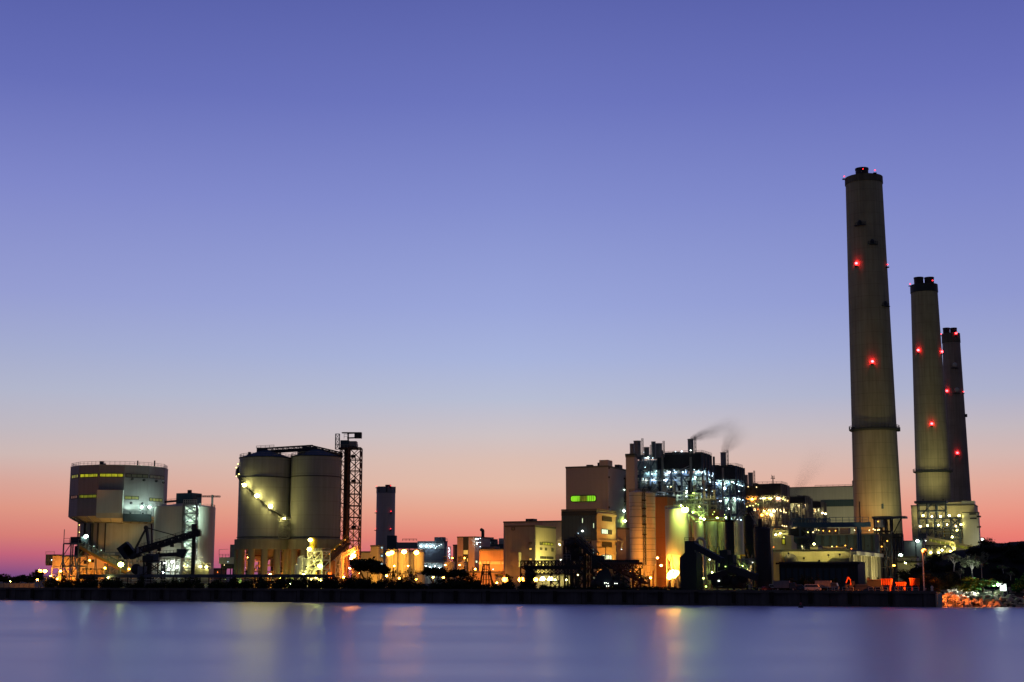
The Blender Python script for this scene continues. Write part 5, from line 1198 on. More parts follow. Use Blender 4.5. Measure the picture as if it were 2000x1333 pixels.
    # row of tanks
    for i, (a, b, yt, yb, Y, m, lb) in enumerate(((1357, 1376, 1021, 1083, 545, 'white_steel', 'slim pale silo right of the pipe deck, edge lit yellow green'), (1380, 1402, 1018, 1068, 552, 'tank_cream', 'first of two joined cream silos with dark pipework below'), (1400, 1419, 1018, 1068, 554, 'clad_cream', 'second of two joined cream silos, behind the dark slim silos'), (1433, 1455, 1016, 1085, 530, 'galv', 'slim grey silo between two dark ones'))):
        s, cx, r, zt, _ = cone_silo(a, b, yt, yb, yb+18, Y, lb, m, 'process_silo')
        lamp(s, (cx+r*.9, Y-r-1.6, zt+1.2), 'lime' if i < 3 else 'cool', (120, 40, 40, 14)[i], .35)
        clutter(s, Fr((cx, Y), FRONT), -r, r, -r-1, r, GZ+1, Zat(a, yb, Y), 8, 90+i, ('lagging','yellow_paint','steel'), .35)
        lamp(s, (cx-r*.3, Y-r-3, GZ+6), ('mercury','mercury','lime','lime')[i], (70, 90, 60, 45)[i], .3)
    lamp(s, at(1447, 1016, 524), 'cool', 10, .35); lamp(s, at(1440, 1015, 524), 'cool', 8, .3)
    # walkway lip lit green
    a, b = at(1378, 1017, 540), at(1424, 1019, 536); g = T('lit_walkway', 'thin yellow green lit walkway along the tops of the cream silos', 'walkway', (a+b)/2)
    MB().beam(a, b, 1.2, .4).rail([a+Vector((0,-.6,.2)), b+Vector((0,-.6,.2))], 1.2, .2, 1.6).build('deck', M['yellow_paint'], g); lamp(g, a.lerp(b, .3)+Vector((0,-1,2.4)), 'lime', 16, .25); lamp(g, a.lerp(b, .8)+Vector((0,-1,2.4)), 'lime', 16, .25)
    # dark cement silos
    def dark(a, b, yt, yb, Y, lb, cone=None, head=None):
        cx = (tx(a)+tx(b))/2*Y; r = (tx(b)-tx(a))/2*Y; c = (a+b)/2; zt = Zat(c, yt, Y-r); zb = max(GZ, Zat(c, yb, Y-r))
        s = T('dark_silo', lb, 'silo', (cx, Y, GZ))
        MB().lathe((cx, Y), [(r, zb), (r, zt), (.01, zt+.5)], 32, cap=False).build('shell', M['silo_dark'], s, smooth=True)
        if cone: MB().lathe((cx, Y), [(r*.2, Zat(c, cone, Y)), (r*.98, zb+.05)], 24).build('cone', M['silo_dark'], s, smooth=True)
        if zb > GZ+1:
            for k in range(4): an = R(90*k+30); MB().beam((cx+r*.9*math.sin(an), Y-r*.9*math.cos(an), GZ), (cx+r*.9*math.sin(an), Y-r*.9*math.cos(an), zb+.2), .5).build('leg', M['steel_dk'], s)
        MB().beam((cx+r+.25, Y-1.2, zb), (cx+r+.25, Y-1.2, zt), .35, n=6).build('edge_pipe', M['galv'], s)
        if head:
            for x0, x1, y0 in head: MB().box(((tx(x0)+tx(x1))/2*Y, Y, zt), (tx(x1)-tx(x0))*Y, 2, Zat(x0, y0, Y)-zt).build('top_filter', M['steel_dk'], s)
        MB().rail([(cx+r*math.sin(R(30*j)), Y-r*math.cos(R(30*j)), zt) for j in range(13)], 1.1, .13, 2).build('roof_railing', M['steel_dk'], s)
        return s, cx, r, zt
    dark(1418, 1436, 1020, 1085, 496, 'slim dark navy silo left of the grey one, with a small filter on top', 1110, [(1424, 1428, 1008), (1419, 1436, 1017)])
    s, cx, r, zt = dark(1454.5, 1476, 1008, 1062, 498, 'dark navy silo with a crown of bent pipes on its head', 1090, [(1460, 1470, 1000)])
    p = MB()
    for x0, y0, x1, y1 in ((1464, 1002, 1482, 1033), (1467, 999, 1488, 1028), (1460, 1003, 1448, 1004), (1448, 1004, 1434, 1020), (1454, 1006, 1447, 998), (1447, 998, 1434, 1018), (1470, 1000, 1478, 1000), (1478, 1000, 1486, 1018)): p.beam(at(x0, y0, 493), at(x1, y1, 491), .42, n=6)
    p.build('blow_pipe', M['steel'], s); MB().ball(at(1464, 998, 496), 1.4, 10, 6).build('pipe_head', M['steel_dk'], s)
    dark(1474, 1507, 1032, 1148, 482, 'broadest dark navy silo, standing nearest to the parked vehicles', None, [(1483, 1490, 1014), (1476, 1500, 1030)])
    g = T('pipe_stand', 'dark stand of cross braced legs and pipes between the dark silos', 'steel frame', at(1462, 1130, 486))
    MB().tower(at(1462, 1130, 486).xy, 5, 4, GZ, Zat(1462, 1092, 486), 2, .4).beam(at(1440, 1094, 484), at(1470, 1094, 484), .5).beam(at(1452, 1098, 484), at(1472, 1098, 484), .5).build('frame', M['steel'], g)
    lamp(g, at(1449, 1106, 487), 'lime', 40, .3); lamp(g, at(1459, 1112, 487), 'lime', 30, .3); lamp(g, at(1470, 1099, 483), 'white', 10, .25)
silos_mid()

# ---------------------------------------------------------------- 13 boiler frames
FL = []
def boiler(label, px0, pxc, px2, ytop, Y, depth, levels, stacks, seed, tint, ybase=1040, dim=1.0, band=.12, nu=7, head=1.0):
    rn = random.Random(seed)
    C = at(pxc, ytop, Y); F = Fr(C); H = C.z; u0 = F.hit(px0, ytop)[0]; d = F.side(px2, ytop+8)[0] if px2 else depth
    d = max(10, min(d, 60))
    root = T('boiler', label, 'boiler', F.pt(u0/2, d/2, GZ), 'open boiler frames')
    zb = GZ; zs = [GZ+(H-GZ)*t for t in levels]
    steel = tint
    nv = 4
    zc = H-(H-GZ)*band
    for i in range(nu+1):
        for j in range(nv+1):
            if 0 < i < nu and 0 < j: continue
            u = u0+(0-u0)*i/nu; v = d*j/nv
            MB().beam(F.pt(u, v, GZ), F.pt(u, v, zc if 0 < i < nu else H-.5), .85).build('column', M[steel], root)
    for z in zs:
        f = MB()
        for v in (0, d*.5): f.beam(F.pt(u0, v, z), F.pt(0, v, z), .6, 1.3)
        for i in range(nu+1): u = u0*(1-i/nu); f.beam(F.pt(u, 0, z), F.pt(u, d, z), .5, .9)
        f.rail([F.pt(u0, -.2, z+.4), F.pt(0, -.2, z+.4), F.pt(0.2, d, z+.4)], 1.2, .16, 2.5)
        f.build('floor_beam', M[steel], root)
        F.box(MB(), u0+.3, -.3, .4, d-.5, z+.3, z+.45).build('deck', M['steel_dk'], root)
    # minor members between the main floors
    allz = [GZ]+zs+[zc]; mf = MB(); bf = MB()
    for za, zb_ in zip(allz, allz[1:]):
        for k in (.33, .66):
            z = za+(zb_-za)*k
            if rn.random() < .8: mf.beam(F.pt(u0, .1, z), F.pt(0, .1, z), .32); mf.rail([F.pt(u0, -.1, z), F.pt(0, -.1, z)], 1.1, .12, 3)
            mf.beam(F.pt(.1, 0, z), F.pt(.1, d, z), .32)
        for i in range(nu):
            ua, ub = u0*(1-i/nu), u0*(1-(i+1)/nu)
            if rn.random() < .5: bf.beam(F.pt(ua, 0, za), F.pt(ub, 0, zb_), .5)
            if rn.random() < .35: bf.beam(F.pt(ub, 0, za), F.pt(ua, 0, zb_), .5)
        for j in range(nv):
            va, vb = d*j/nv, d*(j+1)/nv; bf.beam(F.pt(0, va if j%2 else vb, za), F.pt(0, vb if j%2 else va, zb_), .5)
    mf.build('minor_beam', M[steel], root); bf.build('brace', M[steel], root)
    # the boiler casing inside, hoppers, ducts, stairs
    casings = [(.03, .34, 1.0), (.3, .66, 1.0), (.62, .97, .93)]
    FL.append((root, F, u0, d, zs, zc))
    for a, b, hh in casings:
        F.box(MB(), u0*(1-a), u0*(1-b), 4.5 if a != .3 else 6.5, d-1.5, GZ, GZ+(zc-GZ)*hh).build('boiler_casing', M['clad_pale'], root)
    for k in range(7):
        u = u0*rn.uniform(.08, .92); z = rn.uniform(zs[0], zc-3); w = rn.uniform(1.5, 4); h = rn.uniform(2, 6)
        if rn.random() < .5: F.box(MB(), u, min(-.5, u+w), 1.2, 5, z, z+h).build('duct', M[rn.choice(('clad_pale','lagging','clad_grey'))], root)
        else:
            q = F.pt(u, 3, z); MB().lathe((q.x, q.y), [(.4, z), (1.4, z+1), (1.4, z+h), (.5, z+h+.8)], 14).build('vessel', M['galv'], root, smooth=True)
    clutter(root, F, u0, -.5, -.5, 5, zs[0]-6, zc-2, 26, seed+5, ('pipe','lagging','steel_lt','steel'), .5)
    for za, zb_ in zip(allz[1:], allz[2:]):
        a, b = u0*rn.uniform(.2, .8), 0; MB().stairs(F.pt(a, -.8, za), F.pt(max(u0, min(0, a+rn.choice((-7, 7)))), -.8, zb_), 1.2, .25).build('stair_flight', M['galv'], root)
    # clad head with uneven roof edge
    nb = MB(); F.box(nb, u0*head, 0, 0, d*.8, zc, H-.8)
    if head < 1:
        ob = MB(); ob.beam(F.pt(u0, 0, H-1), F.pt(u0*head, 0, H-1), .7, 1.2).beam(F.pt(u0, d*.5, H-1), F.pt(u0*head, d*.5, H-1), .7, 1.2)
        for i in range(4): ua, ub = u0-(u0-u0*head)*i/4, u0-(u0-u0*head)*(i+1)/4; ob.beam(F.pt(ua, 0, zc), F.pt(ub, 0, H-1), .4).beam(F.pt(ub, 0, zc), F.pt(ub, 0, H-1), .5)
        ob.build('open_bay', M[steel], root); F.box(MB(), u0*.97, u0*head-.2, 5, d*.8, zc+.2, H-2.5).build('penthouse', M['clad_blue'], root)
    nb.build('head_cladding', M['steel_dk'], root)
    rf = MB()
    for k in range(6):
        ua = u0*head*(1-k/6); F.box(rf, ua, ua-u0*head/6-.3, .3, d*.8, H-.8, H-.8+rn.uniform(.3, 1.3))
    rf.build('roof', M['roof'], root); rr = MB(); rr.rail([F.pt(u0, -.1, H-.5), F.pt(0, -.1, H-.5), F.pt(.1, d*.8, H-.5)], 1.2, .13, 2.5); rr.build('roof_railing', M['steel'], root)
    for px0_, px1_, yt, vv, yb in stacks:
        Yc = Y+vv; cx = (tx(px0_, yt)+tx(px1_, yt))/2*Yc; r = (tx(px1_, yt)-tx(px0_, yt))/2*Yc; zt = Zat((px0_+px1_)/2, yt, Yc)
        zz = Zat((px0_+px1_)/2, yb, Yc)
        MB().lathe((cx, Yc), [(r, min(H-2, zz)), (r, zt-.3), (r*1.08, zt-.3), (r*1.08, zt), (r*.9, zt), (r*.9, zt-2)], 24, cap=False).build('stack', M['silo_grey'], root, smooth=True)
        if r > 1: MB().tower((cx+r+.7, Yc-.3), .7, .7, min(H-2, zz), zt+1, 5, .13).build('stack_ladder', M['steel'], root)
    return root, F, u0, d, H, zs, zc
def boilers():
    st = [(1230, 1238.5, 867, 6, 890), (1237.5, 1251.5, 861.5, 2, 892), (1257.5, 1268, 874, 4, 890), (1272, 1280.5, 863, 8, 890), (1280, 1293, 866.5, 4, 892), (1343, 1354.5, 858, 6, 890)]
    r, F, u0, d, H, zs, zc = boiler('nearest and tallest open boiler frame, blue white lamps on every floor', 1230, 1371, 1394, 883, 622, 40, (.28, .42, .57, .70, .83), st, 3, 'steel_navy', head=.62)
    def ls(px, py, kd, k, rr=.38, v=-1): lamp(r, F.hp(px, py, v), kd, k*.9, rr)
    for px, py, k in ((1233.5, 885, 10), (1265, 894, 28), (1258, 884, 8), (1262, 886, 8), (1273, 884, 6), (1275, 895, 8), (1260, 895, 6), (1331.5, 882, 14), (1319.5, 882.5, 8), (1349, 880, 22), (1273.5, 926.5, 18), (1277.5, 923, 8), (1282, 920, 8), (1260, 913, 5), (1256.5, 936, 5), (1317, 919, 6), (1326.5, 923.5, 6), (1333.5, 923, 14), (1356, 918, 6), (1349, 935, 24), (1341, 953.5, 8), (1340, 960, 26), (1304, 951, 10)):
        ls(px, py, 'cool' if k < 20 else 'white', k*1.3, .32 if k < 12 else .5)
    ls(1300, 940, 'yellow', 30, .4, 1.5); ls(1290, 938, 'yellow', 20, .35, 2)
    for px, py, k in ((1365.5, 921.5, 14), (1370.5, 924, 14), (1372, 922, 8), (1377.5, 926, 12), (1385.5, 928, 14), (1391, 930, 12), (1370, 954, 12), (1373.5, 955, 12), (1379, 957, 12), (1386, 959.5, 10), (1391.5, 960, 10), (1387, 942, 10), (1385, 968, 10)):
        lamp(r, F.sp(px, py, .8), 'cool', k*1.0, .36)
    rn = random.Random(8)
    for k in range(9): lamp(r, F.pt(u0*rn.uniform(.03, .97), rn.uniform(.6, 3), rn.choice(zs+[zc])-rn.choice((1.2, 1.2, 6))), rn.choice(('cool', 'cool', 'mint', 'mint', 'white')), 31, .26)
    for px in (1236, 1262, 1284): lamp(r, F.hp(px, 889, -2.5), 'cool', 8, .25)
    # big drain pipes standing before the frame
    for px, yt, w in ((1294, 880, .9), (1349, 893, 1.1)): MB().beam(F.hp(px, 1000, -1.5), F.hp(px, yt, -1.5), w, n=10).build('downcomer', M['lagging'], r, smooth=True)
    # low roof frames in front
    F5 = Fr(at(1400, 1000, 585)); ua = F5.hit(1250, 975)[0]
    s = T('heater_bay', 'dark cluttered bay of pipes and rails over the silos before the tallest boiler', 'heater bay', F5.pt(ua/2, 4, GZ))
    z0, z1, z2 = (Zat(1330, y, 585) for y in (1000, 975, 958))
    F5.box(MB(), ua*.98, 0, 4, 12, GZ, z1-4).build('wall', M['clad_brown'], s)
    steelwork(s, F5, ua, 0, 0, 9, [z0, (z0+z1)/2, z1], 12, 2, 'steel', .32, seed=17)
    clutter(s, F5, ua, ua*.2, -.5, 6, z1-3, z2, 34, 19, ('steel_dk','steel','lagging','pipe'), .4)
    for k in range(14):
        u = ua*(.05+.065*k); q = F5.pt(u, 3, z1); MB().lathe((q.x, q.y), [(.5, z1), (.5, z1+3+2*(k%3)), (.8, z1+3.2+2*(k%3)), (.8, z1+4+2*(k%3))], 10).build('vent_pipe', M['steel_dk' if k%2 else 'lagging'], s, smooth=True)
    for uu in (.9, .72, .5, .3, .1): added_flood(s, F5.pt(ua*uu, -2.5, z1+2.5), F5.pt(ua*uu, 4, z1-3), ('mint', 'yellow', 'cool', 'lime', 'mint')[int(uu*10)%5], 6, 150, lens=False)  # spots added to brighten the bay
    lamp(s, F5.hp(1340, 963, 0), 'white', 22, .45); lamp(s, F5.hp(1310, 951, 2), 'yellow', 14, .4); lamp(s, F5.hp(1365, 990, -2), 'lime', 40, .3); lamp(s, F5.hp(1395, 1000, -2), 'lime', 16, .3)
    # second
    r, F, u0, d, H, zs, zc = boiler('second open boiler frame in the row, with a single smoking stack', 1385, 1437.5, 1453, 908, 694, 40, (.26, .42, .58, .74), [(1407, 1418, 884, 8, 912)], 5, 'steel_navy', nu=4)
    for px, py, k in ((1415, 954, 30), (1393, 944, 8), (1399, 943, 10), (1418.5, 944, 8), (1407.5, 978.5, 26), (1413, 997, 14), (1415.5, 1011, 14), (1414, 972, 8), (1396, 985, 6)): lamp(r, F.hp(px, py, -1), 'cool', k*1.3, .36 if k < 20 else .55)
    for px, py, k in ((1433.5, 944, 14), (1439.5, 946.5, 14), (1444, 948, 12), (1447, 948.5, 12), (1450, 950, 10), (1434, 972.5, 10), (1441, 974.5, 10), (1445, 975.5, 10), (1451, 977, 10), (1443, 960, 8)): lamp(r, F.sp(px, py, .8), 'cool', k*1.2, .4)
    for k in range(5): lamp(r, F.pt(u0*rn.uniform(.03, .97), rn.uniform(.6, 3), rn.choice(zs+[zc])-rn.choice((1.2, 1.2, 6))), rn.choice(('cool', 'mint', 'mint')), 34, .26)
    MB().beam(F.hp(1412, 1000, -1.5), F.hp(1412, 914, -1.5), 1.0, n=10).build('downcomer', M['lagging'], r, smooth=True)
    # third: warm lamps
    r, F, u0, d, H, zs, zc = boiler('third open boiler frame, glowing amber with star like sodium lamps', 1453, 1526, 1540.5, 943, 800, 40, (.2, .38, .56, .76), [(1449.5, 1453, 926, 6, 950), (1452.5, 1460.5, 928, 6, 950), (1461, 1470.5, 923.5, 2, 950)], 7, 'steel', nu=6)
    for px, py, kd, k, rr in ((1469, 975.5, 'amber', 60, .8), (1519.5, 974, 'warm', 55, .8), (1485.5, 974, 'white', 12, .5), (1490, 974, 'white', 12, .5), (1513, 970, 'warm', 10, .4), (1480.5, 995.5, 'redor', 16, .5), (1493, 995, 'sodium', 22, .55), (1498, 1003.5, 'amber', 40, .7), (1506.5, 1006, 'warm', 55, .8), (1488, 1006.5, 'sodium', 60, .8), (1511.5, 998.5, 'warm', 45, .75), (1461, 951, 'warm', 14, .5), (1477.5, 952, 'warm', 10, .45), (1459, 990, 'yellow', 20, .5), (1465, 988, 'yellow', 16, .5), (1471, 988, 'yellow', 16, .5), (1476, 984, 'yellow', 26, .5), (1482, 1019, 'white', 8, .4), (1481, 986, 'lime', 14, .4)):
        lamp(r, F.hp(px, py, -1.2), kd, k*1.1, rr)
    for px, py, k in ((1525, 974, 10), (1529.5, 975.5, 14), (1533, 977, 12), (1538, 978.5, 12), (1525.5, 999, 10), (1531, 1000, 12), (1535, 1001.5, 10), (1528, 1027, 14), (1532, 1028, 10), (1536, 1028.5, 12)): lamp(r, F.sp(px, py, .8), 'warm', k*1.2, .5)
    for k in range(7): lamp(r, F.pt(u0*rn.uniform(.05, .95), rn.uniform(.6, 3), rn.choice(zs)-rn.choice((1.5, 5))), rn.choice(('amber', 'amber', 'yellow', 'warm', 'sodium')), 45, .28)
    q = F.pt(u0*.3, 8, H); MB().beam(q, q+Vector((0,0,4.5)), .5).beam(q+Vector((-1.2,0,3)), q+Vector((1.2,0,3)), .3).beam(q+Vector((.8,0,2.6)), q+Vector((.8,0,4.6)), .22).beam(q+Vector((-.7,0,3)), q+Vector((-.7,0,5)), .22).build('antenna', M['steel_dk'], r)
    # fourth, fifth
    r, F, u0, d, H, zs, zc = boiler('fourth boiler frame, dim and mostly unlit, against the big grey hall', 1541, 1573, 1586, 969, 960, 40, (.22, .45, .68), [], 11, 'steel', nu=3, band=.08)
    for px, py, kd, k in ((1562, 990, 'redor', 20), (1563, 1003, 'redor', 16), (1567, 1012, 'redor', 16), (1551, 985, 'warm', 8)): lamp(r, F.hp(px, py, 1), kd, k, .4)
    r, F, u0, d, H, zs, zc = boiler('fifth and smallest boiler frame, furthest along the row', 1585, 1604, 1613, 979, 1040, 40, (.22, .45, .68), [], 12, 'steel', nu=3, band=.08)
    for px, py, kd, k in ((1606.5, 1002.5, 'warm', 34), (1612.5, 1004, 'warm', 40), (1591, 998, 'redor', 24), (1593, 1000, 'warm', 8)): lamp(r, F.hp(px, py, -1.5), kd, k, .7 if k > 30 else .45)
    # lights added to the frames: wide spots on every floor to brighten the casings
    rl = random.Random(31)
    for i, kinds, n, k in ((0, ('cool', 'cool', 'mint', 'white'), 7, 10), (1, ('cool', 'mint', 'mint'), 5, 11), (2, ('amber', 'yellow', 'warm', 'sodium'), 5, 14), (3, ('warm', 'halide'), 3, 8), (4, ('warm', 'halide'), 3, 8)):
        rt, F_, u_, d_, zz, zc_ = FL[i]
        for za in zz+[zc_]:
            for j in range(n):
                if rl.random() < .25: continue
                u = u_*(j+rl.uniform(.2, .8))/n; added_flood(rt, F_.pt(u, -1.2, za-1.4), F_.pt(u, 6, za-4), rl.choice(kinds), k*rl.uniform(.5, 1.6), 150, lens=False)
            if i < 3:
                for j in range(3): v = d_*(j+.5)/3; added_flood(rt, F_.pt(1.2, v, za-1.4), F_.pt(-6, v, za-3), rl.choice(kinds), k*.6, 150, lens=False)
    # turbine hall
    q, F, u0, d, H = bld('turbine_hall', 'vast plain grey hall with one dark horizontal band, behind the main chimney', 'building', 1538, 1674, 1676, 949, 1090, 'clad_pale', depth=40)
    z1 = F.hit(1640, 976.5)[1]; z0 = F.hit(1640, 989.5)[1]; F.box(MB(), u0*.52, 0, -.4, 0, z0, z1).build('dark_band', M['clad_dark'], q)
    a = F.hit(1664, 945)[0]; F.box(MB(), a, a+1.5, 1, 3, H, H+4).build('roof_vent', M['clad_char'], q); MB().rail([F.pt(u0*.6, -.3, H), F.pt(0, -.3, H)], 1, .18, 4).build('railing', M['steel'], q)
    for px in (1605, 1645): added_flood(q, F.hp(px, 1046, -45), F.hp(px, 985), 'halide', 240, 90)
boilers()

# ---------------------------------------------------------------- 14 the three tall chimneys
def chimneys():
    r, cx, rad, zt = chimney('tall_chimney', 'nearest and tallest concrete chimney, with a ring platform low on the shaft', 1651, 1720.5, 339, 1670.5, 1762.5, 1040, 714, M['chimney'], [(1683.5, 25, 0)], [(836, 1.3)],
        [(1648.5, 345.5, 'red', 10, .55), (1708.5, 333.5, 'red', 14, .65), (1685, 331, 'red', 4, .4), (1672, 515, 'red', 26, .75), (1733, 517.5, 'red', 10, .55), (1703.5, 706.5, 'red', 26, .75)], band=352, fh=5.2, bm='soot')
    Y = 714
    for px, py, w in ((1680, 441, 5.5), (1704, 478, 5.0), (1729, 599, 5.0)):
        z = Zat(px, py, Y-10); rr = rad(z); y = Y-rr
        for _ in range(8): s = max(-.98, min(.98, (tx(px, py)*y-cx)/rr)); y = Y-rr*math.cos(math.asin(s))
        a = math.asin(s); x, y = cx+(rr+.3)*math.sin(a), Y-(rr+.3)*math.cos(a); z = Zat(px, py, y)
        b = MB(); b.box((x, y, z), w, 1.6, .4, a); b.rail([(x-w/2*math.cos(a), y-.8-w/2*math.sin(a), z+.4), (x+w/2*math.cos(a), y-.8+w/2*math.sin(a), z+.4)], 1.1, .18, 1.2); b.build('landing', M['clad_char'], r)
        MB().lathe((x, y+.3), [(1.0, z), (1.0, z+2), (.5, z+2.8)], 12).build('hatch', M['clad_char'], r)
    z = Zat(1711, 994, Y-12); MB().box((tx(1711, 994)*Y+.2, Y-rad(z)-.02, z), 1.0, .5, 2.4).build('door', M['clad_dark'], r)
    z = Zat(1667, 836, Y-10)
    for px in (1664.5, 1752): MB().box((tx(px, 838)*Y, Y-2, z-1), 1.6, 2.4, 2.0).build('platform_box', M['clad_char'], r)
    r2, cx2, rad2, zt2 = chimney('twin_flue_chimney', 'middle concrete chimney with a dark cap and two flues side by side', 1778, 1828, 553, 1792, 1860, 980, 962, M['chimney'], [(1794.5, 18, 0), (1815, 18, 0)], [(920, 1.6)],
        [(1777, 555, 'red', 12, .7), (1821, 548.5, 'red', 18, .8), (1793, 684.5, 'red', 40, .95), (1839.5, 687.5, 'red', 24, .8), (1819.5, 828, 'red', 36, .95)], band=568, fh=5.6)
    r3, cx3, rad3, zt3 = chimney('far_brown_chimney', 'farthest and shortest looking chimney, brownish, partly behind the middle one', 1838.5, 1871.5, 650, 1853, 1898, 980, 1162, M['chimney_far'], [(1848.5, 13, 0), (1862.5, 13, 0)], [],
        [(1837.5, 653, 'red', 8, .7), (1867, 651.5, 'red', 22, .95), (1849, 764, 'red', 34, 1.05), (1881.5, 765.5, 'red', 12, .8), (1869.5, 885, 'red', 36, 1.1)], band=668, fh=5.0, bm='soot')
    for px, py in ((1865, 713), (1869, 762)):
        z = Zat(px, py, 1150); q = at(px, py, 1162-rad3(z)-.8)
        MB().ball(q, 2.0, 14, 8, (1,.4,1)).build('dish', M['clad_pale'], r3, smooth=True)
        MB().box(q+Vector((0,.4,-2.8)), 6, 1.4, .4).build('landing', M['clad_char'], r3)
    q = at(1885, 815, 1158); MB().box(q, 3, 2.4, 2.4).build('landing', M['clad_char'], r3)
    return cx, cx2
CH1, CH2 = chimneys()

# ---------------------------------------------------------------- 15/16 blue crane, halls in front of the chimney
def right_front():
    Y = 560; P = lambda x, y, o=0: at(x, y, Y+o)
    b0, b1 = P(1547, 1026), P(1699, 1025)
    g = T('blue_gantry', 'blue steel unloading gantry with a long level boom and a thin mast', 'gantry crane', (P(1573, 1100).x, Y, GZ))
    MB().beam(b0, b1, 3, 1.8).build('boom', M['steel_blue'], g)
    MB().rail([P(1620, 1022, -1.5), P(1697, 1021.5, -1.5)], 2.2, .18, 2.2).build('boom_railing', M['steel_blue'], g)
    MB().truss(b0-Vector((0,0,.2)), P(1620, 1027), 3.4, 2.6, 8, .3).build('boom_tail', M['steel_blue'], g)
    for px in (1675.5, 1680): q = P(px, 1030); MB().beam(q, (P(px+1.5, 1090).x, Y, GZ), .7).build('leg', M['steel_blue'], g)
    q = P(1678.5, 980); MB().beam((q.x, Y, b1.z), q, .45, n=6).build('mast', M['steel_dk'], g)
    q = P(1573, 1050); MB().tower((q.x, q.y), 5, 5, GZ, b0.z-1, 5, .7).build('support_tower', M['steel_navy'], g)
    MB().beam(P(1577, 1072), P(1600, 1031), .5).build('strut', M['steel_navy'], g)
    MB().box(P(1557, 1048), 6, 4, 3).build('machine_house', M['steel_dk'], g)
    MB().lathe((P(1562, 1060).x, Y-2), [(1.5, Zat(1562, 1064, Y)), (4, Zat(1562, 1052, Y)), (4, Zat(1562, 1049, Y))], 16).build('hopper', M['steel_navy'], g)
    for px, h in ((1557, 1004), (1562, 1010), (1569, 1006), (1575, 1015)): q = P(px, 1026); MB().beam(q, P(px, h), .9).build('post', M['steel_navy'], g)
    clutter(g, Fr(P(1590, 1090)), -9, 0, -1, 3, GZ+8, P(1573, 1036).z, 8, 55, ('steel_navy','steel_blue','steel'), .4)
    lamp(g, P(1588, 1040, -3), 'warm', 16, .4); lamp(g, P(1578, 1040, -3), 'yellow', 10, .35); lamp(g, P(1599, 1036, -3), 'yellow', 6, .3)
    # dark long hall with warm lamps
    q, F, u0, d, H = bld('long_dark_hall', 'long low dark hall between the blue gantry and the chimney foot', 'building', 1572, 1708, 1716, 1042, 640, 'clad_dark', depth=14)
    z0 = F.hit(1640, 1062)[1]
    for i in range(9): u = u0*(1-i/8.5); F.box(MB(), u, u+1, -.5, 0, GZ, H-1).build('pilaster', M['clad_char'], q)
    for px, py, kd, k in ((1577, 1042, 'yellow', 8), (1596, 1038, 'warm', 8), (1608, 1037, 'amber', 12), (1620, 1038, 'amber', 12), (1632, 1037, 'amber', 12), (1669, 1036, 'warm', 16), (1698, 1036, 'warm', 20), (1709, 1035.5, 'warm', 20), (1714, 1036, 'warm', 14), (1617, 1071, 'amber', 30), (1634, 1068, 'amber', 24), (1651, 1066, 'amber', 20), (1663, 1072, 'redor', 30), (1640, 1070, 'yellow', 30), (1625, 1068, 'yellow', 20)):
        lamp(q, F.hp(px, py, -2.2), kd, k, .42)
    MB().rail([F.pt(u0, -.3, H), F.pt(0, -.3, H)], 1.2, .15, 3).build('railing', M['steel'], q)
    for px in (1590, 1618, 1645, 1672, 1695): added_flood(q, F.hp(px, 1066, -9), F.hp(px-4, 1052, 0), ('halide', 'warm')[px%2], 4, 140, lens=False)  # weak spots added to lift the dark front
    for x0, x1 in ((1614, 1632), (1637, 1655)):
        a, zt = F.hit(x0, 1031); b = F.hit(x1, 1031)[0]; F.box(MB(), a, b, 3, 8, H, zt).build('roof_plant', M['clad_brown'], q)
    clutter(q, F, u0*.7, 0, -4, -.6, GZ+4, GZ+14, 14, 56, ('yellow_paint','lagging','rust'), .35)
    # olive lit hall with colonnade on its right side
    Y = 512; q, F, u0, d, H = bld('olive_hall', 'low olive green hall with a bright columned right side, above the dark shed', 'building', 1508, 1661, 1714, 1073, Y, 'clad_cream', depth=None)
    F.box(MB(), u0, 0, -1, 0, H-2.4, H-.72).build('fascia', M['clad_cream'], q)
    a = F.hit(1600, 1090)[0]
    MB().hexa([F.pt(u, v, z) for u, v, z in ((a-4,-1.5,GZ+5),(-.3,-1.5,GZ+5),(-.3,-.1,GZ+5),(a-4,-.1,GZ+5),(a+5,-1.5,H-3),(-.3,-1.5,H-3),(-.3,-.1,H-3),(a+5,-.1,H-3))]).build('stair_ramp', M['concrete_dark'], q)
    zc = F.side(1690, 1092)[1]; cs = 8
    F.box(MB(), .02, 2.2, -.3, d+.3, H-2.0, H-.72).build('eave', M['clad_pale'], q)
    for i in range(cs+1): v = d*i/cs; F.box(MB(), .02, .9, v, v+.7, GZ+3, H-2.0).build('column', M['concrete'], q)
    for i in range(cs): v = d*(i+.5)/cs; F.box(MB(), .02, .12, v-.4, v+.9, GZ+4, H-3).build('side_panel', M['clad_pale'], q)
    F.box(MB(), .02, 3.5, -.2, d+2.5, GZ+2.2, GZ+2.9).build('terrace', M['concrete'], q)
    for i in range(5): v = d*(i+.6)/5; F.box(MB(), 3.0, 3.5, v, v+.6, GZ, GZ+2.2).build('terrace_post', M['concrete'], q)
    F.box(MB(), u0, u0*.86, -3, -1, H-4.2, H-1).build('porch', M['clad_cream'], q); a = F.hit(1545, 1082)[0]; MB().ball(F.pt(a, -1.4, H-3.4), 2.4, 14, 8, (1,.5,.8)).build('duct_mouth', M['clad_grey'], q, smooth=True)
    F.box(MB(), u0*.35, -2, 1, 4, H, H+.9).build('roof_box', M['clad_brown'], q)
    for v in (3, d*.4, d*.75): added_flood(q, F.pt(9, v-3, GZ+4), F.pt(0, v+1, GZ+9), 'halide', 55, 130)
    for px, py, k in ((1570, 1087, 16), (1618, 1081, 16), (1540, 1078, 10), (1600, 1092, 14), (1640, 1080, 12)): added_flood(q, F.hp(px, py+3, -5), F.hp(px, py-6), 'yellow', k*.3, 130)
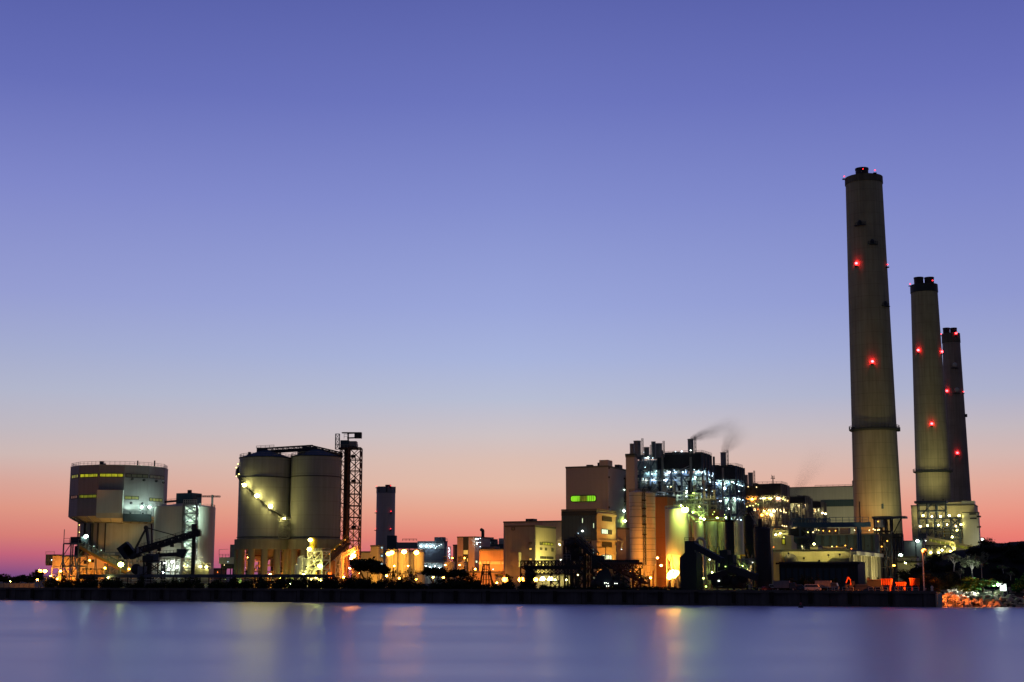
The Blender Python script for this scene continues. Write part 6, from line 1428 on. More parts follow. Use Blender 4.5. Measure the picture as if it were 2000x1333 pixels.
    # yard clutter behind the hall roof
    F2 = Fr(at(1552, 1140, 545)); s = T('lit_control_cabin', 'small pale lit control cabin above the olive hall, right of the broad dark silo', 'cabin', F2.pt(-4, 2, GZ))
    for x0, x1, y0, y1, m in ((1509, 1531, 1050, 1063, 'clad_pale'), (1531, 1545, 1046, 1072, 'clad_cream')):
        a, zb = F2.hit(x0, y1); b, za = F2.hit(x1, y0); F2.box(MB(), a, b, 0, 5, GZ if x0 > 1520 else GZ+.2, za).build('wall', M[m], s)
    window(s, F2, 1528, 1533, 1054, 1063, 'win_yellow', v=-.1); lamp(s, F2.hp(1531, 1050, -2), 'yellow', 26, .3); lamp(s, F2.hp(1511, 1069, -3), 'redor', 4, .3); lamp(s, F2.hp(1520, 1045, -2), 'yellow', 20, .3)
    q, F, u0, d, H = bld('pale_lean_to', 'pale lit lean-to roof behind the olive hall', 'shed', 1582, 1597, 1606, 1065, 540, 'clad_cream'); lamp(q, F.hp(1590, 1063, -4), 'yellow', 60, .3)
    # warm process building under the third boiler
    q, F, u0, d, H = bld('lit_process_hall', 'lit process hall with a pale roof under the amber boiler frame', 'building', 1500, 1545, 1550, 1033, 700, 'clad_cream', depth=12)
    for px, py, k in ((1515, 1045, 60), (1536, 1048, 60), (1524, 1042, 40)): lamp(q, F.hp(px, py, -4), 'yellow', k, .35)
    clutter(q, F, u0, 0, -3, 0, GZ+8, H, 10, 57, ('yellow_paint','pipe'), .4)
    # dark shed
    Y = 474; q, F, u0, d, H = bld('dark_shed', 'long unlit dark shed with a deep eave behind the parked vehicles', 'shed', 1522, 1675, 1690, 1097, Y, 'clad_char', depth=16, par=.3)
    F.box(MB(), u0-1, .8, -1.2, 0, H-.9, H-.32).build('eave', M['steel_dk'], q)
    F.box(MB(), u0+.5, -3, -.2, 0, GZ, F.hit(1600, 1110)[1]).build('lower_wall', M['clad_dark'], q)
    for i in range(13): u = u0*(1-i/12.6); F.box(MB(), u, u+.3, -.5, -.21, GZ, H-1).build('post', M['steel_dk'], q)
    # steel canopy at the chimney foot
    Y = 668; F = Fr(at(1766, 1140, Y)); ua = F.hit(1708, 1030)[0]; zt = F.hit(1740, 1013)[1]
    s = T('canopy_frame', 'flat roofed dark steel canopy in front of the tallest chimney base', 'canopy', F.pt(ua/2, 3, GZ))
    F.box(MB(), ua-1, 2, -1, 7, zt, zt+1).build('roof', M['steel_navy'], s)
    zs = [GZ]+[Zat(1740, y, Y) for y in (1108, 1086, 1058, 1038)]+[zt]
    steelwork(s, F, ua, -5, 0, 6, zs, 3, 1, 'steel_dk', .5, seed=23, deck='steel_dk')
    MB().beam(F.pt(-5, 0, zt-9), F.pt(0, 0, zt), .5).build('strut', M['steel_dk'], s)
    MB().hexa([F.pt(u, v, z) for u, v, z in ((ua*.5,0,zs[3]-4),(ua*.3,0,zs[3]-4),(ua*.3,4,zs[3]-4),(ua*.5,4,zs[3]-4),(ua*.8,-1,zs[4]-1),(ua*.15,-1,zs[4]-1),(ua*.15,5,zs[4]-1),(ua*.8,5,zs[4]-1))]).build('hopper', M['steel_dk'], s)
    clutter(s, F, ua, 0, -1, 5, GZ+2, zs[4], 14, 58, ('yellow_paint','lagging','steel'), .4)
    q = F.hp(1719, 1020, 2); MB().lathe((q.x, q.y), [(2.5, zs[4]+2), (2.5, zt-.5)], 16).build('drum', M['galv'], s, smooth=True)
    for px, py, kd, k in ((1706, 1034, 'warm', 30), (1717, 1035, 'warm', 26), (1709, 1045, 'warm', 16), (1733, 1057, 'amber', 20), (1746, 1105, 'amber', 60), (1715, 1019, 'amber', 20), (1704, 1072, 'yellow', 50), (1712, 1076, 'sodium', 40), (1722, 1068, 'amber', 24)): lamp(s, F.hp(px, py, -2), kd, k, .5)
    p = F.hp(1758.5, 1085, -6); MB().beam((p.x, p.y, GZ), p-Vector((0,0,.6)), .3).build('lamp_post', M['steel'], s); lamp(s, p, 'mint', 110, .9)
    Zc = 714
    added_flood(s, at(1760, 1062, 672), at(1740, 940, 702), 'halide', 130, 110); added_flood(s, at(1745, 1062, 676), at(1728, 860, 702), 'halide', 190, 90)
    added_flood(s, at(1664, 1050, 688), at(1685, 1000, 702), 'sodium', 130, 110)
    # tank behind railings right of canopy
    F = Fr(at(1765, 1140, 655)); s = T('railed_platform', 'dark railed platform of panels at the right of the steel canopy', 'platform', F.pt(-5, 2, GZ)); ua = F.hit(1744, 1060)[0]
    steelwork(s, F, ua, 0, 0, 5, [GZ, Zat(1750, 1075, 655), Zat(1750, 1050, 655), Zat(1750, 1043, 655)], 3, 1, 'steel_dk', .3, seed=31); F.box(MB(), ua, 0, 2, 4, Zat(1750, 1075, 655), Zat(1750, 1051, 655)).build('panel', M['clad_blue'], s)
right_front()

# ---------------------------------------------------------------- base block of the middle chimney and its gallery
def bunker():
    Y = 900
    q, F, u0, d, H = bld('back_clad_block', 'pale clad block behind the floodlit steel frame, at the foot of the middle chimney', 'building', 1779, 1903, 1908, 985, Y+14, 'clad_cream', depth=26)
    a = F.hit(1848, 982)[0]; b = F.hit(1878, 982)[0]; F.box(MB(), a, b, 1, 12, H-.1, H+1.5).build('roof_block', M['clad_cream'], q); F.box(MB(), b+.1, 0, 1, 10, H-.1, H+2.2).build('roof_block', M['galv'], q)
    q2, F2, u2, d2, H2 = bld('grey_clad_tower', 'tall ribbed grey clad tower with two horizontal seams, at the right end of the plant', 'building', 1879, 1910, 1914, 1000, Y-4, 'clad_pale', depth=10)
    for py in (1011, 1050): z = F2.hit(1890, py)[1]; F2.box(MB(), u2, 0, -.3, 0, z-.5, z).build('seam', M['steel_lt'], q2)
    for px, py in ((1900, 1004.5), (1901, 1013)): a_, z = F2.hit(px, py); F2.box(MB(), a_-2, a_+2, -.6, 0, z-.4, z+.4).build('vent', M['clad_char'], q2)
    for py in (1011, 1031): MB().box(F2.sp(1912, py, .5), 2, 2, 1).build('bracket', M['steel_dk'], q2)
    added_flood(q2, F2.hp(1893, 1066, -22), F2.hp(1893, 1030), 'halide', 60, 110)
    lamp(q2, F2.sp(1919.5, 1054, 2.5), 'white', 80, 1.0); MB().beam(F2.sp(1914, 1056, .2), F2.sp(1919, 1055, 2.3), .3).build('lamp_arm', M['steel'], q2)
    F = Fr(at(1879, 1140, Y-2)); ua = F.hit(1793, 1010)[0]; 
    s = T('floodlit_steel_frame', 'dark cross braced steel frame with bright floodlights on each floor, below the middle chimney', 'steel frame', F.pt(ua/2, 4, GZ))
    zs = [GZ]+[Zat(1830, y, Y-2) for y in (1085, 1053, 1031, 1012)]
    steelwork(s, F, ua, 0, 0, 8, zs, 5, 1, 'steel_navy', .5, seed=41, deck='steel_dk')
    ub = F.hit(1846, 990)[0]; za = Zat(1820, 982, Y-2)
    steelwork(s, F, ua, ub, 0, 8, [zs[-1], (zs[-1]+za)/2, za], 3, 1, 'steel_navy', .5, seed=42, deck=None)
    a = F.hit(1786, 980)[0]; F.box(MB(), a, ub+1, -1.5, 9, za, za+1.4).build('roof', M['steel_navy'], s)
    x = MB(); 
    for (xa, ya, xb, yb) in ((1853, 1012, 1879, 1031), (1879, 1012, 1853, 1031), (1853, 1033, 1879, 1053), (1879, 1033, 1853, 1053), (1795, 1012, 1820, 984)): x.beam(F.hp(xa, ya, -.4), F.hp(xb, yb, -.4), .7)
    x.build('cross_brace', M['steel_navy'], s)
    for px, py, k in ((1803, 1007.5, 90), (1837, 1009, 60), (1854, 1007.5, 130), (1873, 1007.5, 130), (1797.5, 1028.5, 40), (1811, 1027, 90), (1833, 1026, 100), (1850, 1025, 30), (1867, 1028, 30), (1877, 1025, 60), (1860, 1049, 50), (1869, 1036, 50), (1858, 1050, 20), (1820, 1009, 40)):
        lamp(s, F.hp(px, py, 1.5 if k > 50 else -1), 'yellow' if k > 40 else 'warm', k*1.4, .6 if k > 50 else .45)
    for px in (1803, 1842): added_flood(s, F.hp(px, 976, 14), at(1823, 850, 948), 'halide', 150, 110)
    for px, py in ((1805, 1010), (1835, 1010), (1862, 1010), (1805, 1030), (1835, 1030), (1862, 1030)): added_flood(s, F.hp(px, py+1, 1), F.hp(px, py-5, 9), 'halide', 22, 150, lens=False)
    clutter(s, F, ua, 0, 1, 7, zs[0]+8, zs[-1], 16, 59, ('lagging','pipe','yellow_paint'), .6)
    # lit inclined gallery
    p0, p1 = at(1808, 1056, 850), at(1901, 1076, 820)
    g = T('lit_gallery', 'pale inclined gallery with a long row of lit windows, running down behind the dark hill', 'conveyor', (p0+p1)/2)
    dx = (p1-p0); n = Vector((0,0,1)); y = Vector((0, 4, 0)); hb = Vector((0, 0, 6.2))
    MB().hexa([p0-hb*.55, p1-hb*.5, p1-hb*.5+y, p0-hb*.55+y, p0+hb*.45, p1+hb*.45, p1+hb*.45+y, p0+hb*.45+y]).build('casing', M['clad_cream'], g)
    w = MB(); e = Vector((0,-.1,0)); w.hexa([p0.lerp(p1,.08)+e+n*.0, p0.lerp(p1,.97)+e, p0.lerp(p1,.97)-e, p0.lerp(p1,.08)-e, p0.lerp(p1,.08)+e+n*1.5, p0.lerp(p1,.97)+e+n*1.5, p0.lerp(p1,.97)-e+n*1.5, p0.lerp(p1,.08)-e+n*1.5])
    w.build('window_strip', M['win_dim'], g)
    for k in range(9): q = p0.lerp(p1, .12+k*.1); MB().beam(q+e*2, q+e*2+n*1.5, .3).build('mullion', M['clad_cream'], g); lamp(g, q+Vector((2,-.8,1.0)), 'mint', 3.2, .3)
    added_flood(g, p0+Vector((10,-22,-6)), p0.lerp(p1, .3), 'yellow', 90); added_flood(g, p1+Vector((-4,-22,-5)), p0.lerp(p1, .7), 'yellow', 90)
    for k in (.15, .4, .65): q = p0.lerp(p1, k); MB().tower((q.x, q.y+2), 3, 3, GZ, q.z-3.2, 3, .5).build('trestle', M['steel_dk'], g)
    # blocks to the left of it
    q, F, u0, d, H = bld('grey_block', 'plain grey block left of the lit gallery, with a red painted door light', 'building', 1765, 1800, 1812, 1056, 760, 'clad_grey', depth=14)
    lamp(q, F.hp(1792, 1057, -3), 'mint', 120, .8); lamp(q, F.hp(1808, 1056.5, -3), 'white', 22, .5)
    F.box(MB(), u0*.1, 3, -4, -1, H+1, H+3.5).build('hood', M['steel_navy'], q)
    for px in (1790, 1804): p = F.hp(px, 1100, -3); MB().beam((p.x, p.y, GZ), (p.x, p.y, H+2), .5).build('post', M['steel_dk'], q)
    q, F, u0, d, H = bld('low_ribbed_block', 'low pale ribbed block beside the white lamp under the chimneys', 'building', 1752, 1790, 1797, 1087, 640, 'clad_pale', depth=8)
    lamp(q, F.hp(1768, 1100, -7), 'yellow', 70, .3)
    z = F.hit(1780, 1098)[1]; MB().beam(F.pt(u0*1.2, -1, z), F.pt(8, -1, z), .8).rail([F.pt(u0*1.2, -1, z), F.pt(8, -1, z)], 1.2, .15, 2).build('walkway', M['steel_dk'], q)
    # process drums under the gallery
    F = Fr(at(1836, 1140, 800)); s = T('drum_plant', 'lit pale drums and pipes under the inclined gallery', 'process plant', F.pt(-6, 2, GZ)); ua = F.hit(1808, 1080)[0]
    for i in range(3): q = F.pt(ua+2+i*5, 2, 0); MB().ball((q.x, q.y, Zat(1820, 1078, 800)), 3.2, 16, 10, (.8,.8,1.2)).build('drum', M['tank_cream'], s, smooth=True)
    steelwork(s, F, ua, 4, 0, 5, [GZ, Zat(1820, 1092, 800), Zat(1820, 1082, 800), Zat(1820, 1066, 800)], 4, 1, 'steel_dk', .5, seed=61, deck=None)
    for px, py, k in ((1840, 1075, 80), (1833, 1080, 50), (1818, 1080, 70), (1846, 1068, 30), (1857, 1077, 60)): lamp(s, F.hp(px, py, -2.2), 'yellow', k, .6)
bunker()
# ---------------------------------------------------------------- ground, water, quay
def shore():
    L0 = QF.pt(-900, 0, 0)
    mb = MB(); far = 6000
    poly = [(L0.x, L0.y+.6), (QB.x, QB.y+.6), (QB.x+1, QB.y+14), (190, 447), (330, 430), (1500, 300), (6000, far), (-6000, far), (-4000, 2100)]
    mb.add([(x, y, GZ) for x, y in poly], [tuple(range(len(poly)))])
    mb.build('ground', M['ground'], None, kind='structure', org=(0, 500, GZ))
    # water with a moving, long exposure surface
    m = bpy.data.materials.new('water'); m.use_nodes = True; t = NT(m); bs = t.n['Principled BSDF']
    bs.inputs['Base Color'].default_value = (.09, .1, .22, 1); bs.inputs['IOR'].default_value = 4.0; bs.inputs['Specular IOR Level'].default_value = .9
    geo = t.new('ShaderNodeNewGeometry'); mp = t.new('ShaderNodeMapping'); mp.inputs['Scale'].default_value = (.008, .03, 1)
    t.link(geo.outputs['Position'], mp.inputs[0]); n1 = t.new('ShaderNodeTexNoise'); n1.inputs['Scale'].default_value = 1.0; n1.inputs['Detail'].default_value = 6
    t.link(mp.outputs[0], n1.inputs['Vector'])
    t.link(t.math('MULTIPLY_ADD', n1.outputs[0], .16, WATER_R-.08), bs.inputs['Roughness'])
    mp2 = t.new('ShaderNodeMapping'); mp2.inputs['Scale'].default_value = (.12, .5, 1); t.link(geo.outputs['Position'], mp2.inputs[0])
    n2 = t.new('ShaderNodeTexNoise'); n2.inputs['Scale'].default_value = 1; n2.inputs['Detail'].default_value = 4; t.link(mp2.outputs[0], n2.inputs['Vector'])
    bp = t.new('ShaderNodeBump'); bp.inputs['Strength'].default_value = .12; bp.inputs['Distance'].default_value = .3
    t.link(n2.outputs[0], bp.inputs['Height']); t.link(bp.outputs[0], bs.inputs['Normal'])
    MB().add([(-7000, -800, 0), (7000, -800, 0), (7000, 7000, 0), (-7000, 7000, 0)], [(0, 1, 2, 3)]).build('water', m, None, kind='structure', org=(0, 0, 0))
    # quay wall
    q = T('quay_wall', 'long dark sheet piled quay wall along the water, nearly the whole width of the photo', 'quay wall', QF.pt(-180, 0, 0))
    mb = MB(); n = 260; vs = []
    for i in range(n+1):
        u = -520+520*i/n; v = 0 if (i//2)%2 else .8
        for z in (-2, GZ-.6): vs.append(QF.pt(u, v, z))
    mb.add(vs, [(2*i, 2*i+2, 2*i+3, 2*i+1) for i in range(n)]); mb.build('sheet_piling', M['quay'], q)
    QF.box(MB(), -520, .1, -.35, 2.4, GZ-.6, GZ+.25).build('coping', M['coping'], q)
    QF.box(MB(), -.2, .15, -.2, 14, -2, GZ-.61).build('end_wall', M['concrete'], q)
    for i in range(30):
        u = -14-i*12; QF.box(MB(), u, u+1.2, -.75, -.36, .8, GZ-.3).build('fender', M['rubber'], q)
    for i in range(16):
        u = -8-i*16; p = QF.pt(u, .7, GZ+.25); MB().lathe((p.x, p.y), [(.28, p.z), (.22, p.z+.35), (.4, p.z+.5), (.36, p.z+.62)], 10).build('bollard', M['steel_dk'], q)
    # marker buoy
    b = at(1564, 1184.5, 424); b.z = 0
    t = T('buoy', 'small dark buoy floating near the quay', 'buoy', b)
    MB().lathe((b.x, b.y), [(.5, -.4), (.75, 0), (.7, .35), (.3, .6)], 14).build('float', M['steel_dk'], t, smooth=True); MB().lathe((b.x, b.y), [(.14, .5), (.3, .9), (.3, 1.3), (.05, 1.5)], 10).build('topmark', M['car_red'], t)
    # low orange lit wall, far left
    F = Fr(QF.pt(0, 9, 0)); ua = F.hit(-60, 1140)[0]; ub = F.hit(66, 1140)[0]; z = F.hit(30, 1140)[1]
    w = T('low_wall', 'low wall lit orange by sodium light at the far left end', 'wall', F.pt((ua+ub)/2, 0, GZ))
    F.box(MB(), ua, ub, 0, .5, GZ, z).build('panel', M['clad_cream'], w)
    for i in range(14): u = ua+(ub-ua)*i/13; F.box(MB(), u, u+.5, -.2, -.01, GZ, z+.2).build('pier', M['concrete'], w)
    lamp(w, F.hp(73, 1133, -5), 'sodium', 70, .4); lamp(w, F.hp(20, 1136, -8), 'sodium', 60, .2); 
    # floating mooring line light
shore()
# ---------------------------------------------------------------- hill, rocks, planting
def noise2(x, y):
    return .5*math.sin(x*.31+y*.17)+.3*math.sin(x*.73-y*.41+1.3)+.2*math.sin(x*1.7+y*1.1)
def hill():
    prof = [(1700, 1140), (1760, 1134), (1796, 1112), (1812, 1094), (1832, 1090), (1846, 1082), (1862, 1076), (1886, 1073), (1905, 1065), (1922, 1060), (1934, 1059), (1950, 1061), (1975, 1059), (2005, 1057), (2080, 1053), (2200, 1050), (2400, 1060)]
    nx, ny = 110, 26; vs = []; yc = 520
    for i in range(nx+1):
        px = 1700+(2400-1700)*i/nx
        for (a, h), (b, h2) in zip(prof, prof[1:]):
            if a <= px <= b: py = h+(h2-h)*(px-a)/(b-a)
        zc = at(px, py, yc).z
        for j in range(ny+1):
            s = j/ny; Y = 462+s*(620-462); k = (Y-462)/(yc-462)
            f = math.sin(min(1, k)*math.pi/2)**.8 if k < 1 else math.cos((Y-yc)/(620-yc)*math.pi/2)
            z = GZ-.3+(zc-GZ)*max(0, f); x = tx(px, 1126)*Y
            z += noise2(x*.8, Y*.8)*.45*(0 if zc < GZ+1 else 1)
            vs.append((x, Y, z))
    fs = [(i*(ny+1)+j, (i+1)*(ny+1)+j, (i+1)*(ny+1)+j+1, i*(ny+1)+j+1) for i in range(nx) for j in range(ny)]
    MB().add(vs, fs).build('hill', M['hill'], None, smooth=True, kind='structure', org=(180, 500, GZ))
    # rock slope
    mb = MB(); vs = []; n = 40
    for i in range(n+1):
        x = QB.x+.3+140*i/n; yb = rock_y(x)
        vs += [(x, yb, -1.2), (x, yb+5.5, 2.2), (x, yb+13, GZ+.6+.2*noise2(x, 3)), (x, yb+24, GZ+.4)]
    mb.add(vs, [(4*i+j, 4*i+4+j, 4*i+5+j, 4*i+1+j) for i in range(n) for j in range(3)]); mb.build('rock_slope', M['ground'], None, kind='structure', org=(190, 440, 0))
def rock_y(x): return 432.5-(x-126.6)*.10
hill()
def rocks():
    rn = random.Random(12); protos = []
    for k in range(9):
        mb = MB().ball((0,0,0), 1, 9, 6)
        sx, sy, sz = rn.uniform(.8, 1.25), rn.uniform(.7, 1.1), rn.uniform(.55, .85)
        ph = [rn.uniform(0, 6.3) for _ in range(6)]
        v2 = []
        for x, y, z in mb.v:
            d = 1+.16*math.sin(3*x+ph[0])*math.cos(2.5*y+ph[1])+.14*math.sin(3.4*z+ph[2]+2*x)+rn.uniform(-.09, .09)
            v2.append((x*d*sx, y*d*sy, max(-.6, z*d)*sz))
        me = bpy.data.meshes.new('boulder'); me.from_pydata(v2, [], mb.f); me.materials.append(M['rock']); protos.append(me)
    spots = []
    for i in range(2600):
        x = QB.x+.9+rn.random()*74; t = rn.random(); r = rn.choice((.6, .75, .95, 1.15, 1.4))*(1.1 if t < .5 else .95)
        y = rock_y(x)+t*13.5; z = (-.2+t*13.5*.42) if t*13.5 < 5.5 else (2.1+(t*13.5-5.5)*.36); z = min(z, GZ+.9)
        if all((x-a)**2+(y-b)**2 > (.62*(r+c))**2 for a, b, c in spots): spots.append((x, y, r)); spots[-1] = (x, y, r)
        else: continue
        if len(spots) > 285: break
        o = bpy.data.objects.new('boulder', rn.choice(protos)); COL.objects.link(o)
        o.location = (x, y, z); o.rotation_euler = (rn.uniform(-.5,.5), rn.uniform(-.5,.5), rn.uniform(0, 6.3)); o.scale = (r, r, r*rn.uniform(.8, 1.1))
        tag(o, 'rough granite boulder in the rock armour sloping into the water beside the quay end', 'boulder', 'boulders of the rock armour')
rocks()
def foliage(mb, c, rx, ry, rz, n, s, clumps=9, rn=random, flat=.3):
    cl = []
    for _ in range(clumps):
        while True:
            p = Vector((rn.uniform(-1,1), rn.uniform(-1,1), rn.uniform(-1,1)))
            if p.length < 1: break
        cl.append((p, rn.uniform(.25, .5)))
    for i in range(n):
        p, r = cl[i%clumps]
        q = p+Vector((rn.gauss(0,1), rn.gauss(0,1), rn.gauss(0,1)))*r*.55
        w = Vector((c[0]+q.x*rx, c[1]+q.y*ry, c[2]+q.z*rz))
        a = Vector((rn.uniform(-1,1), rn.uniform(-1,1), rn.uniform(-.7,.7))).normalized(); b = a.cross(Vector((rn.uniform(-1,1), rn.uniform(-1,1), rn.uniform(-1,1)))).normalized()
        l = s*rn.uniform(.6, 1.3); h = l*rn.uniform(.35, .6)
        mb.add([w-a*l, w-b*h, w+a*l, w+b*h], [(0,1,2,3)])
def tree_mesh(seed, H, W, kind):
    """trunk + limbs mesh, crown mesh, both at the origin"""
    rn = random.Random(seed); tr = MB(); cr = MB()
    if kind == 'umbrella':     # several thin stems, wide flat crown
        for k in range(5):
            a = rn.uniform(0, 6.3); e = Vector((W*.33*math.cos(a)*rn.uniform(.3,1), W*.3*math.sin(a), H*rn.uniform(.62, .8)))
            m = Vector((e.x*.35, e.y*.35, H*.35)); tr.beam((rn.uniform(-.4,.4), rn.uniform(-.4,.4), 0), m, .3, n=6, r2=.22); tr.beam(m, e, .22, n=6, r2=.1)
            for _ in range(3):
                f = e+Vector((rn.uniform(-1.6,1.6), rn.uniform(-1.6,1.6), rn.uniform(.3, 1.4))); tr.beam(m.lerp(e, .7), f, .1, n=5, r2=.04)
            foliage(cr, (e.x, e.y, H*.84), W*.28, W*.28, H*.17, 480, .36, 9, rn)
        foliage(cr, (0, 0, H*.84), W*.36, W*.3, H*.18, 420, .36, 8, rn)
    elif kind == 'gum':        # pale forked trunk, airy crown
        m = Vector((rn.uniform(-.4,.4), 0, H*.4)); tr.beam((0,0,0), m, .42, n=7, r2=.3)
        for k in range(6):
            a = 1.05*k+rn.uniform(-.3,.3); e = Vector((W*.3*math.cos(a), W*.3*math.sin(a), H*rn.uniform(.58, .9)))
            h = m.lerp(e, .5)+Vector((0,0,.6)); tr.beam(m, h, .24, n=6, r2=.16); tr.beam(h, e, .16, n=6, r2=.06)
            for _ in range(3): tr.beam(h.lerp(e, rn.uniform(.2,.9)), e+Vector((rn.uniform(-1,1), rn.uniform(-1,1), rn.uniform(-.2, 1))), .07, n=5, r2=.03)
            foliage(cr, (e.x, e.y, e.z), W*.24, W*.24, H*.17, 190, .25, 8, rn)
    elif kind == 'bush':
        for k in range(4):
            a = rn.uniform(0, 6.3); tr.beam((0,0,0), (W*.25*math.cos(a), W*.25*math.sin(a), H*.5), .16, n=5, r2=.06)
        foliage(cr, (0, 0, H*.5), W*.5, W*.42, H*.5, 900, .42, 16, rn); foliage(cr, (0, 0, H*.2), W*.55, W*.4, H*.25, 400, .45, 10, rn)
    elif kind == 'wispy':
        for k in range(7):
            a = rn.uniform(0, 6.3); e = Vector((W*.4*math.cos(a), W*.3*math.sin(a), H*rn.uniform(.6, 1))); tr.beam((rn.uniform(-.5,.5), 0, 0), e, .14, n=5, r2=.04)
            foliage(cr, (e.x*.9, e.y*.9, e.z*.93), W*.16, W*.16, H*.16, 60, .25, 5, rn)
    else:                      # round
        m = Vector((0, 0, H*.35)); tr.beam((0,0,0), m, .4, n=7, r2=.28)
        for k in range(6):
            a = 1.05*k; e = Vector((W*.3*math.cos(a), W*.3*math.sin(a), H*rn.uniform(.55,.8))); tr.beam(m, e, .2, n=6, r2=.07)
            foliage(cr, e, W*.24, W*.24, H*.2, 200, .32, 7, rn)
        foliage(cr, (0,0,H*.72), W*.3, W*.3, H*.26, 300, .32, 9, rn)
    out = []
    for mb, nm in ((tr, 'trunk'), (cr, 'crown')):
        me = bpy.data.meshes.new(nm); me.from_pydata([tuple(p) for p in mb.v], [], mb.f); out.append(me)
    return out
_tm = {}
def plant(kind, p, H, W, label, cat='tree', name='tree', group=None, leaf='leaf_dk', bark='bark', seed=0, rot=0):
    key = (kind, seed%4, leaf, bark)
    if key not in _tm:
        a, b = tree_mesh(hash(kind)%7+seed%4*31 if False else sum(map(ord, kind))+seed%4*31, 6.0, 6.0, kind); a.materials.append(M[bark]); b.materials.append(M[leaf]); _tm[key] = (a, b)
    a, b = _tm[key]
    r = T(name, label, cat, p, group); r.rotation_euler.z = rot; r.scale = (W/6, W/6, H/6)
    for me, nm in ((a, 'trunk'), (b, 'crown')):
        o = bpy.data.objects.new(nm, me); COL.objects.link(o); o.parent = r
    return r
def planting():
    rn = random.Random(5)
    def ptree(px, ytop, wpx, Y, kind, label, **k):
        p = at(px, 1146, Y); p.z = GZ if 'z' not in k else k.pop('z'); H = at(px, ytop, Y).z-p.z; return plant(kind, p, H, wpx/2740*Y*1.05, label, seed=int(px), rot=px*.7, **k)
    # centre trees
    ptree(716, 1094, 56, 520, 'umbrella', 'widest dark flat topped tree, in front of the tan block', name='flat_topped_tree')
    ptree(742, 1106, 34, 516, 'umbrella', 'lower dark flat topped tree leaning right of the widest one', name='flat_topped_tree')
    ptree(848, 1110, 44, 512, 'umbrella', 'dark flat topped tree below the lit pipe hall', name='flat_topped_tree')
    ptree(888, 1114, 46, 508, 'umbrella', 'dark flat topped tree below the squat orange lit tank', name='flat_topped_tree')
    ptree(917, 1124, 44, 506, 'bush', 'large dark rounded bush left of the splayed lattice tower', cat='bush', name='shrub')
    ptree(862, 1128, 36, 505, 'bush', 'dark rounded bush under the flat topped trees below the lit pipe hall', cat='bush', name='shrub')
    ptree(890, 1130, 34, 504, 'bush', 'dark bush between two larger bushes below the brown blocks', cat='bush', name='shrub')
    for i, px in enumerate((762, 774, 786, 798, 808)): ptree(px, 1113+(i*7)%5, 15, 513, 'wispy', 'thin wispy sapling in the line in front of the amber tanks', cat='sapling', name='sapling', group='saplings before the amber tanks')
    for i, px in enumerate((903, 911, 922)): ptree(px, 1108+(i*5)%4, 12, 520, 'wispy', 'thin wispy sapling below the tall brown block', cat='sapling', name='sapling', group='saplings below the brown block')
    ptree(992, 1120, 15, 505, 'round', 'small dark round tree between two orange quay lamps', name='round_tree'); ptree(993, 1134, 22, 498, 'bush', 'low dark bush between two orange quay lamps', cat='bush', name='shrub')
    ptree(1033, 1118, 18, 505, 'round', 'dark round tree left of the white lit shelter', name='round_tree'); ptree(1033, 1133, 26, 498, 'bush', 'low dark bush left of the white lit shelter', cat='bush', name='shrub')
    # far left treeline
    for i, (px, yt, w) in enumerate(((-40, 1118, 40), (-8, 1121, 32), (6, 1120, 22), (22, 1126, 26), (36, 1122, 30), (56, 1124, 24), (66, 1117, 22), (76, 1112, 20))):
        ptree(px, yt, w, 588-i, 'round', 'dark round tree in the clump at the far left end of the shore' if i < 6 else ('taller thin crowned tree behind the left sodium lamps' if i == 7 else 'dark tree between the low orange wall and the lamp platform'), name='round_tree', group='far left trees' if i < 6 else None)
    # shrub row on the quay
    k = 0
    for px in list(range(78, 690, 13)):
        p = QF.pt(quay_u(px+rn.uniform(-4, 4)), rn.uniform(5, 10), GZ); H = rn.uniform(2.6, 5.0)
        if 225 < px < 250 or 405 < px < 420: H *= .6
        plant('bush', p, H, rn.uniform(3.4, 5.2), 'dark shrub in the row along the quay below the silos', 'shrub', 'shrub', 'shrubs along the quay below the silos', seed=k, rot=k*1.3); k += 1
    for px in list(range(690, 840, 11)):
        p = QF.pt(quay_u(px+rn.uniform(-3, 3)), rn.uniform(4, 9), GZ); H = rn.uniform(3.0, 4.6) if px < 800 else rn.uniform(1.5, 2.6)
        plant('bush', p, H, rn.uniform(3.6, 5.4), 'dark shrub in the thicket under the flat topped trees', 'shrub', 'shrub', 'shrubs under the flat topped trees', seed=k, rot=k*1.3); k += 1
    for px in list(range(840, 985, 13)):
        p = QF.pt(quay_u(px+rn.uniform(-3, 3)), rn.uniform(4, 9), GZ); H = rn.uniform(1.4, 3.0)
        plant('bush', p, H, rn.uniform(3, 4.4), 'low dark shrub on the quay near the splayed lattice tower', 'shrub', 'shrub', 'shrubs near the splayed tower', seed=k, rot=k*1.3); k += 1
    for px in list(range(1010, 1330, 19)):
        p = QF.pt(quay_u(px+rn.uniform(-3, 3)), rn.uniform(4, 8), GZ); H = rn.uniform(.9, 2.0)
        plant('bush', p, H, rn.uniform(3, 5), 'low dark scrub bush on the quay below the coal conveyors', 'shrub', 'shrub', 'scrub below the conveyors', seed=k, rot=k*1.3); k += 1
    for px in (1530, 1545, 1573, 1590, 1622):
        p = at(px, 1146, 466); p.z = GZ; plant('bush', p, rn.uniform(3, 5), rn.uniform(4, 6), 'dark bush against the unlit shed behind the vehicles', 'shrub', 'shrub', 'bushes against the shed', seed=k, rot=k); k += 1
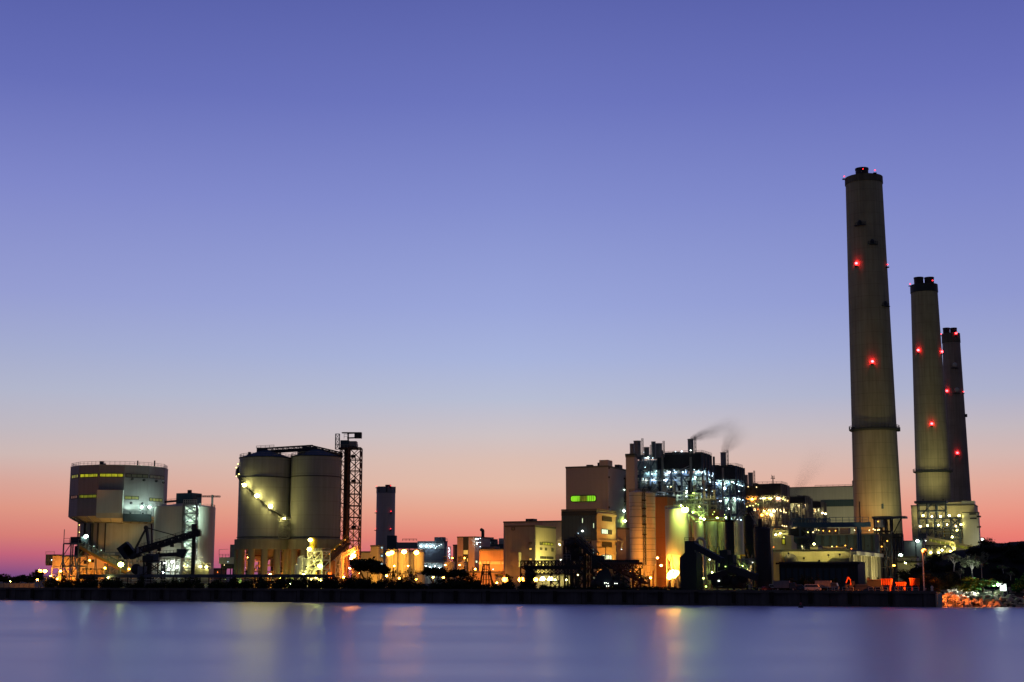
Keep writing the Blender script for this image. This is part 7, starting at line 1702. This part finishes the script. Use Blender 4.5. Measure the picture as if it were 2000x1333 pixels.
    # right: trees on the hill foot
    for i, (px, yb, yt, w, Y, lb) in enumerate(((1863, 1117, 1081, 34, 452, 'leftmost pale trunked tree on the dark hill, wide thin crown'), (1900, 1131, 1086, 34, 450, 'pale forked trunk tree in the middle of the hill foot, behind the green lit bush'), (1918, 1129, 1082, 24, 451, 'slender pale trunked tree just right of the forked one'), (1876, 1134, 1112, 16, 449, 'small pale sapling left of the green lit bush'), (1974, 1134, 1116, 14, 448, 'small pale stemmed tree above the lit sign'), (1960, 1120, 1104, 18, 456, 'dim thin tree on the hill above the lit sign'))):
        p = at(px, yb, Y); z = p.z; H = at(px, yt, Y).z-z; plant('gum', p, H, w/2740*Y*1.15, lb, 'tree', 'pale_trunk_tree', leaf='leaf_grey', bark='bark_pale', seed=i, rot=i*1.7)
    p = at(1811, 1150, 441); p.z = GZ; plant('round', p, at(1811, 1119, 441).z-GZ, 6.6, 'leafy bush turned orange by the tall street lamp, at the end of the quay', 'bush', 'leafy_bush', leaf='leaf_olive', seed=1)
    p = at(1828, 1152, 441); p.z = GZ; plant('bush', p, 3.2, 4.6, 'lower orange tinged bush at the top of the rocks beside the quay end', 'bush', 'leafy_bush', leaf='leaf_olive', seed=2)
    p = at(1920, 1158, 437); p.z = GZ-.2; plant('round', p, at(1916, 1126, 437).z-GZ, 10.5, 'spreading bright green lit bush at the top of the rocks', 'bush', 'leafy_bush', leaf='leaf', seed=3)
    p = at(1898, 1156, 438); p.z = GZ; plant('bush', p, 2.8, 5.5, 'dim green bush left under the bright green one', 'bush', 'leafy_bush', leaf='leaf', seed=1)
    p = at(1992, 1150, 440); p.z = GZ; plant('bush', p, 4.2, 4.4, 'green tinged bush at the right edge above the rocks', 'bush', 'leafy_bush', leaf='leaf', seed=2)
    for i, px in enumerate((1840, 1852, 1862, 1872, 1884)):
        p = at(px, 1150, 446); p.z = GZ; plant('wispy' if i%2 else 'bush', p, 3.4+(i%3), 4.6, 'dim scrub bush at the hill foot above the orange lit rocks', 'bush', 'scrub_bush', 'scrub above the rocks', leaf='leaf_dk' if i%2 else 'leaf_olive', seed=i, rot=i)
    for i in range(34):
        px = rn.uniform(1765, 2010); Y = rn.uniform(466, 508); t = (Y-462)/58
        top = 1132-(px-1760)*.6 if px < 1820 else 1090-(px-1812)*.32 if px < 1900 else 1062
        z = GZ+(at(px, max(1058, top), 520).z-GZ)*math.sin(min(1, t)*math.pi/2)**.8-.6
        q = Vector((tx(px)*Y, Y, z)); plant('bush', q, rn.uniform(2, 4), rn.uniform(4, 7), 'dark scrub clump on the face of the black hill', 'scrub', 'scrub_bush', 'scrub on the hill face', seed=i, rot=i*2.1)
planting()
# ---------------------------------------------------------------- quay furniture and vehicles
def vehicle(p, yaw, kind, paint, label, group='vehicles parked along the quay'):
    F = Fr((p.x, p.y), (math.cos(yaw), math.sin(yaw))); z = p.z
    L, W, H, nm = {'van': (5.0, 1.9, 2.1, 'parked_van'), 'car': (4.4, 1.8, 1.45, 'parked_car'), 'truck': (7.0, 2.4, 3.2, 'parked_truck')}[kind]
    r = T(nm, label, kind, p, group)
    def sec(mb, prof, w):   # side profile (u,z) extruded across v
        n = len(prof); vs = [F.pt(u, -w/2, z+h) for u, h in prof]+[F.pt(u, w/2, z+h) for u, h in prof]
        mb.add(vs, [(i, (i+1)%n, n+(i+1)%n, n+i) for i in range(n)]+[tuple(range(n))[::-1], tuple(range(n, 2*n))])
    b = MB(); g = MB()
    if kind == 'car':
        sec(b, [(-2.2,.3),(2.2,.3),(2.2,.7),(1.9,.85),(1.0,.92),(.4,1.4),(-1.1,1.45),(-1.8,.95),(-2.2,.9)], W); sec(g, [(-1.55,.97),(.85,.95),(.4,1.32),(-1.1,1.37)], W+.04)
    elif kind == 'van':
        sec(b, [(-2.5,.35),(2.5,.35),(2.5,.95),(2.2,1.15),(1.5,2.0),(1.2,2.1),(-2.4,2.1),(-2.5,1.9)], W); sec(g, [(-2.3,1.25),(2.0,1.25),(1.45,1.88),(-2.3,1.88)], W+.04)
    else:
        sec(b, [(1.5,.5),(3.5,.5),(3.5,1.6),(3.2,2.5),(1.5,2.6)], W); sec(g, [(1.9,1.65),(3.42,1.65),(3.15,2.35),(1.9,2.35)], W+.04)
        c = MB(); sec(c, [(-3.5,.95),(1.35,.95),(1.35,3.2),(-3.5,3.2)], W+.1); c.build('cargo_box', M['clad_blue'], r)
        c = MB(); sec(c, [(-3.4,.55),(1.5,.55),(1.5,.9),(-3.4,.9)], W*.5); c.build('chassis', M['steel_dk'], r)
    b.build('body', M[paint], r); g.build('window', M['glass'], r)
    rw = .34 if kind != 'truck' else .48
    for u in ((-L*.31, L*.31) if kind != 'truck' else (-2.2, 2.6)):
        for v in (-W/2+.05, W/2-.05):
            w = MB().beam(F.pt(u, v-.12, z+rw), F.pt(u, v+.12, z+rw), rw*2, n=14); wo = w.build('wheel', M['rubber'], r)
            MB().beam(F.pt(u, v-.14, z+rw), F.pt(u, v+.14, z+rw), rw*1.1, n=10).build('rim', M['galv'], wo)
    for v in (-W*.36, W*.36):
        F.box(MB(), L/2-.02, L/2+.05, v-.15, v+.15, z+.62, z+.8).build('headlight', M['galv'], r)
    return r
def furniture():
    for i, (px, kind, paint, yaw, lb) in enumerate(((1486, 'car', 'car_red', .3, 'dark red car at the left end of the row of parked vehicles'), (1503, 'van', 'car_white', -.2, 'dim white topped van, second from the left in the row of parked vehicles'), (1522, 'truck', 'car_dark', -.35, 'grey box truck between two vans on the dark quay'), (1543, 'van', 'car_blue', -.3, 'dark blue van right of the grey box truck'), (1577, 'van', 'car_white', -.4, 'white van standing alone before the unlit shed'), (1602, 'truck', 'car_blue', -.38, 'tall dark blue truck right of the lone white van'), (1678, 'van', 'car_dark', -.4, 'dark van between the excavator and the orange tipper bodies'))):
        p = QF.pt(quay_u(px), 9+(i%2)*2, GZ); vehicle(p, yaw, kind, paint, lb)
    # excavator
    p = QF.pt(quay_u(1650), 9, GZ); F = Fr((p.x, p.y), FRONT)
    r = T('excavator', 'small excavator with a raised orange arm, on the quay before the dark shed', 'excavator', p)
    for v in (-.9, .9): F.box(MB(), -1.7, 1.7, v-.3, v+.3, GZ, GZ+.8).build('track', M['rubber'], r)
    F.box(MB(), -1.6, 1.4, -1.1, 1.1, GZ+.95, GZ+2.0).build('body', M['steel_dk'], r); F.box(MB(), .1, 1.3, -1, 0, GZ+2.01, GZ+3.1).build('cab', M['glass'], r)
    a = at(1652, 1139, p.y-1); b = at(1657, 1127.5, p.y-1); c = at(1661, 1134, p.y-1); d = at(1661.5, 1144, p.y-1)
    MB().beam(a, b, .4).build('boom', M['orange_paint'], r); MB().beam(b, c, .36).beam(c, d, .28).build('arm', M['orange_paint'], r); MB().box(d-Vector((.2,0,.5)), .7, .8, .6).build('bucket', M['steel_dk'], r)
    # orange machines
    for i, (x0, x1, y0, y1, nm, lb) in enumerate(((1720, 1742, 1131.5, 1143, 'tipper_body', 'orange skip standing on a frame, left of the small orange trailer'), (1749, 1769, 1138, 1145, 'trailer', 'small orange trailer between two taller orange skips'), (1776, 1797, 1130.5, 1144, 'tipper_body', 'orange ribbed skip nearest the tall street lamp'))):
        u = quay_u((x0+x1)/2); F = Fr(QF.pt(0, 6+i, 0)); ua, z1 = F.hit(x0, y0); ub, z0 = F.hit(x1, y1)
        r = T('skip' if nm == 'tipper_body' else 'trailer', lb, 'skip' if nm == 'tipper_body' else 'trailer', F.pt((ua+ub)/2, 1, GZ))
        MB().hexa([F.pt(u_, v, z) for u_, v, z in ((ua+.3,0,z0),(ub-.3,0,z0),(ub-.3,2.2,z0),(ua+.3,2.2,z0),(ua,-.2,z1),(ub,-.2,z1),(ub,2.4,z1),(ua,2.4,z1))]).build('body', M['orange_paint'], r)
        f = MB()
        for k in range(5): u_ = ua+.3+(ub-ua-.6)*k/4; f.beam(F.pt(u_, -.3, z0), F.pt(u_, -.3, z1), .16)
        f.beam(F.pt(ua, -.3, z1), F.pt(ub, -.3, z1), .2); f.build('rib', M['orange_paint'], r)
        for u_ in (ua+.6, ub-.6):
            for v in (.3, 1.9): MB().beam(F.pt(u_, v, GZ), F.pt(u_, v, z0), .22).build('leg', M['orange_paint'], r)
        if nm == 'trailer':
            for u_ in (ua+.7, ub-.7): MB().beam(F.pt(u_, -.2, GZ+.4), F.pt(u_, .15, GZ+.4), .8, n=12).build('wheel', M['rubber'], r)
    # quay edge barriers
    for i, px in enumerate((1594, 1619, 1632, 1648, 1660, 1699, 1713, 1727, 1751, 1765, 1776, 1787)):
        u = quay_u(px); F = QF; h = 1.05; w = 1.5
        if i == 0: g0 = None
        m = MB(); z = GZ+.25
        m.beam(F.pt(u-w/2, 1.2, z), F.pt(u-w/2, 1.2, z+h), .14).beam(F.pt(u+w/2, 1.2, z), F.pt(u+w/2, 1.2, z+h), .14).beam(F.pt(u-w/2, 1.2, z+h), F.pt(u+w/2, 1.2, z+h), .14).beam(F.pt(u-w/2, 1.2, z+.3), F.pt(u+w/2, 1.2, z+.3), .1)
        m.build('barrier', M['steel_lt'], None, label='low tubular barrier frame on the quay edge', cat='barrier', group='barriers on the quay edge')
    # site hut and generator between
    p = QF.pt(quay_u(1697), 10, GZ); F = Fr((p.x, p.y)); r = T('site_hut', 'dark site hut with one pale window, left of the orange skips', 'hut', p)
    F.box(MB(), -2.2, 2.2, 0, 3, GZ, GZ+3.4).build('wall', M['clad_char'], r); F.box(MB(), -2.4, 2.4, -.2, 3.2, GZ+3.4, GZ+3.6).build('roof', M['roof'], r); window(r, F, 1694, 1698, 1129, 1134, 'glass_tan', fw=.12)
    # tall orange street lamp
    Y = 437.6; p = at(1805, 1150, Y); q = at(1805, 1077, Y); r = T('street_lamp', 'tall red orange street lamp at the end of the quay', 'street lamp', (p.x, p.y, GZ))
    MB().beam((p.x, p.y, GZ), (p.x, p.y, q.z), .5, n=10, r2=.3).build('pole', M['white_steel'], r, smooth=True)
    MB().beam((p.x, p.y, q.z-.2), (p.x, p.y-1.4, q.z+.5), .2).build('arm', M['white_steel'], r)
    lamp(r, (p.x, p.y-1.7, q.z+.1), 'redor', 70, .75); added_flood(r, (p.x+.4, p.y-2.2, q.z-.7), (p.x+8, 433.5, 2.5), 'redor', 1050, 56); added_flood(r, (p.x-.4, p.y-2.2, q.z-.7), (p.x-11, 444.5, 5.2), 'redor', 800, 62)
    added_flood(r, (p.x, p.y-2.6, q.z-.2), (p.x, p.y, GZ+3), 'redor', 90, 36, lens=False)
    added_flood(r, (p.x+.8, p.y-2.4, q.z-.7), (p.x+30, 431, 1), 'redor', 260, 44, lens=False)
    # pale gauge post at the quay end
    q = QF.pt(.8, -.2, 0); r = T('gauge_post', 'pale tide gauge board with a small pale hut on top, at the quay end', 'gauge post', q)
    QF.box(MB(), .4, 1.7, -.1, .2, -1, GZ-.4).build('board', M['clad_pale'], r); MB().lathe(QF.pt(-1.2, .8, 0).xy, [(.35, GZ+.25), (.35, GZ+1.1), (.5, GZ+1.3), (.1, GZ+1.8)], 12).build('cap', M['white_steel'], r)
    # lit white box sign
    p = at(1959, 1157, 438); q = at(1959, 1151, 438); r = T('lit_sign_box', 'glaring white light box on a post among the rocks at the right', 'light box', p)
    w = .9; MB().box((q.x, q.y, q.z-.6), 2.0, .5, 2.2).build('housing', M['white_steel'], r)
    MB().box((q.x-.05, q.y-.32, q.z-.45), 1.7, .12, 1.9).build('diffuser', emis('diffuser_white', (.85,1,.9), 5), r)
    MB().beam((p.x, p.y, p.z-2), (q.x, q.y, q.z-.6), .22).build('post', M['steel_lt'], r); pp = at(1966.5, 1147, 438.5); MB().beam((pp.x, pp.y, p.z-2.4), pp, .2).build('stay', M['steel_lt'], r)
    lamp(r, (q.x-1.8, q.y-1.0, q.z+1.3), 'white', 50, .35); added_flood(r, (q.x-.8, q.y-.6, q.z+1.2), (q.x-9, q.y+1, 3.4), 'mint', 26, 100); added_flood(r, (q.x-1.6, q.y-.8, q.z+1.0), (q.x-8, q.y+1.5, q.z+1.2), 'white', 420, 60); added_flood(r, (q.x-.4, q.y-.6, q.z+1.6), (q.x-13, q.y+14, q.z+7), 'white', 150, 60, lens=False)  # spots added here to light the bush and the trees
furniture()
# ---------------------------------------------------------------- smoke
def smoke(p0, p1, r0, r1, label, dens, seed):
    """a straight drifting plume, dense at the stack mouth, thinning along its length and towards its rim"""
    p0 = Vector(p0); p1 = Vector(p1); L = (p1-p0).length
    m = bpy.data.materials.new('smoke'); m.use_nodes = True; t = NT(m); out = [n for n in t.n if n.type == 'OUTPUT_MATERIAL'][0]
    t.n.remove(t.n['Principled BSDF']); v = t.new('ShaderNodeVolumePrincipled'); v.inputs['Color'].default_value = (.16, .14, .18, 1)
    tc = t.new('ShaderNodeTexCoord'); sp = t.new('ShaderNodeSeparateXYZ'); t.link(tc.outputs['Object'], sp.inputs[0])
    mp = t.new('ShaderNodeMapping'); mp.inputs['Scale'].default_value = (.5, .5, .16); mp.inputs['Location'].default_value = (seed*3.1, 0, 0); t.link(tc.outputs['Object'], mp.inputs[0])
    n1 = t.new('ShaderNodeTexNoise'); n1.inputs['Scale'].default_value = 1; n1.inputs['Detail'].default_value = 4; n1.inputs['Distortion'].default_value = .6
    t.link(mp.outputs[0], n1.inputs['Vector'])
    z = t.math('DIVIDE', sp.outputs[2], L)
    rad = t.math('MULTIPLY_ADD', t.math('POWER', t.math('MAXIMUM', z, .0001), .7), r1-r0, r0)
    q = t.math('DIVIDE', t.math('SQRT', t.math('ADD', t.math('MULTIPLY', sp.outputs[0], sp.outputs[0]), t.math('MULTIPLY', sp.outputs[1], sp.outputs[1]))), rad)
    fall = t.math('MAXIMUM', t.math('SUBTRACT', 1, t.math('MULTIPLY', q, q)), 0); fall = t.math('MULTIPLY', fall, fall)
    along = t.math('POWER', t.math('MAXIMUM', t.math('SUBTRACT', 1, z), 0), 1.6)
    thin = t.math('DIVIDE', r0, rad)
    nz = t.math('MAXIMUM', t.math('MULTIPLY_ADD', n1.outputs[0], 2.4, -.55), 0.05)
    d = t.math('MULTIPLY', t.math('MULTIPLY', fall, along), t.math('MULTIPLY', nz, t.math('MULTIPLY', thin, dens)))
    t.link(d, v.inputs['Density']); t.link(v.outputs[0], out.inputs['Volume'])
    mb = MB(); n = 16; K = 14
    vs = []
    for i in range(K+1):
        zz = i/K; rr = r0+(r1-r0)*max(zz, .0001)**.7
        for k in range(n): a = 2*math.pi*k/n; vs.append((rr*math.cos(a), rr*math.sin(a), zz*L))
    fs = [(i*n+k, i*n+(k+1)%n, (i+1)*n+(k+1)%n, (i+1)*n+k) for i in range(K) for k in range(n)]+[tuple(range(n))[::-1], tuple(range(K*n, (K+1)*n))]
    o = mb.add(vs, fs).build('smoke_plume', m, None, smooth=True, label=label, cat='smoke', org=(0, 0, 0))
    o.location = p0; o.rotation_euler = (p1-p0).to_track_quat('Z', 'Y').to_euler()
def smokes():
    smoke(at(1349, 858, 628), at(1450, 824, 638), 1.0, 7, 'dark smoke plume drifting right from the stack of the tallest boiler', 1.25, 1)
    smoke(at(1412.5, 884, 702), at(1454, 824, 708), 1.2, 11, 'faint smoke plume rising from the second boiler stack', .85, 2)
    smoke(at(1552, 966, 972), at(1614, 868, 980), 2.0, 16, 'very faint wisp of smoke over the dim fourth boiler frame', .2, 3)
smokes()
# ---------------------------------------------------------------- world, camera, render settings
make_world()
cam = bpy.data.cameras.new('camera'); co = bpy.data.objects.new('camera', cam); COL.objects.link(co)
co.location = CAM; co.rotation_euler = (R(90)+TH, 0, 0); cam.sensor_width = 36; cam.lens = FP/2000*36; cam.clip_end = 20000; cam.clip_start = 1
cam.shift_y = 0
S.camera = co
S.view_settings.view_transform = 'Standard'; S.view_settings.look = 'None'; S.view_settings.exposure = 0; S.view_settings.gamma = 1
S.render.engine = 'CYCLES'; c = S.cycles
c.use_denoising = True
try: c.denoiser = 'OPENIMAGEDENOISE'; c.denoising_input_passes = 'RGB_ALBEDO_NORMAL'; c.denoising_prefilter = 'ACCURATE'
except Exception: pass
c.use_light_tree = True; c.sample_clamp_indirect = 4; c.sample_clamp_direct = 0
c.max_bounces = 5; c.diffuse_bounces = 2; c.glossy_bounces = 3; c.transmission_bounces = 2; c.volume_bounces = 0; c.transparent_max_bounces = 4
c.caustics_reflective = False; c.caustics_refractive = False
c.use_adaptive_sampling = True; c.adaptive_threshold = .01
